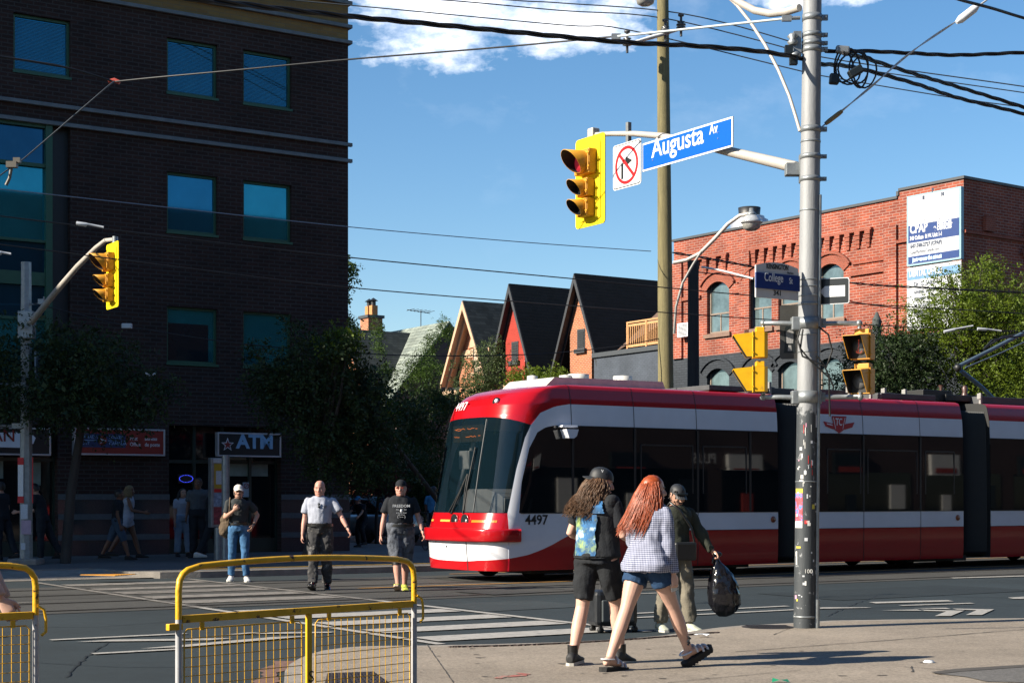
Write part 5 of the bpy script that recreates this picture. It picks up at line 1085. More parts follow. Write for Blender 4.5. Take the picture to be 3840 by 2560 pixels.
# street name sign and no right turn sign
tL, tR = onS(2408, 580, PS - .12)[0], onS(2748, 500, PS - .12)[0]; zb_, zt_ = 5.31, 5.67
zt_ = (onS(2748, 446, PS - .12)[1] + onS(2408, 531, PS - .12)[1]) / 2; zb_ = (onS(2748, 563, PS - .12)[1] + onS(2408, 633, PS - .12)[1]) / 2
M_SIGNB = mat('sign_blue', (.0, .085, .46), .35, var=.02); M_SIGNW = mat('reflective_white', (.62, .64, .66), .35, var=.02)
o = sthing('street_name_sign', 'bright blue Augusta Av street name sign on the signal arm', 'street sign', PS - .12, tR, zb_); wd, hh = tL - tR, zt_ - zb_
b = MB(); b.b2((0, 0, 0), (.012, wd, hh)); b.build('plate', M_SIGNW, o); b = MB(); b.b2((-.004, .022, .022), (-.001, wd - .022, hh - .022)); b.build('blue_field', M_SIGNB, o)
lettering('Augusta', hh * .92, M_SIGNW, o, (-.005, wd - .19, hh * .22), RT, UPV, .002, xs=.98 * wd / 1.66, bold=.012); lettering('Av', hh * .48, M_SIGNW, o, (-.005, wd * .24, hh * .52), RT, UPV, .002, xs=.80, bold=.006)
b = MB()
for y, z in ((wd * .87, .3), (wd * .87, .62), (wd * .58, .4), (wd * .42, .4), (wd * .15, .6), (wd * .15, .4)): b.ball((-.006, y, z * hh), .008, 6)
b.build('bolt', M_GALV, o)
tL2, tR2 = onS(2299, 620, PS - .14)[0], onS(2408, 600, PS - .14)[0]; zt2 = onS(2355, 532, PS - .14)[1]; zb2_ = onS(2355, 702, PS - .14)[1]
o = sthing('no_right_turn_sign', 'white square no right turn sign with a red ring', 'traffic sign', PS - .14, tR2 + .02, zb2_); wd, hh = tL2 - tR2 - .02, zt2 - zb2_
def rrect(x0, z0, x1, z1, r, n=4):
    P_ = []
    for cx, cy, a0 in ((x1 - r, z1 - r, 0), (x0 + r, z1 - r, pi / 2), (x0 + r, z0 + r, pi), (x1 - r, z0 + r, 1.5 * pi)):
        for k in range(n + 1): a = a0 + pi / 2 * k / n; P_.append((cx + r * cos(a), cy + r * sin(a)))
    return P_
b = MB(); b.prism(rrect(0, 0, wd, hh, .04), 0, .006, ax='x'); b.build('plate', M_SIGNW, o)
b = MB(); b.prism(rrect(.012, .012, wd - .012, hh - .012, .035), -.002, -.0005, ax='x'); b.prism(rrect(.022, .022, wd - .022, hh - .022, .03), -.0035, -.0022, 1, ax='x'); b.build('border', [M_BLK, M_SIGNW], o)
cy, cz = wd / 2, hh / 2; k_ = wd / .6
b = MB(); b.b2((-.006, cy + .07 * k_, cz - .17 * k_), (-.004, cy + .115 * k_, cz + .03 * k_)); b.prism([(cy + .07 * k_, cz + .06 * k_), (cy + .0 * k_, cz + .06 * k_), (cy + .0 * k_, cz + .02 * k_), (cy + .07 * k_, cz + .02 * k_)], -.006, -.004, ax='x')
b.prism([(cy + .02 * k_, cz + .11 * k_), (cy - .12 * k_, cz + .04 * k_), (cy + .02 * k_, cz - .02 * k_)], -.0065, -.0045, ax='x'); b.build('arrow', M_BLK, o)
b = MB(); n = 40; r0, r1 = .205 * k_, .245 * k_
V = [(-.008, cy + r * cos(2 * pi * i / n), cz + r * sin(2 * pi * i / n)) for r in (r0, r1) for i in range(n)]; b.add(V, [(i, (i + 1) % n, n + (i + 1) % n, n + i) for i in range(n)])
b.box((-.009, cy, cz), (.002, .043 * k_, .44 * k_), M=Matrix.Rotation(R(-45), 3, 'X')); b.build('prohibition_ring', mat('ring_red', (.55, .01, .015), .4, var=0), o)
# college street sign on the pole (faces the camera side, -t)
Yc = PY - .14
def rectsign(name, label, cat, u0, u1, vt, vb, Y, rz, grp=None, zoff=0):
    c = P((u0 + u1) / 2, (vt + vb) / 2, Y); wd = (u1 - u0) / F * Y / cos(rz); hh = (vb - vt) / F * Y
    o = thing(name, label, cat, (c.x, c.y, c.z), rz, grp); return o, wd, hh
o, wd, hh = rectsign('street_name_sign', 'shaded College St sign with white market top and number 341', 'street sign', 2827, 3003, 988, 1120, Yc - .1, R(31))
hw_ = wd / 2
top = [(-hw_, hh / 2 - .06)] + [(-hw_ + wd * k / 12, hh / 2 - .06 + .07 * sin(pi * (.12 + .76 * k / 12))) for k in range(13)] + [(hw_, hh / 2 - .06)]
b = MB(); b.prism([(-hw_, -hh / 2), (hw_, -hh / 2)] + top[::-1], 0, .02, ax='y'); b.build('plate', mat('sign_grey_white', (.5, .5, .5), .5, var=.05), o)
b = MB(); b.b2((-hw_ - .015, -.018, -hh * .25), (hw_ + .01, -.001, hh * .20)); b.build('blue_field', mat('sign_blue_shaded', (.005, .03, .16), .35, var=.02), o, bevel=.004)  # field blue darkened to paint in the shade on this sign
lettering('College', .125, M_SIGNW, o, (-hw_ * .68, -.021, -hh * .10), X_, Z_, .003, xs=.66, bold=.002); lettering('St', .09, M_SIGNW, o, (hw_ * .50, -.021, -hh * .10), X_, Z_, .003, xs=.66, bold=.002)
lettering('341', .075, M_BLK, o, (0, -.003, -hh * .45), X_, Z_, .003, align='CENTER', bold=.002); lettering('KENSINGTON', .075, M_BLK, o, (0, -.003, hh * .29), X_, Z_, .003, align='CENTER', xs=.62, bold=.003); lettering('Market', .03, M_BLK, o, (hw_ * .45, -.003, hh * .22), X_, Z_, .002)
o, wd, hh = rectsign('one_way_sign', 'black rounded sign with a white block right of the pole', 'traffic sign', 3078, 3180, 1042, 1140, PY - .05, R(-24))
b = MB(); b.prism(rrect(-wd * .62, -hh / 2, wd / 2, hh / 2, .025), 0, .006, ax='y'); b.build('plate', M_SIGNW, o)
b = MB(); b.prism(rrect(-wd * .62 + .008, -hh / 2 + .008, wd / 2 - .008, hh / 2 - .008, .02), -.002, -.0005, ax='y'); b.build('black_field', M_BLK, o)
b = MB(); b.prism([(-wd * .32, -hh * .22), (wd * .36, -hh * .22), (wd * .36, hh * .2), (-wd * .32, hh * .2), (-wd * .5, 0)], -.0045, -.0022, ax='y'); b.build('arrow', M_SIGNW, o)
o, wd, hh = rectsign('turned_road_sign', 'bare grey back of a road sign with a black and white face sticker', 'traffic sign', 2925, 2998, 1143, 1346, PY + .12, R(-8))
b = MB(); b.prism(rrect(-wd / 2, -hh / 2, wd * .9, hh / 2, .03), 0, .004, ax='y'); b.build('plate', mat('sign_back_alu', (.10, .10, .095), .35, .7, var=.25, scale=5), o)
b = MB(); b.prism([(-.06, -.22), (.06, -.22), (.05, -.1), (.06, 0), (.045, .05), (.02, .1), (-.02, .1), (-.045, .05), (-.06, 0), (-.05, -.1)], -.003, -.001, ax='y'); b.build('sticker', M_BLK, o)
b = MB(); b.prism([(-.035, -.12), (.035, -.12), (.04, .0), (0, .03), (-.04, .0)], -.005, -.0035, ax='y'); b.prism([(-.02, -.2), (.02, -.2), (.015, -.14), (-.015, -.14)], -.005, -.0035, ax='y'); b.build('sticker_face', mat('sticker_grey', (.2, .2, .2), .6, var=.5, scale=60), o)
# pedestrian signals
def bevbox(b, x0, x1, y0, y1, z0, z1, m=0): b.b2((x0, y0, z0), (x1, y1, z1), m)
def pedhead(o, m, red=False):
    """local: face towards -x; two stacked hooded boxes; top at z 0"""
    for k, zc_ in enumerate((-.30, -.82)):
        b = MB(); b.prism([(.0, -.16), (.0, .16), (-.17, .16), (-.22, .09), (-.22, -.09), (-.17, -.16)][::-1], zc_ - .19, zc_ + .19, ax='z')
        b.v = [(-x, y, z) for x, y, z in b.v]; b.build('housing', m, o, bevel=.012)
        b = MB(); b.b2((.04, -.12, zc_ + .19), (.17, .12, zc_ + .27)); b.build('housing_neck', m, o, bevel=.01)
        b = MB()     # hood: sloped side wings and a top
        w, th_ = .155, .008
        for sg in (-1, 1):
            v = [(0, sg * w, zc_ - .18), (0, sg * w, zc_ + .185), (-.30, sg * w, zc_ + .155), (-.30, sg * w, zc_ + .135), (-.10, sg * w, zc_ - .18)]; v += [(x, y - sg * th_, z) for x, y, z in v]; k5 = 5
            b.add(v, [tuple(range(5)), tuple(range(5, 10))[::-1]] + [(i, (i + 1) % 5, 5 + (i + 1) % 5, 5 + i) for i in range(5)])
        b.add([(0, -w, zc_ + .185), (0, w, zc_ + .185), (-.30, w, zc_ + .155), (-.30, -w, zc_ + .155), (0, -w, zc_ + .175), (0, w, zc_ + .175), (-.30, w, zc_ + .145), (-.30, -w, zc_ + .145)], [(0, 1, 2, 3), (7, 6, 5, 4), (3, 2, 6, 7)]); 
        for sg in (-1, 1): b.add([(0, sg * .146, zc_ - .178), (0, sg * .146, zc_ + .174), (-.298, sg * .146, zc_ + .144), (-.298, sg * .146, zc_ + .135), (-.10, sg * .146, zc_ - .178)], [(0, 1, 2, 3, 4)], 1)
        b.add([(0, -.147, zc_ + .174), (0, .147, zc_ + .174), (-.298, .147, zc_ + .144), (-.298, -.147, zc_ + .144)], [(0, 1, 2, 3)], 1); b.build('hood', [m, M_VIN], o)
        b = MB(); b.b2((-.006, -.147, zc_ - .175), (-.001, .147, zc_ + .172)); b.build('face', M_VIN, o)
        b = MB(); b.lathe([(.12, 0), (.12, .01), (.04, .03), (0, .032)], (-.008, 0, zc_), 20, 0, Matrix.Rotation(R(-90), 3, 'Y')); b.build('lens', mat('grey_lens', (.10, .10, .10), .3, var=.3, scale=60), o)
        if k == 0:
            b = MB(); rnd = random.Random(4)
            for i in range(9): b.box((-.045, .01 + rnd.uniform(-.006, .006), zc_ + .10 - .022 * i), (.006, .007, .007))
            for i in range(9): a = pi + pi * i / 8; b.box((-.045, .0 + .045 * cos(a), zc_ - .07 + .03 * sin(a)), (.006, .006, .006))
            b.build('led_hand', mat('led_red', (.4, .02, .01), .4, var=0, emis=(1, .08, .02), est=1.6 if red else .3), o)
        b = MB(); b.tube([(-.01, -.165, zc_ - .2), (-.01, -.165, zc_ + .2)], .010, 6)
        for z in (zc_ - .12, zc_ + .12): b.tube([(-.01, -.19, z), (-.01, -.14, z)], .014, 6)
        b.build('hinge', m, o)
zt_ped = zp(1228)
cl = P(2830, 1228, PY + .1); o = thing('pedestrian_signal', 'yellow double pedestrian signal seen from behind, left of the pole', 'pedestrian signal', (cl.x - .02, cl.y, cl.z + .02), R(-4), 'pedestrian signals'); pedhead(o, M_YEL); o.scale = (.69, .69, .69)
cr = P(3205, 1232, PY - .05); o = thing('pedestrian_signal', 'amber double pedestrian signal with dark hooded faces, right of the pole', 'pedestrian signal', (cr.x + .06, cr.y, cr.z + .02), R(52), 'pedestrian signals'); pedhead(o, M_AMBH, True); o.scale = (.69, .69, .69)
def bracket(label, pts, grp='signal bracket pipes'):
    o = thing('signal_bracket', label, 'bracket', pts[0], 0, grp); p0 = Vector(pts[0]); b = MB(); b.tube([Vector(p) - p0 for p in pts], .026, 10); b.build('pipe', M_GALV, o)
    for p in (pts[1],): b = MB(); b.ball(Vector(p) - p0, .036, 10); b.build('elbow', M_GALV, o)
    b = MB(); b.box(Vector(pts[-1]) - p0, (.10, .12, .14)); b.build('clamp', M_GALV, o, bevel=.01)
for nm, (ux, vtop, vpipe, up, Yq) in {'upper left': (2862, 1232, 1212, 2985, PY + .1), 'lower left': (2862, 1470, 1488, 2985, PY + .1), 'upper right': (3222, 1232, 1212, 3060, PY - .05), 'lower right': (3226, 1470, 1488, 3060, PY - .05)}.items():
    bracket(nm + ' of the four grey pipes holding the pedestrian signals', [P(ux, vtop, Yq), P(ux, vpipe, Yq), P((ux + up) / 2, vpipe, PY), P(up, vpipe + 2, PY)])
for k, v in (('upper', 1212), ('lower', 1488)): band(zp(v), .12, .012, nm='bracket_collar')
b = MB(); c0 = P(3000, 1235, PY - .14) - Vector((pb.x, pb.y, .1))
b.tube([c0, c0 + Vector((-.03, -.02, -.10)), c0 + Vector((.02, -.03, -.28)), c0 + Vector((.25, -.02, -.38)), c0 + Vector((.35, .0, -.6))], .010, 6); b.build('loose_cable', M_RUB, pole)
b = MB(); b.tube([c0 + Vector((.03, 0, 0)), c0 + Vector((.0, -.02, -.2)), c0 + Vector((.1, -.02, -.32)), c0 + Vector((.3, 0, -.5)), c0 + Vector((.32, .05, -.9))], .010, 6); b.build('loose_cable', M_RUB, pole)
b = MB(); d0 = P(3070, 1225, PY - .1) - Vector((pb.x, pb.y, .1)); b.tube([d0, d0 + Vector((.1, 0, -.08)), d0 + Vector((.14, 0, -.25)), d0 + Vector((.08, 0, -.42)), d0 + Vector((-.02, 0, -.3))], .010, 6); b.build('loose_cable', M_RUB, pole)
# left far pole and signal
lp = G(98, 2115, .12); LS, LT = ST(lp)
po = thing('signal_pole', 'grey octagonal signal pole with bills pasted on it, at the left kerb', 'pole', (lp.x, lp.y, .12), 0)
ztop = HC + (HV - 983) / F * lp.y - .12
b = MB(); b.tube([(0, 0, 0), (0, 0, ztop)], [.135, .105], 8); b.v = b.v; b.build('shaft', M_GALV, po, smooth=False); b = MB(); b.b2((-.3, -.3, -.02), (.3, .3, .12)); b.build('footing', M_KERB, po, bevel=.03)
def rl(u, v, Y=lp.y): return P(u, v, Y) - Vector((lp.x, lp.y, .12))
for v0, v1, m, dx, wd in ((1715, 1742, pal[2], -.11, .12), (1742, 1860, pal[0], -.11, .11), (1860, 1885, pal[2], -.11, .12), (1715, 1885, pal[2], .13, .02), (1950, 2002, mat('pink_bill', (.35, .25, .32), .7, var=.15), .0, .20), (2035, 2060, pal[1], -.06, .09), (1890, 1945, pal[1], -.04, .14)):
    c = rl(98 + dx / lp.y * F, (v0 + v1) / 2, lp.y - .15); b = MB(); b.box(c, (wd, .008, (v1 - v0) / F * lp.y)); b.build('bill', m, po)
c = rl(140, 1375); b = MB(); b.box(c, (.03, .3, .60)); b.build('sign_edge', mat('sign_pale_grey', (.16, .22, .28), .5), po)
for v in (1443, 1597): c = rl(78, v); b = MB(); b.tube([c, c + Vector((-1.2, -.5, 0))], .03, 8); b.box(c, (.28, .28, .10)); b.build('bracket_arm', M_GALV, po)
c = rl(118, 1140); b = MB(); b.tube([c, c + Vector((.25, 0, .0)), c + Vector((.25, 0, .15))], .02, 6); b.box(c + Vector((.2, 0, .05)), (.12, .08, .1)); b.build('wire_hook', M_GALV, po)
SL = ST(P(413, 1030, 27.2))[0] + .12
pa = [W(LS, LT, zp(1225, lp.y)), W(LS, LT - 1.4, 0), W(LS, LT - 3.2, 0), W(LS, LT - 4.7, 0), W(SL, ST(P(425, 1030, 27.3))[1], 0)]
aps = [(112, 1215, 32.2), (200, 1105, 30.8), (290, 1000, 29.4), (360, 930, 28.3), (395, 902, 27.8), (432, 898, 27.25)]
pts = [P(*q) for q in aps]; ar2 = thing('mast_arm', 'slanting signal arm on the left pole, lit at its upper end', 'signal arm', pts[0], 0); b = MB(); b.tube([p - pts[0] for p in pts], [.068, .06, .052, .044, .038, .036], 14); b.build('arm_tube', M_ARM, ar2)
b = MB(); b.box((-.06, 0, -.02), (.30, .25, .55)); b.build('mounting_plate', M_GALV, ar2, bevel=.01); b = MB(); b.tube([pts[-1] - pts[0] + Vector((0, 0, .05)), pts[-1] - pts[0] + Vector((0, 0, -.16))], .05, 10); b.build('end_box', M_GALV, ar2)
sp_ = P(421, 1033, 27.2); ss, st_ = ST(sp_); signal('yellow backed traffic light in front of the dark brick office block', ss, st_, sp_.z)
# ---- poles behind the tram
def wood_pole(label, u, Y, vtop, r0, r1, m, base=.12, lean=0.0, cap=False):
    p = P(u, 1868, Y); z1 = HC + (HV - vtop) / F * Y; o = thing('wooden_pole', label, 'pole', (p.x, p.y, base), 0, 'timber utility poles')
    b = MB(); b.tube([(0, 0, 0), (lean * .5, 0, (z1 - base) * .5), (lean, 0, z1 - base)], [r0, (r0 + r1) / 2, r1], 20)
    if cap: b.tube([(lean, 0, z1 - base), (lean, 0, z1 - base + .25)], [r1, .03], 12)
    b.build('shaft', m, o); return o, p
M_WOODP = mat('green_timber', (.15, .13, .06), .85, var=.3, scale=5, stretch=(5, 5, .35), col2=(.07, .05, .03), c2t=.62, c2s=2.5, bump=.5); M_WOODD = mat('dark_timber', (.022, .022, .022), .9, var=.3, stretch=(5, 5, .3))
wp, wpp = wood_pole('tall pale timber pole rising behind the streetcar', 2502, 37.4, -330, .205, .125, M_WOODP, lean=-.12)
wp2, wpp2 = wood_pole('short black timber pole in front of the brick windows', 2600, 45, 978, .19, .15, M_WOODD)
wp3, _ = wood_pole('slim pointed grey post among the trees', 3288, 50, 1200, .17, .14, mat('grey_timber', (.05, .06, .06), .9, var=.3, stretch=(5, 5, .3)), cap=True)
M_LG = mat('lamp_glass', (.45, .47, .48), .12, .35, var=.25, scale=30)
def luminaire(o, c, sc=1.0):
    b = MB(); b.lathe([(.0, .30), (.05, .30), (.06, .22), (.09, .20), (.13, .13), (.0, .13)], c, 16); b.build('lamp_head', M_GALV, o)
    b = MB(); b.lathe([(.13, .13), (.24, .02), (.255, -.04), (.22, -.05)], c, 24); b.build('lamp_shade', M_LG, o); b = MB(); b.lathe([(.22, -.045), (.19, -.16), (.10, -.21), (0, -.22)], c, 20); b.build('lamp_glass', mat('lamp_glass_low', (.3, .3, .28), .15, var=.3, scale=20), o)
def pk(pts, Y0, Y1=None):
    n = len(pts); Y1 = Y1 or Y0; return [P(u, v, Y0 + (Y1 - Y0) * i / max(1, n - 1)) for i, (u, v) in enumerate(pts)]
q = pk([(2525, 985), (2575, 975), (2625, 950), (2680, 895), (2730, 840), (2775, 808), (2812, 801)], 37.2, 36.4)
o = thing('street_lamp', 'curved arm street lamp with round glass on the timber pole', 'street lamp', q[0], 0); b = MB(); b.tube([p - q[0] for p in q], .045, 10); b.build('arm', M_ARM, o); luminaire(o, P(2818, 830, 36.4) - q[0])
b = MB(); q2 = pk([(2632, 940), (2600, 990), (2560, 1060), (2535, 1150), (2528, 1250)], 36.9, 37.1); b.tube([p - q[0] for p in q2], .03, 8); b.build('brace', mat('brace_grey', (.2, .2, .19), .5), o)
q = pk([(2490, -160), (2450, -140), (2420, -60)], 37.3, 36.6); o = thing('street_lamp', 'street lamp bowl just dipping into the top edge of the picture', 'street lamp', q[0], 0); b = MB(); b.tube([p - q[0] for p in q], .045, 10); b.build('arm', M_ARM, o); luminaire(o, P(2420, -12, 36.6) - q[0])
# lamp bracket on the near pole
q = armpts([(2998, 30), (2950, 45), (2890, 52), (2830, 40), (2770, 8), (2700, -45), (2600, -140)], PS); o = thing('lamp_bracket', 'pale curved lamp bracket with a long bowed strut at the top of the near pole', 'lamp bracket', q[0], 0)
b = MB(); b.tube([p - q[0] for p in q], .04, 12); b.build('arm', M_ARM, o); q2 = armpts([(2720, -20), (2765, 22), (2815, 85), (2870, 170), (2920, 265), (2960, 360), (2985, 440), (3000, 492)], PS); b = MB(); b.tube([p - q[0] for p in q2], .018, 8); b.build('strut', M_ARM, o); luminaire(o, armpts([(2560, -150)], PS)[0] - q[0])
# insulator bracket on the tall timber pole
q = pk([(2340, 170), (2560, 108)], 36.9); o = thing('insulator_arm', 'white steel arm with three ribbed insulators on the timber pole', 'insulator arm', q[0], 0); b = MB(); d = q[1] - q[0]
b.tube([Vector(), d * .5, d], [.05, .09, .05], 6, flat=.5); b.build('arm', M_SIGNW if 0 else mat('white_steel', (.55, .57, .58), .4, var=.05), o)
for u, v in ((2352, 118), (2495, 76), (2554, 56)):
    c = P(u, v + 8, 36.9) - q[0]; b = MB(); b.lathe([(.03, -.45), (.03, -.28), (.11, -.27), (.11, -.24), (.05, -.22), (.11, -.20), (.11, -.17), (.05, -.15), (.10, -.12), (.03, -.10), (.03, .0), (.07, .02), (.07, .06), (0, .07)], c, 12); b.build('insulator', mat('insulator_grey', (.06, .065, .07), .35), o)
# ---- wires
M_WIRE = mat('wire_black', (.010, .011, .013), .55, var=0); M_WIRE2 = mat('wire_grey', (.05, .06, .07), .5, .3, var=0); M_WIREW = mat('wire_white', (.5, .52, .53), .5, var=0)
def wire(label, pts, Y0, Y1, r, m=None, grp='overhead wires', sub=6, twist=0, name='overhead_wire', cat='wire'):
    k = [P(u, v, Y0 + (Y1 - Y0) * i / (len(pts) - 1)) for i, (u, v) in enumerate(pts)]; fine = []
    for i in range(len(k) - 1):
        p0, p1, p2, p3 = k[max(i - 1, 0)], k[i], k[i + 1], k[min(i + 2, len(k) - 1)]
        for j in range(sub):
            t = j / sub; fine.append(.5 * ((2 * p1) + (p2 - p0) * t + (2 * p0 - 5 * p1 + 4 * p2 - p3) * t * t + (3 * p1 - p0 - 3 * p2 + p3) * t ** 3))
    fine.append(k[-1]); b = MB()
    if twist:
        for a0 in range(twist):
            L_ = 0; pp = []
            for i, p in enumerate(fine):
                if i: L_ += (fine[i] - fine[i - 1]).length
                a = L_ * 6 + 2 * pi * a0 / twist; pp.append(p + Vector((0, cos(a), sin(a))) * r * .9)
            b.tube(pp, r * .72, 6)
    else: b.tube(fine, r, 6)
    o = b.build(name, m or M_WIRE); c = k[0]; o.data.transform(Matrix.Translation(-c)); o.location = c; tag(o, label, cat, grp); return o
def dsp(*p): return [(x * 1.6327, y * 1.6327) for x, y in p]
wire('thick twisted black cable sagging from the near pole to the top left', dsp((-100, -60), (440, -3), (620, 18), (800, 38), (950, 52), (1200, 76), (1440, 98), (1600, 106), (1750, 119), (1845, 135)), 13.0, PY, .017, twist=3, sub=14)
wire('thick twisted black cable running level from the pole to the right edge', dsp((1895, 118), (1990, 118), (2100, 123), (2200, 127), (2352, 121), (2600, 112)), PY, 18.5, .015, twist=3, sub=16)
wire('upper of two heavy black cables dropping from the pole to the right', dsp((1935, 122), (1990, 135), (2100, 170), (2200, 200), (2352, 247), (2600, 330)), PY, 21, .016, twist=3, sub=16)
wire('lower of two heavy black cables dropping from the pole to the right', dsp((1885, 148), (1960, 155), (2100, 192), (2200, 225), (2352, 262), (2600, 330)), PY, 21, .016, twist=3, sub=16)
wire('thick black cable crossing the top right corner', dsp((2150, -20), (2205, 0), (2280, 20), (2352, 42), (2500, 84)), 16, 18, .016)
wire('pale guy wire slanting up from the pole to the top right corner', dsp((1887, 292), (1915, 270), (2000, 200), (2100, 115), (2230, 27), (2300, -25)), PY, 17.5, .009, M_WIREW, twist=2, sub=12, name='guy_wire')
for lb, (x, y), l_ in (('white egg insulator on the guy wire near the corner', (2222, 33), .30), ('brass turnbuckle on the guy wire close to the pole', (1915, 270), .22)):
    p = P(x * 1.6327, y * 1.6327, 17.2 if l_ > .25 else 16.8); dr = (P(2300 * 1.6327, -25 * 1.6327, 17.2) - P(1887 * 1.6327, 292 * 1.6327, 17.2)).normalized(); b = MB(); b.tube([-dr * l_ / 2, -dr * l_ * .3, dr * l_ * .3, dr * l_ / 2], [.02, .045, .045, .02] if l_ > .25 else [.02, .025, .025, .02], 10); o = b.build('wire_insulator', M_SIGNW if l_ > .25 else mat('brass', (.25, .17, .08), .5, .5)); o.location = p; tag(o, lb, 'insulator')
wire('highest of the three thin wires over the timber pole', [(1200, -60), (1900, 0), (2100, 12), (2554, 51), (2965, 157), (3084, 215), (3840, 325), (4200, 380)], 36.9, 38, .014, M_WIRE2)
wire('middle of the three thin wires over the timber pole', [(1000, -40), (1650, 0), (2100, 40), (2495, 70), (3003, 196), (3084, 237), (3840, 348), (4200, 400)], 36.9, 38, .014, M_WIRE2)
wire('lowest of the three thin wires over the timber pole', [(600, -40), (1306, 20), (2100, 94), (2352, 112), (3007, 268), (3084, 285), (3543, 362), (3840, 403), (4200, 450)], 36.9, 38, .014, M_WIRE2)
wire('span wire from the white rod to the red clamp before the brick block', dsp((262, 188), (360, 178), (525, 163), (800, 137), (1100, 113), (1300, 95), (1412, 84)), 20, 17.6, .010)
q = P(2310, 138, 17.6); q1 = P(2950, 70, PY); o = thing('insulating_rod', 'long white insulating rod between the near pole and a span wire', 'rod', q, 0, None); b = MB(); b.tube([Vector(), q1 - q], .013, 10); b.build('rod', mat('rod_white', (.5, .56, .58), .4), o)
b = MB(); b.box((0, 0, 0), (.10, .04, .06)); b.build('end_clevis', M_GALV, o); b = MB(); b.box(q1 - q, (.10, .04, .06)); b.tube([q1 - q, P(3000, 68, PY) - q], .02, 8); b.build('end_clevis', M_GALV, o)
wire('cable from the red clamp to the left edge of the picture', dsp((-60, 118), (0, 130), (150, 155), (262, 188)), 19, 20, .014)
wire('thin wire dropping from the red clamp to the lower left', dsp((262, 188), (240, 205), (60, 360), (25, 385), (-30, 425)), 20, 18.5, .008, M_WIRE2)
o = MB(); o.tube([(-.07, 0, 0), (0, 0, .02), (.07, 0, -.01)], .028, 8); o = o.build('wire_clamp', mat('clamp_red', (.35, .05, .03), .5)); o.location = P(262 * 1.6327, 188 * 1.6327, 20); tag(o, 'small red wire clamp in front of the brick block', 'clamp')
o = MB(); o.box((0, 0, 0), (.12, .08, .07)); o.box((.06, 0, .05), (.08, .06, .06)); o.tube([(0, 0, 0), (-.03, 0, -.16), (-.07, 0, -.24)], .02, 6); o = o.build('wire_clamp', mat('clamp_dark', (.10, .09, .07), .5)); o.location = P(45, 618, 18.8); tag(o, 'dark hanger clamp on the wire at the left edge', 'clamp')
wire('thin pale wire level with the second floor windows', dsp((-60, 428), (0, 434), (400, 478), (800, 521), (1200, 556), (1495, 577)), 24, 37.4, .010, mat('wire_bluegrey', (.10, .15, .22), .5, var=0))
wire('upper streetcar contact wire passing behind the near pole', dsp((-60, 488), (0, 496), (400, 545), (800, 591), (1315, 640), (1838, 688), (2352, 720), (2600, 735)), 22, 33, .011)
wire('lower streetcar contact wire passing behind the near pole', dsp((-60, 552), (0, 561), (400, 612), (800, 660), (1315, 702), (1838, 738), (2352, 762), (2600, 770)), 24, 35, .011)
wire('drooping wire from the left signal pole past the gables to the timber pole', [(125, 1137), (300, 1180), (476, 1222), (780, 1272), (1080, 1306), (1306, 1322), (1600, 1334), (2000, 1328), (2300, 1300), (2490, 1265)], 32, 37.4, .012)
o = MB(); o.b2((-.1, -.05, -.05), (.1, .05, .05)); o = o.build('wire_box', mat('box_pale', (.3, .36, .4), .5), bevel=.01); o.location = P(476, 1222, 32.5); tag(o, 'small pale box hanging on the drooping wire', 'junction box')
for lb, (x0, y0, x1, y1), Y in (('white wire spacer bar above the left traffic light', (176, 513, 238, 522), 22.5), ('white wire spacer bar cut by the left edge', (-10, 580, 25, 583), 22.5), ('white wire spacer bar among the right hand trees', (2168, 762, 2235, 748), 30), ('short wire spacer bar near the right edge of the trees', (2245, 755, 2300, 760), 30)):
    a_, c_ = P(x0 * 1.6327, y0 * 1.6327, Y), P(x1 * 1.6327, y1 * 1.6327, Y); b = MB(); b.tube([Vector(), (c_ - a_) * .35, (c_ - a_) * .4 + Vector((0, 0, .01)), c_ - a_], [.03, .03, .016, .016], 8); o = b.build('wire_spacer', mat('spacer_white', (.5, .52, .54), .4, .3)); o.location = a_; tag(o, lb, 'wire fitting', 'wire spacer bars')
wire('black service cable from the timber pole across the brick windows', dsp((1545, 580), (1640, 596), (1760, 618), (1960, 650), (2150, 662), (2352, 672), (2600, 684)), 37.5, 45, .022, twist=2, sub=12)
wire('thin cable from the short black pole towards the right', dsp((1605, 625), (1700, 636), (1838, 660), (2000, 700), (2352, 735), (2600, 760)), 45, 48, .016)
wire('white insulated link on the cable beside the black pole', dsp((1612, 613), (1660, 622), (1730, 640)), 44, 43, .03, M_WIREW)
rnd = random.Random(21)
for k in range(5):
    c = P((1938 + 5 * k) * 1.6327, (152 + 3 * k) * 1.6327, PY + .1 + .05 * k); b = MB(); rx, rz_ = .10 + .03 * (k % 3), .17 + .02 * (k % 2); b.tube([(rx * cos(a) + .03 * k, .04 * sin(2 * a + k), rz_ * sin(a)) for a in [2 * pi * i / 18 for i in range(19)]], .010, 6)
    o = b.build('cable_loop', M_WIRE); o.location = c; tag(o, 'black spare cable loop hanging in the coil right of the pole', 'cable loop', 'spare cable loops by the near pole')
for lb, (x, y), s_ in (('square black splice box hanging lowest under the cable coil', (1916, 182), .10), ('long black splice closure tilted at the right of the coil', (1965, 165), .16), ('grey cable grip where the level cable leaves the pole', (1935, 115), .14)):
    b = MB(); b.box((0, 0, 0), (s_, .08, s_ * (.55 if s_ > .1 else 1.1)), M=Matrix.Rotation(R(-30 if s_ == .16 else 5), 3, 'Y')); o = b.build('splice_box', M_BLK if 'black' in lb else M_GALV, bevel=.015); o.location = P(x * 1.6327, y * 1.6327, PY + .05); tag(o, lb, 'splice box')

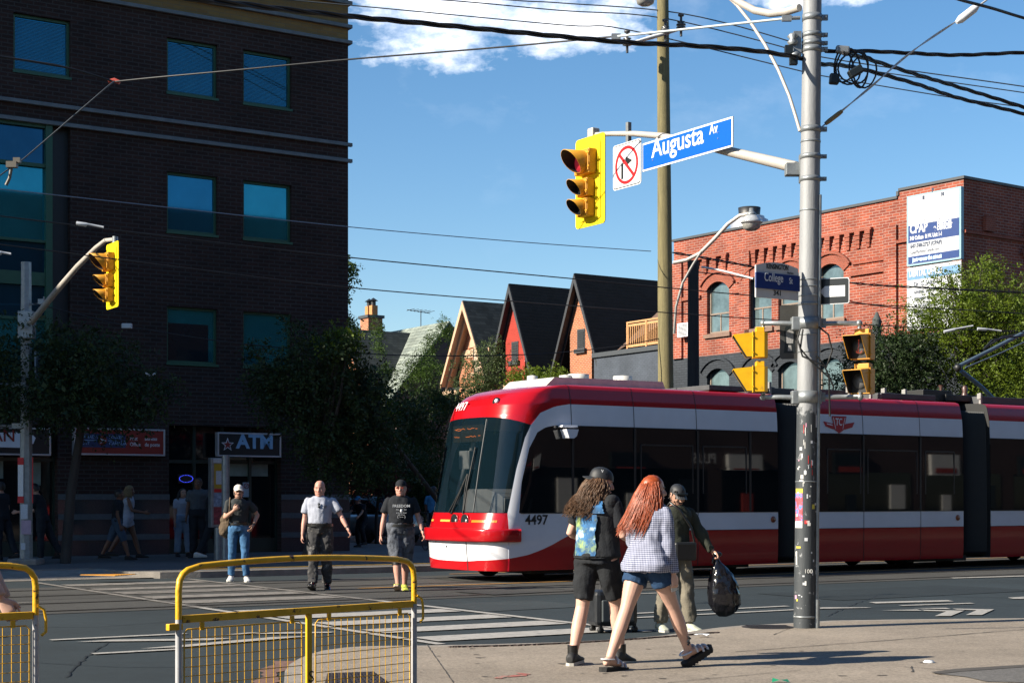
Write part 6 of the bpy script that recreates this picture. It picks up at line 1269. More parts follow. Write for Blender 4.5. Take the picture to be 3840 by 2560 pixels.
# ================================================================ barriers
def barrier_mat():
    return mat('barrier_yellow', (.62, .34, .01), .42, var=.15, scale=9, col2=(.045, .018, .010), c2t=.60, c2s=11, c2w=.03, bump=.15)
M_BAR = barrier_mat(); M_WIREY = mat('mesh_yellow', (.58, .33, .02), .5, var=.2, scale=12, col2=(.10, .04, .015), c2t=.62, c2s=9); M_WPOST = mat('barrier_white', (.36, .36, .37), .5, var=.15, scale=14, col2=(.09, .06, .04), c2t=.60, c2s=14)
def barrier(label, a, c):
    a = Vector((a[0], a[1], 0)); c = Vector((c[0], c[1], 0)); L_ = (c - a).length; ang = math.atan2(c.y - a.y, c.x - a.x)
    o = thing('barrier', label, 'barrier', a, ang, 'yellow mesh street barriers'); rz = .818
    def arch(x): k = x / L_; return 1.085 + .03 * sin(pi * min(1, max(0, k * 1.05)))
    pts = [(0, 0, rz + .0), (0, 0, .97)] + [(.09 - .09 * cos(t), 0, .985 + .095 * sin(t)) for t in (.4, .8, 1.2)] + [(x, 0, arch(x)) for x in [.14 + (L_ - .28) * i / 12 for i in range(13)]] + [(L_ - .09 + .09 * cos(t), 0, .985 + .095 * sin(t)) for t in (1.2, .8, .4)] + [(L_, 0, .97), (L_, 0, rz)]
    b = MB(); b.tube(pts, .0175, 12); b.build('top_hoop', M_BAR, o)
    for x in (0, L_): b = MB(); b.tube([(x, 0, .02), (x, 0, rz - .001)], .0175, 12); b.build('post', M_WPOST, o)
    b = MB(); b.b2((.018, -.014, rz - .02), (L_ - .018, .014, rz + .02)); b.build('rail', M_BAR, o, bevel=.004)
    b = MB(); b.b2((.018, -.014, .10), (L_ - .018, .014, .14)); b.build('rail', M_BAR, o, bevel=.004)
    xm = L_ * .50 + .03; b = MB(); b.b2((xm - .018, -.008, .14), (xm + .018, .008, rz - .021)); b.build('centre_bar', M_YEL, o)
    for x0, x1 in ((.035, xm - .05), (xm + .05, L_ - .035)):
        z0, z1 = .17, rz - .055; b = MB(); fr = [(x0, z0), (x1, z0), (x1, z1 - .02), (x1 - .02, z1), (x0 + .02, z1), (x0, z1 - .02), (x0, z0)]
        b.tube([(x, 0, z) for x, z in fr], .0045, 6); fo = b.build('mesh_frame', M_WIREY, o); b = MB(); n = int((x1 - x0) / .047); m_ = int((z1 - z0) / .049); rnd = random.Random(int(x0 * 100))
        for i in range(1, n): x = x0 + (x1 - x0) * i / n; b.tube([(x + rnd.uniform(-.003, .003), .003, z0), (x + rnd.uniform(-.003, .003), .003, z1)], .0024, 5)
        for i in range(1, m_): z = z0 + (z1 - z0) * i / m_; b.tube([(x0, -.002, z + rnd.uniform(-.003, .003)), (x1, -.002, z + rnd.uniform(-.003, .003))], .0024, 5)
        b.build('wire_mesh', M_WIREY, fo)
    for x in (.14, xm - .13, xm + .14, L_ - .13): b = MB(); b.b2((x - .012, -.018, rz - .06), (x + .012, -.006, rz - .021)); b.b2((x - .012, -.03, rz - .062), (x + .002, -.006, rz - .05)); b.build('hook', M_BAR, o)
    b = MB(); b.tube([(L_ + .005, -.02, rz + .05), (L_ + .035, -.03, rz + .03), (L_ + .045, -.03, rz - .02), (L_ + .045, -.03, rz - .09), (L_ + .02, -.03, rz - .11)], .008, 8); b.build('latch', M_BAR, o)
    b = MB(); b.b2((-.07, -.016, rz - .055), (.018, .016, rz - .02)); b.build('socket', M_BAR, o, bevel=.004)
    for x in (.0, L_): b = MB(); b.tube([(x, -.28, .012), (x, 0, .03), (x, .28, .012)], .014, 8); b.build('foot', M_WPOST, o)
    return o
br = barrier('rusty yellow mesh barrier standing whole in the foreground', ((670 - 1920) / F * 8.37, 8.37), ((1553 - 1920) / F * 9.62, 9.62))
lettering('S', .09, M_BLK, br, (.872 - .0, -.010, .40), (1, 0, 0), (0, 0, 1), .001, name='scrawl')
e1 = Vector(((134 - 1920) / F * 8.68, 8.68)); dd = Vector((-.80, -.60)); barrier('yellow mesh barrier cut off by the left edge', tuple(e1 + dd * 1.7), tuple(e1))
# ================================================================ small things
o = MB(); rnd = random.Random(3)
V = [(.09 * cos(a) * rnd.uniform(.6, 1.1), .05 * sin(a) * rnd.uniform(.6, 1.1), .005 + rnd.uniform(0, .03)) for a in [2 * pi * i / 12 for i in range(12)]] + [(0, 0, .035)]; o.add(V, [(i, (i + 1) % 12, 12) for i in range(12)]); o = o.build('crumpled_paper', M_SIGNW); o.location = G(2631, 2387, .102); tag(o, 'crumpled white paper on the pavement by the woman', 'litter')
o = MB(); o.lathe([(.0, .018), (.035, .018), (.036, .010), (.046, .008), (.046, 0)], n=20); o = o.build('cup_lid', M_SIGNW); o.location = G(3483, 2482, .103); tag(o, 'round white plastic cup lid on the pavement', 'litter')
o = MB(); V = [(-.06, 0, .0), (-.05, .03, .03), (0, .02, .015), (.06, .03, .02), (.07, 0, 0), (0, -.02, .02)]; o.add(V, [(0, 1, 2, 5), (5, 2, 3, 4)]); o = o.build('wrapper', mat('wrapper_green', (.02, .25, .13), .3)); o.location = G(2925, 2556, .103); tag(o, 'crumpled green wrapper at the bottom edge', 'litter')
o = MB(); o.lathe([(0, .004), (.26, .004), (.28, 0)], n=28); g_ = o.build('manhole_cover', mat('iron_cover', (.03, .025, .022), .6, .3)); g_.location = G(2880, 2349, .1015); tag(g_, 'round dark iron cover in the pavement left of the pole', 'manhole cover')
b = MB()
for k in range(7): b.b2((-.22, -.21 + .06 * k, .005), (.22, -.19 + .06 * k, .009))
b.build('rib', M_STEELRAIL, g_)
# poster pillar and grey post on the far pavement
p = G(820, 2098, .12); kd = thing('poster_pillar', 'poster covered pillar with a yellow bill on the far pavement', 'pillar', p, TH); Yk = p.y
hk = lambda v: HC + (HV - v) / F * Yk - .12
b = MB(); b.tube([(0, 0, 0), (0, 0, hk(1977))], .10, 12); b.build('pedestal', M_GALV, kd); b = MB(); b.b2((-.20, -.06, hk(1977)), (.14, .12, hk(1716))); b.build('cabinet', M_GALV, kd, bevel=.02)
for v0, v1, x0, x1, m in ((1738, 1830, -.13, .08, mat('bill_yellow', (.42, .26, .02), .6, var=.1)), (1718, 1735, -.15, .06, pal[1]), (1832, 1845, -.13, .08, pal[2]), (1847, 1898, -.14, .08, mat('bill_dots', (.2, .25, .35), .6, var=.6, scale=20)), (1900, 1965, -.14, .08, mat('bill_red', (.25, .04, .05), .6, var=.6, scale=14))):
    b = MB(); b.b2((x0, -.070, hk(v1)), (x1, -.062, hk(v0))); b.build('poster', m, kd)
b = MB(); b.b2((-.09, -.073, hk(1815)), (.04, -.071, hk(1765))); b.build('poster_print', pal[1], kd)
p = G(846, 2105, .12); o = thing('sign_post', 'plain grey steel post beside the poster pillar', 'post', p, 0); b = MB(); b.tube([(0, 0, 0), (0, 0, hk(1712))], .085, 12); b.build('shaft', M_GALV, o); b = MB(); b.lathe([(.17, 0), (.17, .04), (.09, .06)], n=12); b.build('base_plate', M_GALV, o)
# wheeled suitcase
p = G(2300, 2368, 0); sc_ = thing('wheeled_bag', 'black soft wheeled bag standing behind the man in the vest', 'bag', p, R(20)); M_BAG = mat('bag_black', (.012, .014, .017), .4, var=.3, scale=12, bump=.3, bscale=12)
b = MB(); b.b2((-.26, -.14, .07), (.24, .15, .46)); b.build('body', M_BAG, sc_, bevel=.05); b = MB(); b.b2((-.20, -.165, .12), (.18, -.135, .36)); b.build('pocket', mat('bag_grey', (.05, .06, .065), .5, var=.2), sc_, bevel=.03)
for x, y in ((-.2, -.1), (.2, -.1), (-.2, .12), (.2, .12)): b = MB(); b.lathe([(0, 0), (.035, 0), (.035, .03), (0, .03)], (x, y, .035), 12, 0, Matrix.Rotation(R(90), 3, 'X')); b.b2((x - .015, y - .03, .035), (x + .015, y, .09)); b.build('wheel', M_RUB, sc_)
b = MB(); b.tube([(-.1, .12, .44), (-.1, .13, .52), (.1, .13, .52), (.1, .12, .44)], .012, 8); b.build('handle', M_RUB, sc_)
# ================================================================ TREES AND PLANTS
def leaf_mat(name, c1, c2, tr=.35):
    m = mat(name, c1, .55, var=.35, scale=1.3, col2=c2, c2t=.45, c2s=2.2, c2w=.2, spec=.25); t, p = nodes_of(m)
    o = t.nodes['Material Output']; tl = t.nodes.new('ShaderNodeBsdfTranslucent'); mx = t.nodes.new('ShaderNodeMixShader'); mx.inputs[0].default_value = tr
    src = p.inputs['Base Color'].links[0].from_socket; t.links.new(src, tl.inputs[0]); t.links.new(p.outputs[0], mx.inputs[1]); t.links.new(tl.outputs[0], mx.inputs[2]); t.links.new(mx.outputs[0], o.inputs[0]); return m
M_LOC = leaf_mat('locust_leaf', (.115, .165, .012), (.055, .095, .012), .42); M_DKL = leaf_mat('dark_leaf', (.035, .062, .014), (.020, .042, .012)); M_SHAD = leaf_mat('shaded_locust_leaf', (.024, .044, .012), (.014, .028, .010), .2); M_MAPLE = leaf_mat('maple_leaf', (.10, .018, .02), (.05, .012, .015)); M_BIR = leaf_mat('pale_leaf', (.07, .10, .035), (.05, .08, .02))  # M_SHAD is the locust leaf colour darkened for trees in shade
M_BARK = mat('bark', (.035, .030, .026), .9, var=.3, scale=6, bump=.5, stretch=(1, 1, .3))
def leaves(centers, radii, n, size, seed, frond=5, droop=.35, fill=.55, gaps=.18):
    rg = np.random.default_rng(seed); C = np.array(centers, float); Rr = np.array(radii, float); vol = (Rr[:, 0] * Rr[:, 1] * Rr[:, 2]) ** (2 / 3); pk_ = rg.choice(len(C), n, p=vol / vol.sum())
    d = rg.normal(size=(n, 3)); d /= np.linalg.norm(d, axis=1)[:, None]; r = fill + (1.08 - fill) * rg.random(n) ** .7
    # clumping: twig centres
    nt_ = max(12, n // 14); tw = rg.integers(0, nt_, n); 
    twd = rg.normal(size=(nt_, 3)); twd /= np.linalg.norm(twd, axis=1)[:, None]; twp = rg.choice(len(C), nt_, p=vol / vol.sum()); twr = fill + (1.1 - fill) * rg.random(nt_) ** .6
    tp_ = C[twp] + twd * twr[:, None] * Rr[twp]
    pos = tp_[tw] + rg.normal(size=(n, 3)) * np.array([.16, .16, .11]) * (Rr[twp][tw].mean(axis=1) ** .5)[:, None] * 1.9
    out_ = pos - C[twp][tw]; out_ /= np.linalg.norm(out_, axis=1)[:, None] + 1e-6
    ax = out_ + rg.normal(size=(n, 3)) * .6; ax[:, 2] -= droop; ax /= np.linalg.norm(ax, axis=1)[:, None]
    sd = np.cross(ax, rg.normal(size=(n, 3))); sd /= np.linalg.norm(sd, axis=1)[:, None] + 1e-6
    V = []; L_ = size * (.45 + 1.1 * rg.random(n) ** 1.5)
    for k in range(frond):
        sgn = 1 if k % 2 else -1; a = pos + ax * (L_ * (k / frond) * 2.2)[:, None]; a[:, 2] -= (k / frond) ** 2 * L_ * .8
        tip = a + (sd * sgn * .9 + ax * .55) * (L_ * .75)[:, None]; wv = np.cross(sd, ax); wv = ax * .5 * (L_ * .42)[:, None] + wv * (rg.normal(size=n) * L_ * .18)[:, None]
        m_ = (a + tip) / 2
        V.append(np.stack([a, m_ - wv, tip, m_ + wv], axis=1))
    V = np.concatenate(V).reshape(-1, 3); return V
def leaf_obj(name, V, m, parent, org):
    V = V - np.array(org); n = len(V); me = bpy.data.meshes.new(name); me.vertices.add(n); me.vertices.foreach_set('co', V.astype(np.float32).ravel()); f = n // 4
    me.loops.add(n); me.loops.foreach_set('vertex_index', np.arange(n, dtype=np.int32)); me.polygons.add(f); me.polygons.foreach_set('loop_start', np.arange(0, n, 4, dtype=np.int32)); me.polygons.foreach_set('loop_total', np.full(f, 4, dtype=np.int32)); me.update(calc_edges=True); me.materials.append(m)
    o = bpy.data.objects.new(name, me); COL.objects.link(o); 
    if parent: o.parent = parent
    return o
def tree(label, base, blobs, n, size, m, seed, tr=.09, name='street_tree', group=None, fill=.45, cat='tree', droop=.35, limbs=True, frond=5):
    """base: Vector foot; blobs: list of (u,v,Y,rx,ry,rz) given as world positions"""
    o = thing(name, label, cat, base, 0, group); cs = [b_[0] for b_ in blobs]; rs = [b_[1] for b_ in blobs]
    V = leaves([tuple(c) for c in cs], rs, n, size, seed, frond, droop, fill); leaf_obj('crown', V, m, o, tuple(base))
    if limbs:
        b = MB(); top = sum(cs, Vector()) / len(cs); rnd = random.Random(seed); zf_ = min(c.z for c in cs); mid = base.lerp(Vector((top.x, top.y, zf_)), .9); mid.x += .1
        b.tube([Vector(), (mid - base) * .5 + Vector((rnd.uniform(-.08, .08), 0, 0)), mid - base], [tr * 1.15, tr, tr * .8], 10)
        for c, r_ in zip(cs, rs):
            for k in range(3):
                e = c + Vector((rnd.uniform(-.6, .6) * r_[0], rnd.uniform(-.6, .6) * r_[1], rnd.uniform(-.2, .7) * r_[2])); md = mid.lerp(e, .5) + Vector((rnd.uniform(-.15, .15), rnd.uniform(-.15, .15), .15)); b.tube([mid - base, md - base, e - base], [tr * .55, tr * .3, tr * .1], 6)
        b.build('trunk', M_BARK, o)
    return o
def B(u, v, Y, rx, rz, ry=None): return (P(u, v, Y), (rx / F * Y, (ry or rx) / F * Y, rz / F * Y))
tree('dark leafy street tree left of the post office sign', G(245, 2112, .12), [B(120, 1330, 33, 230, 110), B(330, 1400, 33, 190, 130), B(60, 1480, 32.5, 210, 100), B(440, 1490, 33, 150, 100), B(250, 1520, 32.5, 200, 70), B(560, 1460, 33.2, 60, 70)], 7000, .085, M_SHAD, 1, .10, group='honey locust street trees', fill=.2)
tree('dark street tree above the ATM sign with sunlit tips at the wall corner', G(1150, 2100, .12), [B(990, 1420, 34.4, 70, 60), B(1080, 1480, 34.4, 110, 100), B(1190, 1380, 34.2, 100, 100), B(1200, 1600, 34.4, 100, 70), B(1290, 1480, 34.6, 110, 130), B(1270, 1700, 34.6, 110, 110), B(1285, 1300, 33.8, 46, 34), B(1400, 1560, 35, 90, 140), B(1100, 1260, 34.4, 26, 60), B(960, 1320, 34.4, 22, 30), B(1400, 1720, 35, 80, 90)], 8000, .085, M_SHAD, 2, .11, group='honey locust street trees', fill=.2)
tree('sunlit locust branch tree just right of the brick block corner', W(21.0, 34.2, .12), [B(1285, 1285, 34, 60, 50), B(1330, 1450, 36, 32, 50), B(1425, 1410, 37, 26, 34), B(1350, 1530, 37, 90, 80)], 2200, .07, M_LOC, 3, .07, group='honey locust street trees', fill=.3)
tree('big dark tree behind the tram nose with glints of sun', W(37, 72, .12), [B(1400, 1680, 60, 130, 130), B(1500, 1620, 62, 130, 120), B(1610, 1660, 62, 110, 150), B(1480, 1800, 58, 200, 130), B(1600, 1510, 66, 70, 45), B(1690, 1510, 66, 60, 35), B(1345, 1560, 58, 50, 110), B(1430, 1540, 62, 60, 60)], 9500, .13, M_DKL, 4, .25, fill=.2)
tree('tall background tree peeking past the brick block', W(28, 92, .12), [B(1250, 1020, 95, 60, 60), B(1262, 1205, 95, 62, 24), B(1200, 1100, 95, 60, 150)], 2600, .22, M_DKL, 5, .35, name='background_tree', fill=.2)
tree('pale airy young tree in front of the cream gable', W(39.5, 67.5, .12), [B(1830, 1300, 75, 38, 55), B(1800, 1390, 75, 75, 70), B(1880, 1400, 75, 60, 60), B(1780, 1470, 75, 100, 50)], 2600, .10, M_BIR, 6, .10, name='young_tree', fill=.1)
tree('leafy shrub top between the red gable and the orange house', W(39.5, 61, .12), [B(1980, 1430, 70, 60, 35), B(2070, 1420, 70, 55, 35), B(2110, 1440, 70, 30, 25)], 1500, .11, M_LOC, 7, .09, name='young_tree', fill=.2)
tree('wine red japanese maple by the brick block corner', W(22.2, 42.0, .0), [B(1345, 1810, 47, 60, 45), B(1420, 1760, 47, 60, 50), B(1460, 1830, 47, 50, 40), B(1400, 1700, 47, 30, 30)], 2600, .07, M_MAPLE, 8, .05, name='maple_tree', fill=.1)
tree('low dark bushes beside the tram nose with yellow green glints', W(30, 50, .0), [B(1540, 1780, 52, 90, 90), B(1590, 1900, 52, 80, 70), B(1450, 1920, 52, 100, 50), B(1640, 1860, 52, 60, 110)], 3600, .10, M_DKL, 9, .06, name='bush', cat='bush', fill=.1, limbs=False)
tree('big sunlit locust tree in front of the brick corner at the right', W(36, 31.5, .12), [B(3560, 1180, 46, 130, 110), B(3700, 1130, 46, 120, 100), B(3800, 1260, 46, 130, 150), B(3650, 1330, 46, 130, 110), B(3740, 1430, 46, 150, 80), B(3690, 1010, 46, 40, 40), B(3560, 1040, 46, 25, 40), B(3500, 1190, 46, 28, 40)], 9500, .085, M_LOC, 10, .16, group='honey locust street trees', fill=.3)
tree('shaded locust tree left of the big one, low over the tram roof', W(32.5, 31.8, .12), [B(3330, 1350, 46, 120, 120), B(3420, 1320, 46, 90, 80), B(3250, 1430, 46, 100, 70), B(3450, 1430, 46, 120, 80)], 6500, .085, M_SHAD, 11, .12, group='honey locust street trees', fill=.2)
tree('locust tree cut by the right edge of the picture', W(41, 31.2, .12), [B(3960, 1180, 49, 170, 140), B(4000, 1380, 49, 200, 120), B(3880, 1420, 49, 100, 60)], 4500, .09, M_LOC, 12, .15, group='honey locust street trees', fill=.3)
# ivy on the slate roofed house
iv = thing('ivy', 'thick green ivy climbing the gables of the slate roofed house', 'climbing plant', W(41.5, 80, .12), 0)
V = leaves([tuple(P(u, v, Y)) for u, v, Y in ((1415, 1260, 86), (1425, 1320, 86), (1440, 1390, 85), (1410, 1220, 86), (1660, 1220, 88), (1630, 1265, 88), (1605, 1310, 88), (1690, 1250, 88), (1575, 1370, 87), (1620, 1400, 86), (1550, 1420, 86), (1710, 1290, 88))], [(.14, .2, .4)] * 4 + [(.25, .3, .35)] * 3 + [(.22, .3, .35)] + [(.7, .3, .7)] * 3 + [(.2, .3, .4)], 3400, .10, 13, 4, .2, .1)
leaf_obj('foliage', V, leaf_mat('ivy_leaf', (.05, .095, .012), (.025, .05, .01)), iv, tuple(iv.location))
# parked bikes, dock, car in the shade by the corner
def bike(label, p, rz):
    o = thing('bicycle', label, 'bicycle', p, rz, 'bicycles docked by the corner')
    for x in (-.52, .52):
        b = MB(); b.tube([(x + .33 * cos(2 * pi * k / 24), 0, .34 + .33 * sin(2 * pi * k / 24)) for k in range(25)], .018, 6, cap=False)
        for k in range(8): b.tube([(x, 0, .34), (x + .33 * cos(pi * k / 4), 0, .34 + .33 * sin(pi * k / 4))], .003, 4)
        b.build('wheel', M_RUB, o)
    b = MB(); b.tube([(-.52, 0, .34), (-.05, 0, .32), (.36, 0, .70), (-.12, 0, .75), (-.05, 0, .32)], .018, 6); b.tube([(-.52, 0, .34), (-.12, 0, .72)], .012, 6); b.tube([(.52, 0, .34), (.36, 0, .70), (.33, 0, .95)], .018, 6); b.tube([(-.12, 0, .75), (-.14, 0, .88)], .014, 6); b.build('frame', mat('bike_grey', (.05, .06, .07), .4), o)
    b = MB(); b.tube([(.38, -.26, 1.0), (.33, -.1, .96), (.33, .1, .96), (.38, .26, 1.0)], .014, 6); b.build('handlebar', M_RUB, o); b = MB(); b.ball((-.15, 0, .91), (.13, .07, .03), 10); b.build('saddle', M_RUB, o); b = MB(); b.box((-.5, 0, .72), (.3, .05, .03)); b.build('mudguard', mat('guard_red', (.2, .02, .02), .4), o)
for i, (s, t, a, lb) in enumerate(((20.2, 35.2, 80, 'left'), (21.0, 35.4, 84, 'middle'), (21.7, 35.3, 78, 'right'))):
    bike(lb + ' of the three dark docked bicycles by the building corner', W(s, t, .12), TH + R(a))
    o = thing('bike_dock', lb + ' of the pale bicycle dock posts by the building corner', 'bike dock', W(s + .1, t - .75, .12), TH, 'bicycle dock posts'); b = MB(); b.prism([(-.1, 0), (.1, 0), (.08, .75), (-.02, .85), (-.1, .8)], -.12, .12, ax='y'); b.build('dock', mat('dock_grey', (.12, .14, .16), .5), o, bevel=.02); b = MB(); b.box((0, -.0, -.01), (.6, 1.2, .05)); b.build('base_plate', M_GALV, o)
cr_ = thing('parked_car', 'pale silver car parked in the side street under the red maple', 'car', W(24.0, 46, 0), TH + R(92)); M_CARP = mat('car_silver', (.22, .24, .25), .25, .3, var=0, coat=.8)
def carloft(secs, name, m, nseg=16):
    V = []; n = len(secs)
    for x, w_, z0, z1 in secs: V += [(x, w_ * cos(a) ** 1 * 1 if False else w_ * math.copysign(abs(cos(a)) ** .45, cos(a)), (z0 + z1) / 2 + (z1 - z0) / 2 * math.copysign(abs(sin(a)) ** .55, sin(a))) for a in [2 * pi * k / nseg for k in range(nseg)]]
    Fc = [(i * nseg + j, i * nseg + (j + 1) % nseg, (i + 1) * nseg + (j + 1) % nseg, (i + 1) * nseg + j) for i in range(n - 1) for j in range(nseg)] + [tuple(range(nseg))[::-1], tuple(range((n - 1) * nseg, n * nseg))]
    return mesh_obj(name, V, Fc, m, cr_, smooth=True)
carloft([(-2.25, .6, .35, .85), (-2.1, .84, .28, .98), (-1.2, .90, .25, 1.02), (0, .91, .24, 1.02), (1.2, .90, .25, .98), (2.0, .84, .28, .86), (2.2, .6, .35, .75)], 'body', M_CARP); carloft([(-1.9, .68, .95, 1.05), (-1.2, .72, .95, 1.48), (-.3, .74, .95, 1.55), (.5, .72, .95, 1.48), (1.2, .68, .92, 1.02)], 'cabin', mat('car_glass', (.01, .012, .014), .05, var=0))
b = MB(); b.prism([(-1.15, 1.47), (-.3, 1.555), (.45, 1.49), (.45, 1.46), (-.3, 1.52), (-1.15, 1.44)], -.6, .6, ax='y'); b.build('roof', M_CARP, cr_)
for x in (-1.35, 1.4):
    for y in (-.92, .75): b = MB(); b.lathe([(0, .0), (.19, .0), (.2, .02), (.32, .0), (.33, .03), (.33, .17), (0, .17)], (x, y, .33), 20, 0, Matrix.Rotation(R(-90), 3, 'X')); b.build('wheel', M_RUB, cr_)
for y in (-.6, .6): b = MB(); b.ball((2.1, y, .68), (.08, .16, .07), 8); b.build('headlight', M_LG, cr_); b = MB(); b.ball((-2.15, y, .78), (.06, .14, .07), 8); b.build('tail_light', mat('tail_red', (.25, .01, .01), .3), cr_)
# ================================================================ PEOPLE
def apply_remesh(parts, vox, smooth_it=2, smooth_f=.5):
    """parts: list of (verts, faces) overlapping closed shells -> one continuous surface (numpy verts, faces)"""
    b = MB()
    for v, f in parts: b.add(v, f)
    me = bpy.data.meshes.new('tmp'); me.from_pydata(b.v, [], b.f); me.update(); bm = bmesh.new(); bm.from_mesh(me); bmesh.ops.recalc_face_normals(bm, faces=bm.faces); bm.to_mesh(me); bm.free()
    o = bpy.data.objects.new('tmp', me); COL.objects.link(o); m = o.modifiers.new('r', 'REMESH'); m.mode = 'VOXEL'; m.voxel_size = vox
    if smooth_it: s = o.modifiers.new('s', 'SMOOTH'); s.iterations = smooth_it; s.factor = smooth_f
    dg = bpy.context.evaluated_depsgraph_get(); dg.update(); r = bpy.data.meshes.new_from_object(o.evaluated_get(dg)); bpy.data.objects.remove(o); bpy.data.meshes.remove(me); return r
def loft(secs, n=18):
    """secs: list of (center, rx, ry, dirx, diry) elliptical rings -> closed shell"""
    V = []
    for c, rx, ry, dx, dy in secs:
        for k in range(n): a = 2 * pi * k / n; V.append(c + dx * (rx * cos(a)) + dy * (ry * sin(a)))
    m = len(secs); Fc = [(i * n + j, i * n + (j + 1) % n, (i + 1) * n + (j + 1) % n, (i + 1) * n + j) for i in range(m - 1) for j in range(n)]
    Fc += [tuple(range(n))[::-1], tuple(range((m - 1) * n, m * n))]; return V, Fc
def limb(pts, rad, n=14, flat=False):
    """tube through pts with radii, resampled smoothly, rounded ends"""
    pts = [Vector(p) for p in pts]; P_ = []; R_ = []
    for i in range(len(pts) - 1):
        p0, p1, p2, p3 = pts[max(i - 1, 0)], pts[i], pts[i + 1], pts[min(i + 2, len(pts) - 1)]
        for j in range(5):
            t = j / 5; P_.append(p1.lerp(p2, t)); R_.append(rad[i] + (rad[i + 1] - rad[i]) * (3 * t * t - 2 * t ** 3))
    P_.append(pts[-1]); R_.append(rad[-1]); d0 = (P_[0] - P_[1]).normalized(); d1 = (P_[-1] - P_[-2]).normalized()
    P_ = [P_[0] + d0 * R_[0] * .7] + P_ + ([] if flat else [P_[-1] + d1 * R_[-1] * .7]); R_ = [R_[0] * .5] + R_ + ([] if flat else [R_[-1] * .5])
    b = MB(); b.tube(P_, R_, n); return b.v, b.f
def ballv(c, r, M=None, n=12): b = MB(); b.ball(c, r, n, 0, M); return b.v, b.f
def rot(axis, deg): return Matrix.Rotation(R(deg), 3, axis)
FWD, RGT, UP3 = Vector((0, 1, 0)), Vector((1, 0, 0)), Vector((0, 0, 1))
def legdir(fwd, side, sg):   # degrees, pointing down
    return Vector((sin(R(side)) * sg, sin(R(fwd)) * cos(R(side)), -cos(R(fwd)) * cos(R(side))))
def hand_parts(wrist, d, palm_n, sc=1.0, curl=25, side=1, thumb=40):
    """d: hand direction, palm_n: palm normal, side +1 thumb along d x palm_n"""
    d = d.normalized(); n = (palm_n - d * palm_n.dot(d)).normalized(); s = d.cross(n) * side; parts = []
    c0 = wrist; rings = []
    for k, (l, w_, h) in enumerate(((-.01, .026, .020), (.02, .032, .019), (.05, .040, .016), (.085, .042, .014), (.098, .038, .012))): rings.append((c0 + d * l * sc, w_ * sc, h * sc, s, n))
    parts.append(loft(rings, 12))
    for i, (off, ln) in enumerate(((.031, .068), (.010, .078), (-.012, .073), (-.032, .056))):
        base = c0 + d * .088 * sc + s * off * sc; q = [base]; dd = d.copy(); ax = s
        for k, sg in enumerate((.45, .32, .23)):
            M = Matrix.Rotation(R(curl * (.8 + .15 * i) * (1 if k else .7)) * (1), 3, ax); dd = M @ dd if (M @ d).dot(n) > 0 else Matrix.Rotation(-R(curl * (.8 + .15 * i)), 3, ax) @ dd; q.append(q[-1] + dd * ln * sg * sc)
        parts.append(limb(q, [.0092 * sc, .0088 * sc, .008 * sc, .0068 * sc], 8))
    tb = c0 + d * .02 * sc + s * .028 * sc; td = (d * .75 + s * .65 + n * .35).normalized(); t1 = tb + td * .042 * sc; t2 = t1 + (d * .9 + s * .25 + n * .35).normalized() * .032 * sc; t3 = t2 + (d * 1 + n * .4).normalized() * .022 * sc
    parts.append(limb([tb, t1, t2, t3], [.014 * sc, .0115 * sc, .010 * sc, .008 * sc], 8)); return parts
def fold(me, amp, sx=(9, 9, 5), seed=0):
    n = len(me.vertices); co = np.empty(n * 3, np.float32); me.vertices.foreach_get('co', co); no = np.empty(n * 3, np.float32); me.vertices.foreach_get('normal', no); co = co.reshape(-1, 3); no = no.reshape(-1, 3)
    d = np.array([noise.noise(Vector((c[0] * sx[0] + seed, c[1] * sx[1], c[2] * sx[2]))) + .5 * noise.noise(Vector((c[0] * sx[0] * 2.3 + seed, c[1] * sx[1] * 2.3 + c[2] * 9, c[2] * sx[2] * 2.1))) for c in co], np.float32)
    d = np.maximum(d, -.3); co += no * (d * amp)[:, None]; me.vertices.foreach_set('co', co.ravel()); me.update()
def put_mesh(me, name, mats, parent):
    me.name = name; me.materials.clear()
    for m in (mats if isinstance(mats, (list, tuple)) else [mats]): me.materials.append(m)
    me.polygons.foreach_set('use_smooth', np.ones(len(me.polygons), dtype=bool)); o = bpy.data.objects.new(name, me); COL.objects.link(o); o.parent = parent; return o
SKIN = {'pale': mat('skin_pale', (.50, .31, .24), .5, var=.08, scale=12, spec=.35), 'tan': mat('skin_tan', (.36, .205, .145), .5, var=.08, scale=12, spec=.35), 'brown': mat('skin_brown', (.14, .07, .045), .5, var=.08, spec=.35), 'ruddy': mat('skin_ruddy', (.44, .23, .175), .5, var=.12, scale=14, spec=.35)}
def cloth(name, c, **k): return mat(name, c, k.pop('rough', .85), var=k.pop('var', .12), scale=k.pop('scale', 8), spec=.2, bump=k.pop('bump', .25), bscale=k.pop('bscale', 60), **k)
M_EYEW = mat('eye_white', (.55, .52, .5), .3, var=0); M_EYED = mat('eye_dark', (.02, .015, .012), .3, var=0); M_LIP = mat('lip', (.30, .10, .09), .5, var=0); M_HAIRD = mat('hair_dark', (.012, .009, .008), .5, var=.3, scale=60); M_STUB = mat('beard_dark', (.03, .022, .018), .8, var=.3, scale=60)
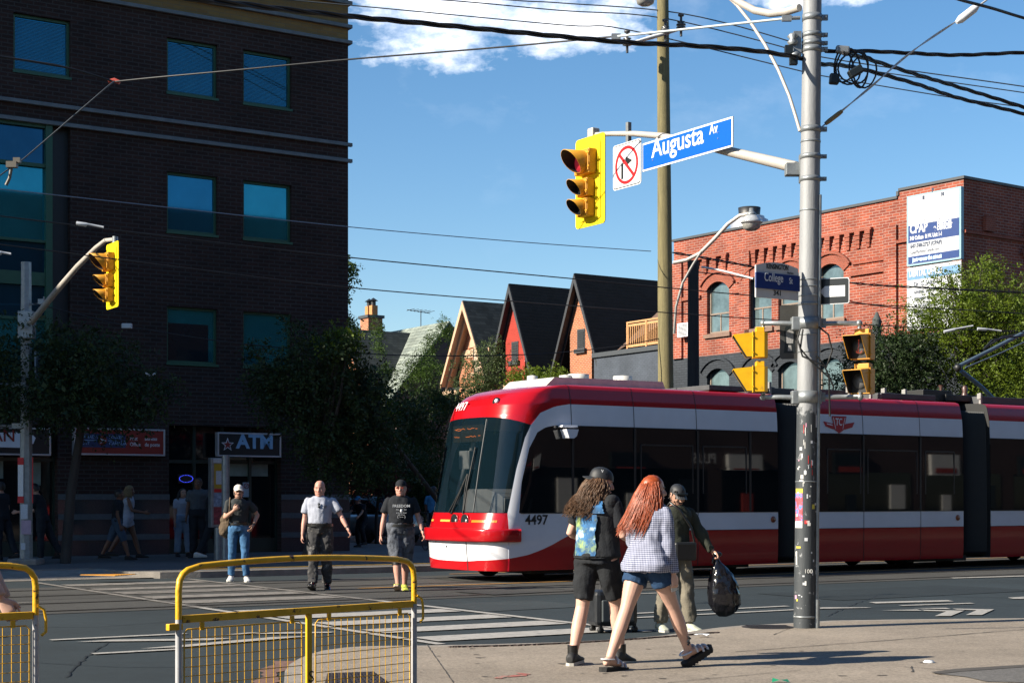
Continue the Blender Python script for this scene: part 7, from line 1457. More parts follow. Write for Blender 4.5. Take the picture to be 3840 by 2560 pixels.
def person(label, loc, face_deg, spec):
    """face_deg: heading of the person (0 = looks to +X, 90 = away from the camera)"""
    g = spec.get; H = g('H', 1.76); k = H / 1.76; build = g('build', 1.0); belly = g('belly', 0.0); fem = g('fem', False); vox = g('vox', .010)
    root = thing('person', label, 'person', loc, R(face_deg - 90), g('group')); skin = SKIN[g('skin', 'tan')]
    # ---- skeleton
    lf, ls = g('legL', (0, 2, 0)), g('legR', (0, 2, 0))    # (thigh fwd, side, knee bend)
    def leg(sg, a):
        hip = Vector((.092 * k * sg, 0, 0)); kn = hip + legdir(a[0], a[1], sg) * .435 * k; an = kn + legdir(a[0] - a[2], a[1], sg) * .42 * k; return hip, kn, an
    LJ, RJ = leg(-1, lf), leg(1, ls); footp = g('footpitch', (0, 0)); sole = .085 * k + g('sole', 0)
    low = min(LJ[2].z, RJ[2].z) - sole; hz = -low; up = Vector((0, 0, hz)); LJ = [p + up for p in LJ]; RJ = [p + up for p in RJ]; pel = Vector((0, 0, hz))
    lean = g('lean', 3); tz = rot('X', -lean); sp = lambda y, z: pel + tz @ Vector((0, y * k, z * k))
    tw = rot('Z', g('twist', 0)); trg = tw @ RGT; tfw = tw @ FWD; shw = .185 * k * (1 if not fem else .90) * (1 + (build - 1) * .5)
    ch = sp(0, .40); nk = sp(.0, .535); shL = sp(-.01, .458) - trg * shw * .95; shR = sp(-.01, .458) + trg * shw * .95
    def arm(sh, sg, a):     # a: (upper fwd, upper side, elbow bend fwd, inward)
        u = Vector((sin(R(a[1])) * sg, sin(R(a[0])) * cos(R(a[1])), -cos(R(a[0])) * cos(R(a[1])))); u = tw @ u; el = sh + u * .285 * k
        f_ = Vector((sin(R(a[1] - a[3])) * sg, sin(R(a[0] + a[2])), -cos(R(a[0] + a[2])))); f_ = (tw @ f_).normalized(); wr = el + f_ * .255 * k; return el, wr, f_
    eL, wL, fL = arm(shL, -1, g('armL', (0, 8, 15, 4))); eR, wR, fR = arm(shR, 1, g('armR', (0, 8, 15, 4)))
    if g('wristR'): wR = Vector(g('wristR')); eR = Vector(g('elbowR')); fR = (wR - eR).normalized()
    if g('wristL'): wL = Vector(g('wristL')); eL = Vector(g('elbowL')); fL = (wL - eL).normalized()
    hy, hp_ = g('head', (0, 0)); Hm = rot('Z', g('twist', 0) + hy) @ rot('X', -hp_); hc = nk + tz @ Vector((0, .015 * k, .105 * k)) + Vector((0, sin(R(hp_)) * .03, 0))
    def hh(x, y, z): return hc + Hm @ (Vector((x, y, z)) * k)
    # ---- body
    bw = build; t_r = []
    prof_t = [(-.06, .155 * bw, .115 + belly * .2, 0), (.0, .168 * bw * (1.06 if fem else 1), .118 + belly * .5, 0), (.10, .155 * bw * (.92 if fem else 1), .112 + belly, .3), (.20, .150 * bw * (.90 if fem else 1), .112 + belly, .4), (.30, .162 * bw, .118 + belly * .7, .2), (.40, .178 * bw, .120 + belly * .2, 0), (.455, .165 * bw, .102, 0), (.49, .125 * bw, .088, 0), (.52, .078, .07, 0), (.54, .058, .06, 0)]
    def torso(gr, z0=-9, z1=9, n=20):
        rs = []
        for z, rx, ry, f_ in prof_t:
            if z0 <= z <= z1: bl = belly * f_ * .9; a = min(1, max(0, z / .4)); rr = RGT.lerp(trg, a).normalized(); ff = FWD.lerp(tfw, a).normalized(); fl = g('flare', .012) * max(0, 1 - max(0, z) / .20) if gr > .02 else 0; rs.append((sp(bl, z), (rx + gr + fl) * k, (ry + gr + fl) * k, rr, ff))
        return loft(rs, n)
    def legp(J, gr, ztop=0.0, knee=1.0, end=1.0, shape=1.0):
        h, kn, an = J; th = .088 * bw * (1.08 if fem else 1); return limb([h.lerp(kn, .04), h.lerp(kn, .35), kn, kn.lerp(an, .35), an.lerp(kn, .1), an], [(th + .004 + gr) * k, (th - .006 + gr) * k, (.058 + gr * 1) * k, (.060 + gr) * k, (.040 + gr) * k, (.038 + gr) * k], 16)
    def armp(sh, el, wr, gr): return limb([sh, sh.lerp(el, .4), el, el.lerp(wr, .35), wr], [(.043 * bw + gr) * k, (.045 * bw + gr) * k, (.038 + gr) * k, (.038 * (bw ** .5) + gr) * k, (.026 + gr) * k], 12)
    parts = [torso(0), legp(LJ, 0), legp(RJ, 0), armp(shL, eL, wL, 0), armp(shR, eR, wR, 0), limb([sp(0, .49), hc + Vector((0, -.01, -.05)) * k], [.062 * k * bw ** .5, .055 * k * bw ** .5], 12)]
    hL = g('handL', {}); hR = g('handR', {})
    parts += hand_parts(wL + fL * .01, Vector(hL.get('d', fL)), Vector(hL.get('n', RGT)), k, hL.get('curl', 28), hL.get('side', -1)); parts += hand_parts(wR + fR * .01, Vector(hR.get('d', fR)), Vector(hR.get('n', -RGT)), k, hR.get('curl', 28), hR.get('side', 1))
    # feet
    feet = []
    for J, pch, yw in ((LJ, footp[0], 8), (RJ, footp[1], -8)):
        Fm = rot('Z', yw) @ rot('X', pch); an = J[2]; feet.append((an, Fm)); r_ = lambda y, z, rx, rz_: (an + Fm @ (Vector((0, y, z)) * k), rx * k, rz_ * k, Fm @ RGT, Fm @ UP3)
        parts.append(loft([r_(-.075, -.045, .02, .02), r_(-.055, -.04, .033, .038), r_(.0, -.025, .036, .05), r_(.06, -.045, .040, .036), r_(.12, -.058, .046, .024), r_(.165, -.062, .042, .018), r_(.19, -.064, .026, .012)], 12))
    # head
    fat = g('face', 1.0)
    secs = [(-.125, .030, .028, .045), (-.115, .048, .05, .035), (-.095, .060 * fat, .070, .022), (-.065, .068 * fat, .082, .012), (-.03, .074, .090, .004), (.0, .077, .096, -.002), (.035, .078, .099, -.004), (.07, .072, .092, -.006), (.098, .056, .072, -.006), (.115, .034, .045, -.006), (.121, .01, .015, -.006)]
    parts.append(loft([(hh(0, y, z), rx * k, ry * k, Hm @ RGT, Hm @ FWD) for z, rx, ry, y in secs], 20))
    parts += [limb([hh(0, .088, .012), hh(0, .106, -.022), hh(0, .110, -.036)], [.008 * k, .013 * k, .014 * k], 8), ballv(hh(.012, .096, -.038), .009 * k), ballv(hh(-.012, .096, -.038), .009 * k), limb([hh(-.045, .078, .022), hh(0, .090, .024), hh(.045, .078, .022)], [.008 * k, .010 * k, .008 * k], 8), limb([hh(-.018, .088, -.070), hh(0, .093, -.068), hh(.018, .088, -.070)], [.006 * k, .009 * k, .006 * k], 8), ballv(hh(0, .072, -.108), (.026 * k, .022 * k, .02 * k)), ballv(hh(-.04, .070, -.03), .022 * k), ballv(hh(.04, .070, -.03), .022 * k)]
    for sg in (-1, 1): parts.append(ballv(hh(.078 * sg, -.006, -.012), (.012 * k, .020 * k, .032 * k), Hm))
    me = apply_remesh(parts, vox * .75 if not g('far') else .013, 2, .4); body = put_mesh(me, 'body', [skin, M_EYEW, M_EYED, M_LIP, M_HAIRD, M_STUB], root)
    # facial detail joined to the same mesh
    d = MB()
    for sg in (-1, 1): d.ball(hh(.032 * sg, .083, .002), (.013 * k, .008 * k, .007 * k), 8, 1, Hm); d.ball(hh(.032 * sg, .0895, .002), (.006 * k, .004 * k, .006 * k), 8, 2, Hm); d.tube([hh(.016 * sg, .096, .020), hh(.034 * sg, .093, .026), hh(.050 * sg, .080, .020)], .0045 * k, 5, 4)
    d.tube([hh(-.024, .090, -.070), hh(0, .1005, -.068), hh(.024, .090, -.070)], [.003 * k, .005 * k, .003 * k], 6, 3)
    if g('beard'):
        for a in range(-6, 7): x = .058 * sin(a * .22); y = .085 * cos(a * .22) + .004; d.tube([hh(x, y - .010, -.075), hh(x * .8, y - .008 + .004, -.108)], .012 * k * (1 if g('beard') > 1 else .8), 5, 5)
        d.tube([hh(-.028, .090, -.058), hh(0, .104, -.052), hh(.028, .090, -.058)], .006 * k, 5, 5)
    bm = bmesh.new(); bm.from_mesh(me); m2 = bpy.data.meshes.new('d'); m2.from_pydata(d.v, [], d.f); m2.polygons.foreach_set('material_index', np.array(d.m, dtype=np.int32)); bm.from_mesh(m2); bm.to_mesh(me); bm.free(); me.polygons.foreach_set('use_smooth', np.ones(len(me.polygons), dtype=bool)); me.update()
    # ---- clothes
    if g('top'):
        m_, sl, hem = g('top')[:3]; gr = g('top')[3] if len(g('top')) > 3 else .016; parts = [torso(gr, hem, .52)]
        for sh, el, wr in ((shL, eL, wL), (shR, eR, wR)):
            if sl == 'short': e2 = sh.lerp(el, .72); parts.append(limb([sh, sh.lerp(e2, .4), e2], [(.049 * bw + gr * .4) * k, (.051 * bw + gr * .7) * k, (.052 * bw + gr * .9) * k], 14, True))
            elif sl == 'long': parts.append(limb([sh, sh.lerp(el, .5), el, el.lerp(wr, .5), wr.lerp(el, .04)], [(.049 * bw + gr * .4) * k, (.048 * bw + gr * .6) * k, (.042 + gr * .7) * k, (.036 + gr * .7) * k, (.030 + gr * .6) * k], 14, True))
        me = apply_remesh(parts, vox, 2, .4); fold(me, g('fold', .016) * k, (8, 8, 6), len(label)); to = put_mesh(me, 'shirt', m_, root)
    if g('bottom'):
        m_, kind = g('bottom')[:2]; gr = g('bottom')[2] if len(g('bottom')) > 2 else .018; parts = [torso(gr * .8, -.07, .12)]
        for J in (LJ, RJ):
            h, kn, an = J; th = .088 * bw * (1.08 if fem else 1)
            if kind == 'long': parts.append(limb([h + Vector((0, 0, .02)), h.lerp(kn, .4), kn, kn.lerp(an, .5), an.lerp(kn, .06)], [(th + gr * .8) * k, (th + gr * .8 - .006) * k, (.060 + gr) * k, (.056 + gr) * k, (.050 + gr) * k], 16, True))
            else: f_ = {'shorts': 1.12, 'hot': .42, 'mid': .85}[kind]; e2 = h.lerp(kn, f_) if f_ <= 1 else kn.lerp(an, f_ - 1); parts.append(limb([h.lerp(kn, .08), h.lerp(e2, .5), e2], [(th + gr * .8) * k, (th + gr * .7) * k, ((.064 if f_ > .6 else th - .006) + gr) * k], 16, True))
        me = apply_remesh(parts, vox, 2, .4); fold(me, g('foldb', .016) * k, (9, 9, 7), 3 + len(label)); put_mesh(me, 'trousers' if kind == 'long' else 'shorts', m_, root)
    if g('belt'): b = MB(); v, f_ = loft([(sp(belly * .25, z), (.158 * bw + .030) * k, (.112 + belly + .030) * k, RGT, FWD) for z in (.055, .095)], 24); b.add(v, f_[:24]); b.build('belt', g('belt'), root, smooth=True)
    if g('shoes'):
        m_, ms_, hi = g('shoes')
        for an, Fm in feet:
            r_ = lambda y, z, rx, rz_: (an + Fm @ (Vector((0, y, z)) * k), rx * k, rz_ * k, Fm @ RGT, Fm @ UP3)
            up_ = [loft([r_(-.088, -.035, .03, .030), r_(-.07, -.03, .042, .046), r_(.0, -.022, .045, .060), r_(.07, -.042, .050, .042), r_(.135, -.055, .054, .028), r_(.185, -.060, .050, .021), r_(.205, -.063, .03, .014)], 14)]
            if hi: up_.append(limb([an + Vector((0, 0, -.02)), an + Vector((0, 0, hi))], [.052 * k, .056 * k], 14))
            me = apply_remesh(up_, .008, 1, .4); so = put_mesh(me, 'shoe', m_, root); b = MB(); poly = [(.0, -.098), (.035, -.085), (.042, -.02), (.044, .05), (.054, .11), (.048, .175), (.025, .212), (-.025, .212), (-.048, .175), (-.054, .11), (-.044, .05), (-.042, -.02), (-.035, -.085)]
            sth = .028 + g('sole', 0) * .0; v0 = [an + Fm @ (Vector((x, y, z)) * k) for z in (-.090 - g('sole', 0) / k, -.064) for x, y in poly]; n = len(poly); b.add(v0, [tuple(range(n))[::-1], tuple(range(n, 2 * n))] + [(i, (i + 1) % n, n + (i + 1) % n, n + i) for i in range(n)]); b.build('sole', ms_, so)
    # hats and hair
    def cap(m_, back=False, mb=None):
        rs = [(-.0 + z, rx + .006, ry + .006, y) for z, rx, ry, y in ((.030, .080, .101, -.004), (.06, .078, .098, -.006), (.09, .068, .086, -.008), (.112, .050, .064, -.010), (.127, .022, .03, -.010), (.130, .004, .004, -.01))]
        v, f_ = loft([(hh(0, y, z), rx * k, ry * k, Hm @ RGT, Hm @ FWD) for z, rx, ry, y in rs], 22); b = MB(); b.add(v, f_[:-2]); co_ = b.build('cap', m_, root, smooth=True); sg = -1 if back else 1; b = MB(); pts = []; n = 9
        for i in range(n): a = R(-62 + 124 * i / (n - 1)); pts.append((hh(.084 * sin(a), sg * .098 * cos(a), .036), hh(.080 * sin(a) * 1.0, sg * (.098 * cos(a) + .072 * cos(a) ** .6), .020 - .02 * abs(sin(a)))))
        V = [p for q in pts for p in q] + [p + Hm @ Vector((0, 0, -.004)) for q in pts for p in q]; m = 2 * n; b.add(V, [(2 * i, 2 * i + 1, 2 * i + 3, 2 * i + 2) for i in range(n - 1)] + [(m + 2 * i, m + 2 * i + 2, m + 2 * i + 3, m + 2 * i + 1) for i in range(n - 1)] + [(2 * i + 1, m + 2 * i + 1, m + 2 * i + 3, 2 * i + 3) for i in range(n - 1)]); b.build('brim', mb or m_, co_, smooth=False); return co_
    co_ = None
    if g('cap'): co_ = cap(*g('cap'))
    if g('hair'):
        m_, kind, ln = g('hair'); b = MB(); rnd = random.Random(len(label)); V, f_ = loft([(hh(0, y, z), rx * k, ry * k, Hm @ RGT, Hm @ FWD) for z, rx, ry, y in ((-.06, .070, .060, -.045), (-.02, .082, .085, -.028), (.03, .086, .098, -.018), (.07, .080, .094, -.012), (.10, .062, .074, -.010), (.125, .028, .035, -.010), (.128, .004, .004, -.01))], 20); 
        if not g('cap'): b.add(V, f_[:-2] + f_[-1:], 0, True)
        nst = {'long': 950, 'curly': 900, 'short': 60, 'bun': 60}[kind]
        for i in range(nst):
            if kind in ('short', 'bun'): a = rnd.uniform(.3, 2 * pi - .3) + pi / 2 if False else rnd.uniform(-2.3, 2.3); z = rnd.uniform(-.05, .08); st = hh(.078 * sin(a), -.09 * cos(a), z); e = st + Hm @ Vector((.01 * sin(a), -.015 * cos(a), -.02)); b.tube([st, e], [.008, .003], 4)
            else:
                a = rnd.uniform(-2.05, 2.05); z = rnd.uniform(-.02, .10) if not g('cap') else rnd.uniform(-.07, .03); r0 = math.sqrt(max(.05, 1 - max(0, z / .13) ** 2)); st = hh(.080 * sin(a) * r0, -.094 * cos(a) * r0 - .008, z); cv_ = rnd.uniform(.75, 1.1) * ln; w_ = g('wind', Vector((0, -.15, 0)))
                q = [st]; dv = Hm @ Vector((sin(a) * .5, -.5 * cos(a), -.25)); nst_ = 7; ph = rnd.uniform(0, 6)
                for j in range(1, nst_ + 1):
                    t = j / nst_; dv = (dv + Vector((0, 0, -.42)) + w_ * t * .6).normalized(); c_ = Vector((sin(ph + j * 1.7), cos(ph + j * 2.1), 0)) * (.022 if kind == 'curly' else .006) * k; q.append(q[-1] + dv * cv_ / nst_ + c_)
                rr_ = .0048 if kind == 'curly' else .0040; b.tube(q, [rr_ * (1 - .6 * j / nst_) for j in range(nst_ + 1)], 4)
        b.build('hair', m_, root, smooth=True)
    if g('glasses'):
        b = MB()
        for sg in (-1, 1): b.tube([hh(.034 * sg + .022 * cos(t), .101, .002 + .017 * sin(t)) for t in [2 * pi * i / 14 for i in range(15)]], .0022 * k, 5); b.tube([hh(.055 * sg, .098, .004), hh(.080 * sg, .02, .004)], .002 * k, 5)
        b.tube([hh(-.012, .102, .004), hh(.012, .102, .004)], .002 * k, 5); go = b.build('glasses', M_BLK, root)
        if g('glasses') == 'tinted': b = MB(); [b.ball(hh(.034 * sg, .100, .002), (.021 * k, .002 * k, .016 * k), 10, 0, Hm) for sg in (-1, 1)]; b.build('glasses_lens', mat('tint_lens', (.15, .03, .02), .1, var=0), go)
    return root, dict(k=k, hh=hh, wL=wL, wR=wR, fL=fL, fR=fR, sp=sp, shL=shL, shR=shR, pel=pel, LJ=LJ, RJ=RJ, feet=feet, eL=eL, eR=eR, Hm=Hm, cap=co_, torso=torso)
def wl(root, p): return Matrix.Translation(root.location) @ Matrix.Rotation(root.rotation_euler.z, 4, 'Z') @ Vector(p)
# --- fabrics
M_TEE_D = cloth('tee_charcoal', (.030, .034, .036)); M_TEE_G = cloth('tee_grey', (.29, .31, .37)); M_TEE_B = cloth('tee_black', (.012, .014, .018)); M_JEAN = cloth('jeans_blue', (.04, .11, .22), var=.3, scale=6); M_CAMO = cloth('camo_trousers', (.040, .040, .042), col2=(.13, .125, .12), c2t=.56, c2s=16, c2w=.03); M_CAMO2 = cloth('grey_cargo', (.085, .095, .115), col2=(.045, .05, .06), c2t=.52, c2s=14, c2w=.05)
M_WSHOE = mat('shoe_white', (.55, .55, .53), .6, var=.08); M_BOOT = mat('boot_black', (.008, .008, .009), .18, var=0, coat=.5); M_SOLEB = mat('sole_black', (.01, .01, .01), .8, var=0); M_SOLEW = mat('sole_white', (.45, .44, .4), .7, var=.1); M_BELT = mat('belt_black', (.008, .008, .008), .4, var=0); M_WATCH = M_BELT
def watch(root, J, side='L'):
    w_, f_ = (J['wL'], J['fL']) if side == 'L' else (J['wR'], J['fR']); b = MB(); b.tube([w_ - f_ * .04, w_ - f_ * .015], .031 * J['k'], 14); b.build('watch', M_WATCH, root)
def chest_txt(root, J, txt, size, y0, z0, m, xs=1.0, bold=0, name='shirt_print', cx=0):
    """letters laid on the chest, standing just off the cloth"""
    o = lettering(txt, size, m, root, J['sp'](y0, z0) + Vector((-cx, 0, 0)), (-1, 0, 0), (0, .10, 1), .002, align='CENTER', xs=xs, bold=bold, name=name); return o
# 1. man in jeans
p = G(895, 2180, 0)
r1, J = person('man in white cap, charcoal t-shirt and blue jeans carrying a brown backpack', p, -82, dict(H=1.75, build=.98, vox=.011, skin='tan', armL=(-18, 32, 60, 50), armR=(12, 12, 115, 60), legL=(6, 3, 4), legR=(-3, 3, 8), top=(M_TEE_D, 'short', .05), bottom=(M_JEAN, 'long', .012), belt=M_BELT, shoes=(M_WSHOE, M_SOLEW, 0), cap=(mat('cap_offwhite', (.60, .57, .50), .8), False), hair=(M_HAIRD, 'short', 0), glasses=True, beard=2, handR=dict(d=(-.75, .25, .65), n=(0, -1, 0), curl=70), handL=dict(curl=30), head=(4, -6)))
watch(r1, J)
bp_ = thing('backpack', 'brown canvas backpack slung on the shoulder of the man in jeans', 'backpack', wl(r1, (.22, -.13, 1.0)), r1.rotation_euler.z); M_BPK = cloth('backpack_brown', (.085, .062, .040), var=.25)
me = apply_remesh([ballv((0, 0, -.08), (.12, .13, .17)), ballv((.0, -.02, .08), (.10, .11, .12)), ballv((.03, .08, -.12), (.09, .07, .10))], .012, 2); fold(me, .02, (12, 12, 9), 1); put_mesh(me, 'bag_body', M_BPK, bp_)
b = MB(); b.tube([Vector((-.10, .02, .12)), Vector((-.10, .10, .40)), Vector((-.07, .17, .46)), Vector((-.07, .24, .36)), Vector((-.06, .27, .2)), Vector((-.04, .2, -.02))], .018, 8, flat=.5); b.build('strap', M_BPK, bp_)
# 2. bald man
p = G(1200, 2211, 0)
r2, J = person('bald man with grey t-shirt, dark camouflage trousers and black boots with red laces', p, -88, dict(H=1.80, build=1.10, belly=.045, vox=.011, skin='ruddy', armR=(2, 10, 14, 4), armL=(8, 30, 22, 0), legL=(2, 1, 12), legR=(14, 0, 4), footpitch=(-6, 18), top=(M_TEE_G, 'short', .05), bottom=(M_CAMO, 'long', .024), belt=M_BELT, foldb=.024, shoes=(M_BOOT, M_SOLEB, .10), head=(-6, 4), face=1.08, handL=dict(curl=30), handR=dict(curl=35)))
watch(r2, J)
b = MB()
for J_ in (J['LJ'], J['RJ']):
    for i in range(7): z = .02 + .022 * i; b.box(J_[2] + Vector((0, .060 - .004 * i, z - .02)), (.05, .006, .006), M=rot('Y', 20 if i % 2 else -20))
b.build('boot_laces', mat('lace_red', (.4, .01, .02), .7, var=0), r2)
b = MB(); b.tube([J['sp'](.165, .43), J['sp'](.17, .40), J['sp'](.178, .36)], .008, 6); b.ball(J['sp'](.172, .405), (.022, .01, .016), 8); b.ball(J['sp'](.178, .365), (.022, .01, .016), 8); b.build('hanging_sunglasses', M_BLK, r2)
o = chest_txt(r2, J, '#', .08, .178, .33, M_NUM, name='shirt_print', cx=.10)
# 3. man in the black t-shirt
p = G(1503, 2214, 0)
r3, J = person('man in black cap worn backwards, black Freedom t-shirt and grey cargo shorts', p, -84, dict(H=1.81, build=1.14, belly=.05, vox=.011, skin='ruddy', armR=(-4, 14, 12, 4), armL=(4, 16, 26, 2), legL=(-2, -2, 10), legR=(12, -3, 4), footpitch=(-10, 24), top=(M_TEE_B, 'short', .05), bottom=(M_CAMO2, 'shorts', .030), belt=M_BELT, foldb=.022, shoes=(mat('shoe_lime', (.38, .42, .05), .6, var=.2, scale=30, col2=(.02, .02, .02), c2t=.5, c2s=20), mat('sole_tan', (.38, .28, .20), .8), 0), cap=(M_TEE_B, True), glasses='tinted', face=1.12, head=(-10, 0)))
watch(r3, J)
chest_txt(r3, J, 'FREEDOM', .062, .190, .345, M_SIGNW, 1.0, .001); chest_txt(r3, J, '~ v ~', .07, .205, .29, M_SIGNW, 1.1, .001); chest_txt(r3, J, 'Is Never Given', .026, .215, .262, M_SIGNW); chest_txt(r3, J, 'It Is Won!', .026, .222, .232, M_SIGNW); chest_txt(r3, J, '( ~~ )', .05, .226, .19, M_SIGNW, 1.1)
b = MB(); b.ball(J['sp'](.208, .305), (.020, .006, .026), 8); b.build('shirt_emblem', M_SIGNW, r3)
b = MB(); kn = J['RJ'][1]; b.tube([kn + Vector((0, 0, -.02)), kn + (J['RJ'][2] - kn) * .25], .076, 14); b.build('knee_brace', M_BELT, r3)
# 4. man with denim vest and long curly hair
M_BLKDENIM = cloth('black_denim', (.016, .018, .021), var=.3, scale=9)
p = G(2238, 2488, .1)
r4, J = person('long haired man in black cap and black denim vest with a galaxy print panel', p, 62, dict(H=1.68, build=1.04, vox=.008, skin='pale', armR=(10, 10, 62, 12), armL=(-8, 22, 78, 40), legL=(-6, 3, 14), legR=(16, 4, 10), footpitch=(2, -4), lean=6, twist=-14, top=(M_TEE_B, 'short', -.09, .012), bottom=(M_BLKDENIM, 'mid', .018), shoes=(mat('skate_black', (.014, .015, .016), .7, var=.3, scale=20), M_SOLEW, 0), cap=(mat('cap_black', (.010, .012, .015), .6), True), head=(-42, 12), fold=.014, handR=dict(curl=45), hair=(mat('hair_brown', (.085, .042, .018), .55, var=.5, scale=30), 'curly', .30), wind=Vector((-.55, -.55, .12)), beard=0))
# vest: shell over the tee, open at the arms
me = apply_remesh([J['torso'](.030, .0, .47), ballv(J['shL'] + Vector((.03, 0, .0)), (.06, .085, .07)), ballv(J['shR'] + Vector((-.03, 0, .0)), (.06, .085, .07))], .008, 2); fold(me, .014, (7, 7, 5), 5); put_mesh(me, 'denim_vest', M_BLKDENIM, r4)
gal = mat('galaxy_print', (.010, .08, .20), .75, var=.8, scale=9, col2=(.26, .36, .10), c2t=.50, c2s=7, c2w=.15); t_, p_ = nodes_of(gal)
n3 = t_.nodes.new('ShaderNodeTexNoise'); n3.inputs['Scale'].default_value = 13; n3.inputs['Detail'].default_value = 8; tcg_ = t_.nodes.new('ShaderNodeTexCoord'); t_.links.new(tcg_.outputs['Object'], n3.inputs['Vector']); r3_ = t_.nodes.new('ShaderNodeMapRange'); r3_.inputs[1].default_value = .58; r3_.inputs[2].default_value = .72; t_.links.new(n3.outputs[0], r3_.inputs[0]); x3 = t_.nodes.new('ShaderNodeMix'); x3.data_type = 'RGBA'; t_.links.new(r3_.outputs[0], x3.inputs['Factor']); t_.links.new(p_.inputs['Base Color'].links[0].from_socket, x3.inputs[6]); x3.inputs[7].default_value = (.55, .70, .72, 1); t_.links.new(x3.outputs[2], p_.inputs['Base Color'])
def back_panel(name, zs_, hw0, off, m, J, cx=0.0, tw=0):
    V = []; n = 8; rows_ = 14; Mtw = rot('Z', tw)
    for j in range(rows_ + 1):
        z = zs_[0] + (zs_[1] - zs_[0]) * j / rows_; w_ = hw0(j / rows_) if callable(hw0) else hw0
        rx = .165 + .02 * min(1, z / .4) + off; ry = .118 + off + (0 if z < .43 else -(z - .43) * .9)
        for i in range(n + 1): a = (i / n - .5) * 2 * w_ / rx + cx; V.append(J['sp'](0, z) + Mtw @ (Vector((rx * sin(a), -ry * cos(a), 0)) * J['k']))
    return mesh_obj(name, V, [(j * (n + 1) + i, j * (n + 1) + i + 1, (j + 1) * (n + 1) + i + 1, (j + 1) * (n + 1) + i) for j in range(rows_) for i in range(n)], m, r4, smooth=True)
back_panel('print_panel', (.01, .36), lambda t: .118 + .008 * sin(t * 9) + .004 * sin(t * 31), .047, gal, J, -.14, -10); back_panel('print_yoke', (.37, .475), lambda t: .165 - .04 * t + .004 * sin(t * 25), .047, gal, J, 0, -12)
v, f_ = loft([(J['sp'](0, z), .206 * J['k'] * 1.0, .156 * J['k'], RGT, FWD) for z in (-.012, .03)], 24); b = MB(); b.add(v, f_[:24]); b.build('vest_waistband', M_BLKDENIM, r4)
for an, Fm in J['feet']: b = MB(); b.tube([an + Vector((0, 0, -.02)), an + Vector((0, 0, .075))], .043, 12); b.build('sock', M_BELT, r4)
lettering('v', .05, M_SIGNW, J['cap'], J['hh'](.088, -.03, .07), J['Hm'] @ Vector((0, 1, 0)), (0, 0, 1), .002, name='cap_mark')
ph_ = thing('phone', 'pale phone held by the man in the denim vest', 'phone', wl(r4, J['wR'] + J['fR'] * .09 + Vector((-.02, 0, .02))), r4.rotation_euler.z); b = MB(); b.box((0, 0, 0), (.012, .14, .07), M=rot('X', 20)); b.build('phone_body', mat('phone_white', (.5, .5, .48), .3), ph_, bevel=.004); b = MB(); b.box((-.007, 0, 0), (.001, .125, .06), M=rot('X', 20)); b.build('screen', M_BLK, ph_)
# 5. red haired woman
chk = mat('gingham', (.42, .45, .55), .85, var=.05); t_, p_ = nodes_of(chk)
tcg_ = t_.nodes.new('ShaderNodeTexCoord'); s_ = t_.nodes.new('ShaderNodeSeparateXYZ'); t_.links.new(tcg_.outputs['Object'], s_.inputs[0])
def mth(op, a, b_):
    n = t_.nodes.new('ShaderNodeMath'); n.operation = op
    for i, x in enumerate((a, b_)):
        if x is None: continue
        if isinstance(x, (int, float)): n.inputs[i].default_value = x
        else: t_.links.new(x, n.inputs[i])
    return n.outputs[0]
fx = mth('GREATER_THAN', mth('FRACT', mth('MULTIPLY', mth('ADD', s_.outputs[0], mth('MULTIPLY', s_.outputs[1], .7)), 62), None), .5); fz = mth('GREATER_THAN', mth('FRACT', mth('MULTIPLY', s_.outputs[2], 62), None), .5)
x3 = t_.nodes.new('ShaderNodeMix'); x3.data_type = 'RGBA'; t_.links.new(mth('MULTIPLY', mth('ADD', fx, fz), .5), x3.inputs['Factor']); x3.inputs[6].default_value = (.36, .38, .48, 1); x3.inputs[7].default_value = (.03, .04, .09, 1); t_.links.new(x3.outputs[2], p_.inputs['Base Color'])
M_DSH = cloth('denim_navy', (.018, .045, .10), var=.3, scale=8)
p = G(2428, 2508, .1)
r5, J = person('red haired woman in a blue checked shirt and denim shorts walking in white sandals', p, 42, dict(flare=.050, H=1.62, build=1.0, fem=True, vox=.008, sole=.03, skin='pale', armR=(-2, 8, 12, 4), armL=(12, 12, 60, 20), legL=(-21, 2, 4), legR=(31, 0, 4), footpitch=(-4, 26), lean=5, twist=10, top=(chk, 'long', -.09, .026), fold=.024, bottom=(M_DSH, 'hot', .020), head=(-44, 2), handR=dict(curl=55), hair=(mat('hair_red', (.27, .048, .008), .42, var=.4, scale=40), 'long', .38), wind=Vector((-.42, -.25, .02))))
M_SAND = mat('sandal_white', (.48, .50, .54), .4, var=.05)
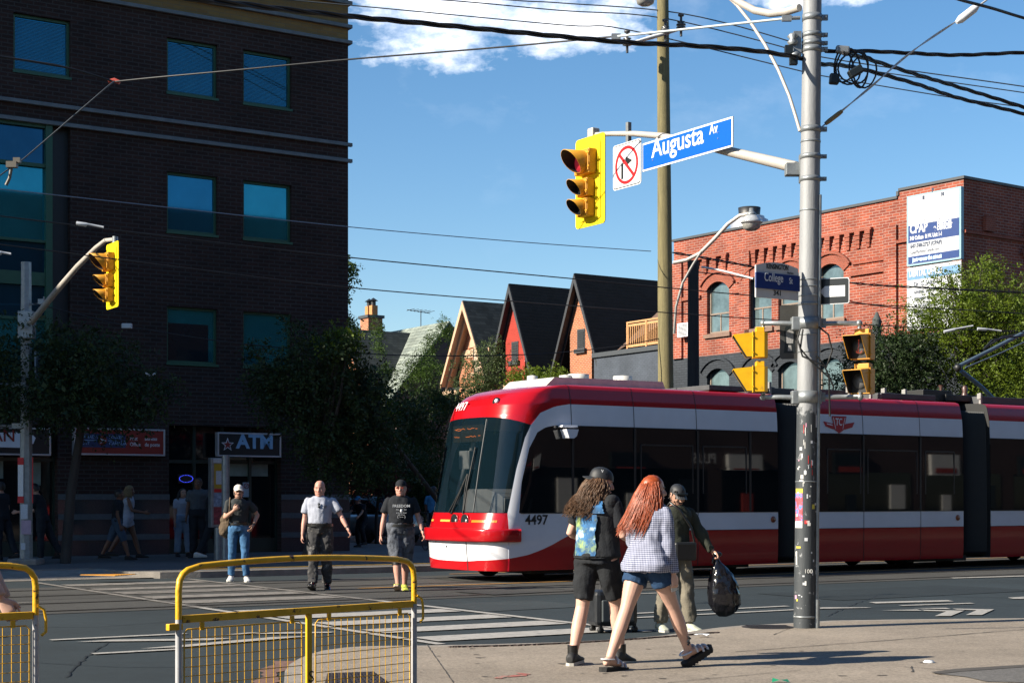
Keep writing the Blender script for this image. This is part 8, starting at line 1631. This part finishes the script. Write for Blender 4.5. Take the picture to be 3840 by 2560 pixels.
for an, Fm in J['feet']:
    so = MB(); poly = [(.0, -.105), (.038, -.09), (.045, 0), (.05, .07), (.058, .13), (.05, .19), (.02, .22), (-.02, .22), (-.05, .19), (-.058, .13), (-.05, .07), (-.045, 0), (-.038, -.09)]; n = len(poly)
    v0 = [an + Fm @ Vector((x, y, z)) for z in (-.125, -.078) for x, y in poly]; so.add(v0, [tuple(range(n))[::-1], tuple(range(n, 2 * n))] + [(i, (i + 1) % n, n + (i + 1) % n, n + i) for i in range(n)])
    for i in range(9): so.box(an + Fm @ Vector((0, -.09 + .034 * i, -.128)), (.09, .012, .012), M=Fm)
    sh_ = so.build('sandal', M_SOLEB, r5)
    for y0, z0, hh_, w_ in ((.10, -.055, .045, .052), (.145, -.062, .032, .052), (.045, -.03, .05, .048)):
        b = MB(); b.tube([an + Fm @ Vector((w_ * cos(a), y0 + .01 * sin(a), z0 - .02 + hh_ * sin(a))) for a in [pi * i / 10 for i in range(11)]], .014, 6, flat=.4); b.build('strap', M_SAND, sh_)
    b = MB(); b.tube([an + Fm @ Vector((.048 * cos(a), -.01 + .075 * -sin(a), -.015)) for a in [pi * i / 10 for i in range(11)]], .012, 6, flat=.5); b.build('heel_strap', M_SAND, sh_)
b = MB(); an = J['RJ'][2]; kn = J['RJ'][1]; c_ = an.lerp(kn, .22); [b.ball(c_ + Vector((.040 + .002 * i % 2, .012 * sin(i * 2), .012 * (i - 3))), (.006, .012, .009), 6) for i in range(6)]; b.build('tattoo', mat('ink', (.04, .05, .06), .6), r5)
# shirt tail sweep and collar
b = MB(); b.tube([J['sp'](-.05, .50) + Vector((-.07, 0, 0)), J['sp'](-.085, .50), J['sp'](-.05, .50) + Vector((.07, 0, 0)), J['sp'](.05, .50) + Vector((.08, 0, 0))], .018, 8); b.build('collar', chk, r5)
ph2 = thing('phone', 'white phone in the hanging hand of the red haired woman', 'phone', wl(r5, J['wR'] + J['fR'] * .085 + Vector((-.02, 0, 0))), r5.rotation_euler.z); b = MB(); b.box((0, 0, 0), (.012, .065, .12), M=rot('X', 15)); b.build('phone_body', MATS['phone_white'], ph2, bevel=.004); b = MB(); b.box((-.0075, 0, 0), (.001, .055, .105), M=rot('X', 15)); b.build('screen', M_BLK, ph2)
# 6. man with the bin bag
M_OLIVE = cloth('sweater_olive', (.030, .034, .026)); M_KHAKI = cloth('khaki_trousers', (.15, .135, .105), var=.15)
p = G(2530, 2366, 0)
r6, J = person('man in black cap and dark olive sweater looking down, holding a black rubbish bag', p, -66, dict(H=1.66, build=1.0, vox=.010, skin='tan', armL=(14, 23, 14, -4), armR=(0, 8, 20, 8), legL=(8, 4, 5), legR=(-4, 3, 6), top=(M_OLIVE, 'long', -.07, .026), fold=.022, bottom=(M_KHAKI, 'long', .028), foldb=.022, shoes=(mat('runner_grey', (.38, .40, .32), .6, var=.25, scale=25), M_SOLEW, 0), cap=(mat('cap_black2', (.012, .014, .017), .6), False), hair=(M_HAIRD, 'short', 0), beard=1, head=(4, 22), handL=dict(curl=75)))
b = MB(); b.tube([J['hh'](-.07, .085, .05), J['hh'](0, .105, .055), J['hh'](.07, .085, .05)], .014, 8, flat=.8); b.build('raised_sunglasses', M_BLK, J['cap'])
hbag = wl(r6, J['wL'] + J['fL'] * .10); bg2 = thing('rubbish_bag', 'full shiny black rubbish bag hanging from a man hand', 'rubbish bag', hbag, 0)
M_BIN = mat('bin_bag', (.006, .006, .008), .16, var=0, bump=.6, bscale=9); v, f_ = loft([(Vector((x, 0, z)), rx, rx * .75, RGT, FWD) for x, z, rx in ((0, .03, .03), (0, 0, .02), (.01, -.04, .035), (.03, -.12, .09), (.05, -.24, .15), (.07, -.38, .185), (.075, -.50, .18), (.07, -.58, .13), (.065, -.625, .05), (.065, -.635, .01))], 26)
me = apply_remesh([(v, f_)], .012, 1); fold(me, .022, (10, 10, 3), 4); put_mesh(me, 'bag', M_BIN, bg2); b = MB(); b.ball((0, 0, .045), (.05, .035, .03), 8); b.tube([(0, 0, .03), (-.04, .0, .0), (-.06, 0, -.06)], [.02, .025, .01], 6); b.build('tied_top', M_BIN, bg2)
sb_ = thing('shoulder_bag', 'flat black shoulder bag worn by the man with the rubbish bag', 'bag', wl(r6, (-.02, .19, .88)), r6.rotation_euler.z); b = MB(); b.box((0, 0, 0), (.27, .07, .20)); b.build('pouch', mat('pouch_black', (.014, .016, .018), .4), sb_, bevel=.025); b = MB(); b.tube([Vector((-.12, 0, .08)), Vector((-.08, .0, .25)), Vector((.06, -.02, .45)), Vector((.13, -.10, .53)), Vector((.12, -.24, .45))], .014, 6, flat=.5); b.build('strap', M_BELT, sb_)
# 7-14. people in the shade on the far pavement, and one behind the left barrier
M_WSH = cloth('white_cotton', (.30, .34, .42)); M_PJ = cloth('light_jeans', (.16, .22, .30)); M_DK = cloth('dark_cloth', (.018, .022, .028)); M_GR = cloth('grey_cloth', (.07, .085, .10)); M_LSH = cloth('blue_shorts', (.05, .08, .12)); M_BLUE = cloth('bright_blue_tee', (.06, .22, .40))
M_BLOND = mat('hair_blond', (.18, .13, .06), .5, var=.3, scale=40)
def far(label, u, v, hd, **kw):
    p = G(u, v, .12); d_ = dict(H=1.7, vox=.016, far=True, skin='tan', top=(M_DK, 'short', -.04), bottom=(M_DK, 'long', .02), shoes=(M_SOLEB, M_SOLEB, 0), hair=(M_HAIRD, 'short', 0)); d_.update(kw); return person(label, p, hd, d_)
far('person in dark clothes walking left to right beside the post office wall', 440, 2098, 10, skin='brown', top=(M_DK, 'short', -.05), bottom=(M_LSH, 'shorts', .02), legL=(-22, 2, 6), legR=(20, 2, 4), H=1.62)
far('blond woman in white shorts walking beside a friend in dark clothes', 478, 2092, 12, top=(M_WSH, 'none', .0), bottom=(M_WSH, 'hot', .02), hair=(M_BLOND, 'long', .22), fem=True, skin='brown', legL=(20, 2, 4), legR=(-24, 2, 8), armR=(20, 8, 60, 0), H=1.72)
far('woman in white printed t-shirt and pale jeans by the shop door', 683, 2086, -60, top=(M_WSH, 'short', -.05), bottom=(M_PJ, 'long', .028), fem=True, hair=(M_HAIRD, 'long', .25), armL=(20, 8, 80, 30), legL=(6, 3, 2), H=1.62)
far('tall man in grey t-shirt and black trousers beside the poster pillar', 745, 2090, -95, top=(M_GR, 'short', -.03), bottom=(M_DK, 'long', .03), skin='brown', H=1.86, build=1.1)
far('man in dark top leaning forward behind the signal pole', 160, 2108, 175, top=(M_DK, 'short', -.05), lean=14, head=(0, 20), armL=(20, 5, 60, 0), armR=(20, 5, 60, 0), legR=(-20, 2, 10), H=1.72)
far('person in black at the far left edge of the pavement', 8, 2100, 160, legR=(-16, 2, 6), H=1.75)
far('person in dark trousers and trainers half hidden behind the poster pillar', 792, 2094, 30, legL=(18, 2, 4), legR=(-20, 2, 10), shoes=(M_WSHOE, M_SOLEW, 0), H=1.72)
far('person in a bright blue t-shirt beside the nose of the tram', 1625, 2052, 80, top=(M_BLUE, 'short', -.03), bottom=(M_DK, 'long', .02), H=1.72, skin='brown')
far('seated looking cyclist in a pale blue cap among the docked bicycles', 1362, 2050, -120, H=1.55, cap=(M_BLUE, False), lean=25, legL=(40, 5, 60), legR=(20, 5, 40), armL=(40, 8, 20, 0), armR=(40, 8, 20, 0))
pw = P(-130, 1868, 9.3); M_PINK = cloth('sleeve_pink', (.42, .30, .26), var=.1)
person('person in a pale pink sleeve, only the arm in view at the left edge', (pw.x, pw.y, 0), 5, dict(H=1.66, vox=.010, skin='pale', top=(M_PINK, 'long', -.08, .026), bottom=(M_DK, 'long', .02), shoes=(M_WSHOE, M_SOLEW, 0), hair=(M_HAIRD, 'short', 0), lean=0, armR=(26, 3, 8, 0), armL=(20, 3, 4, 0)))
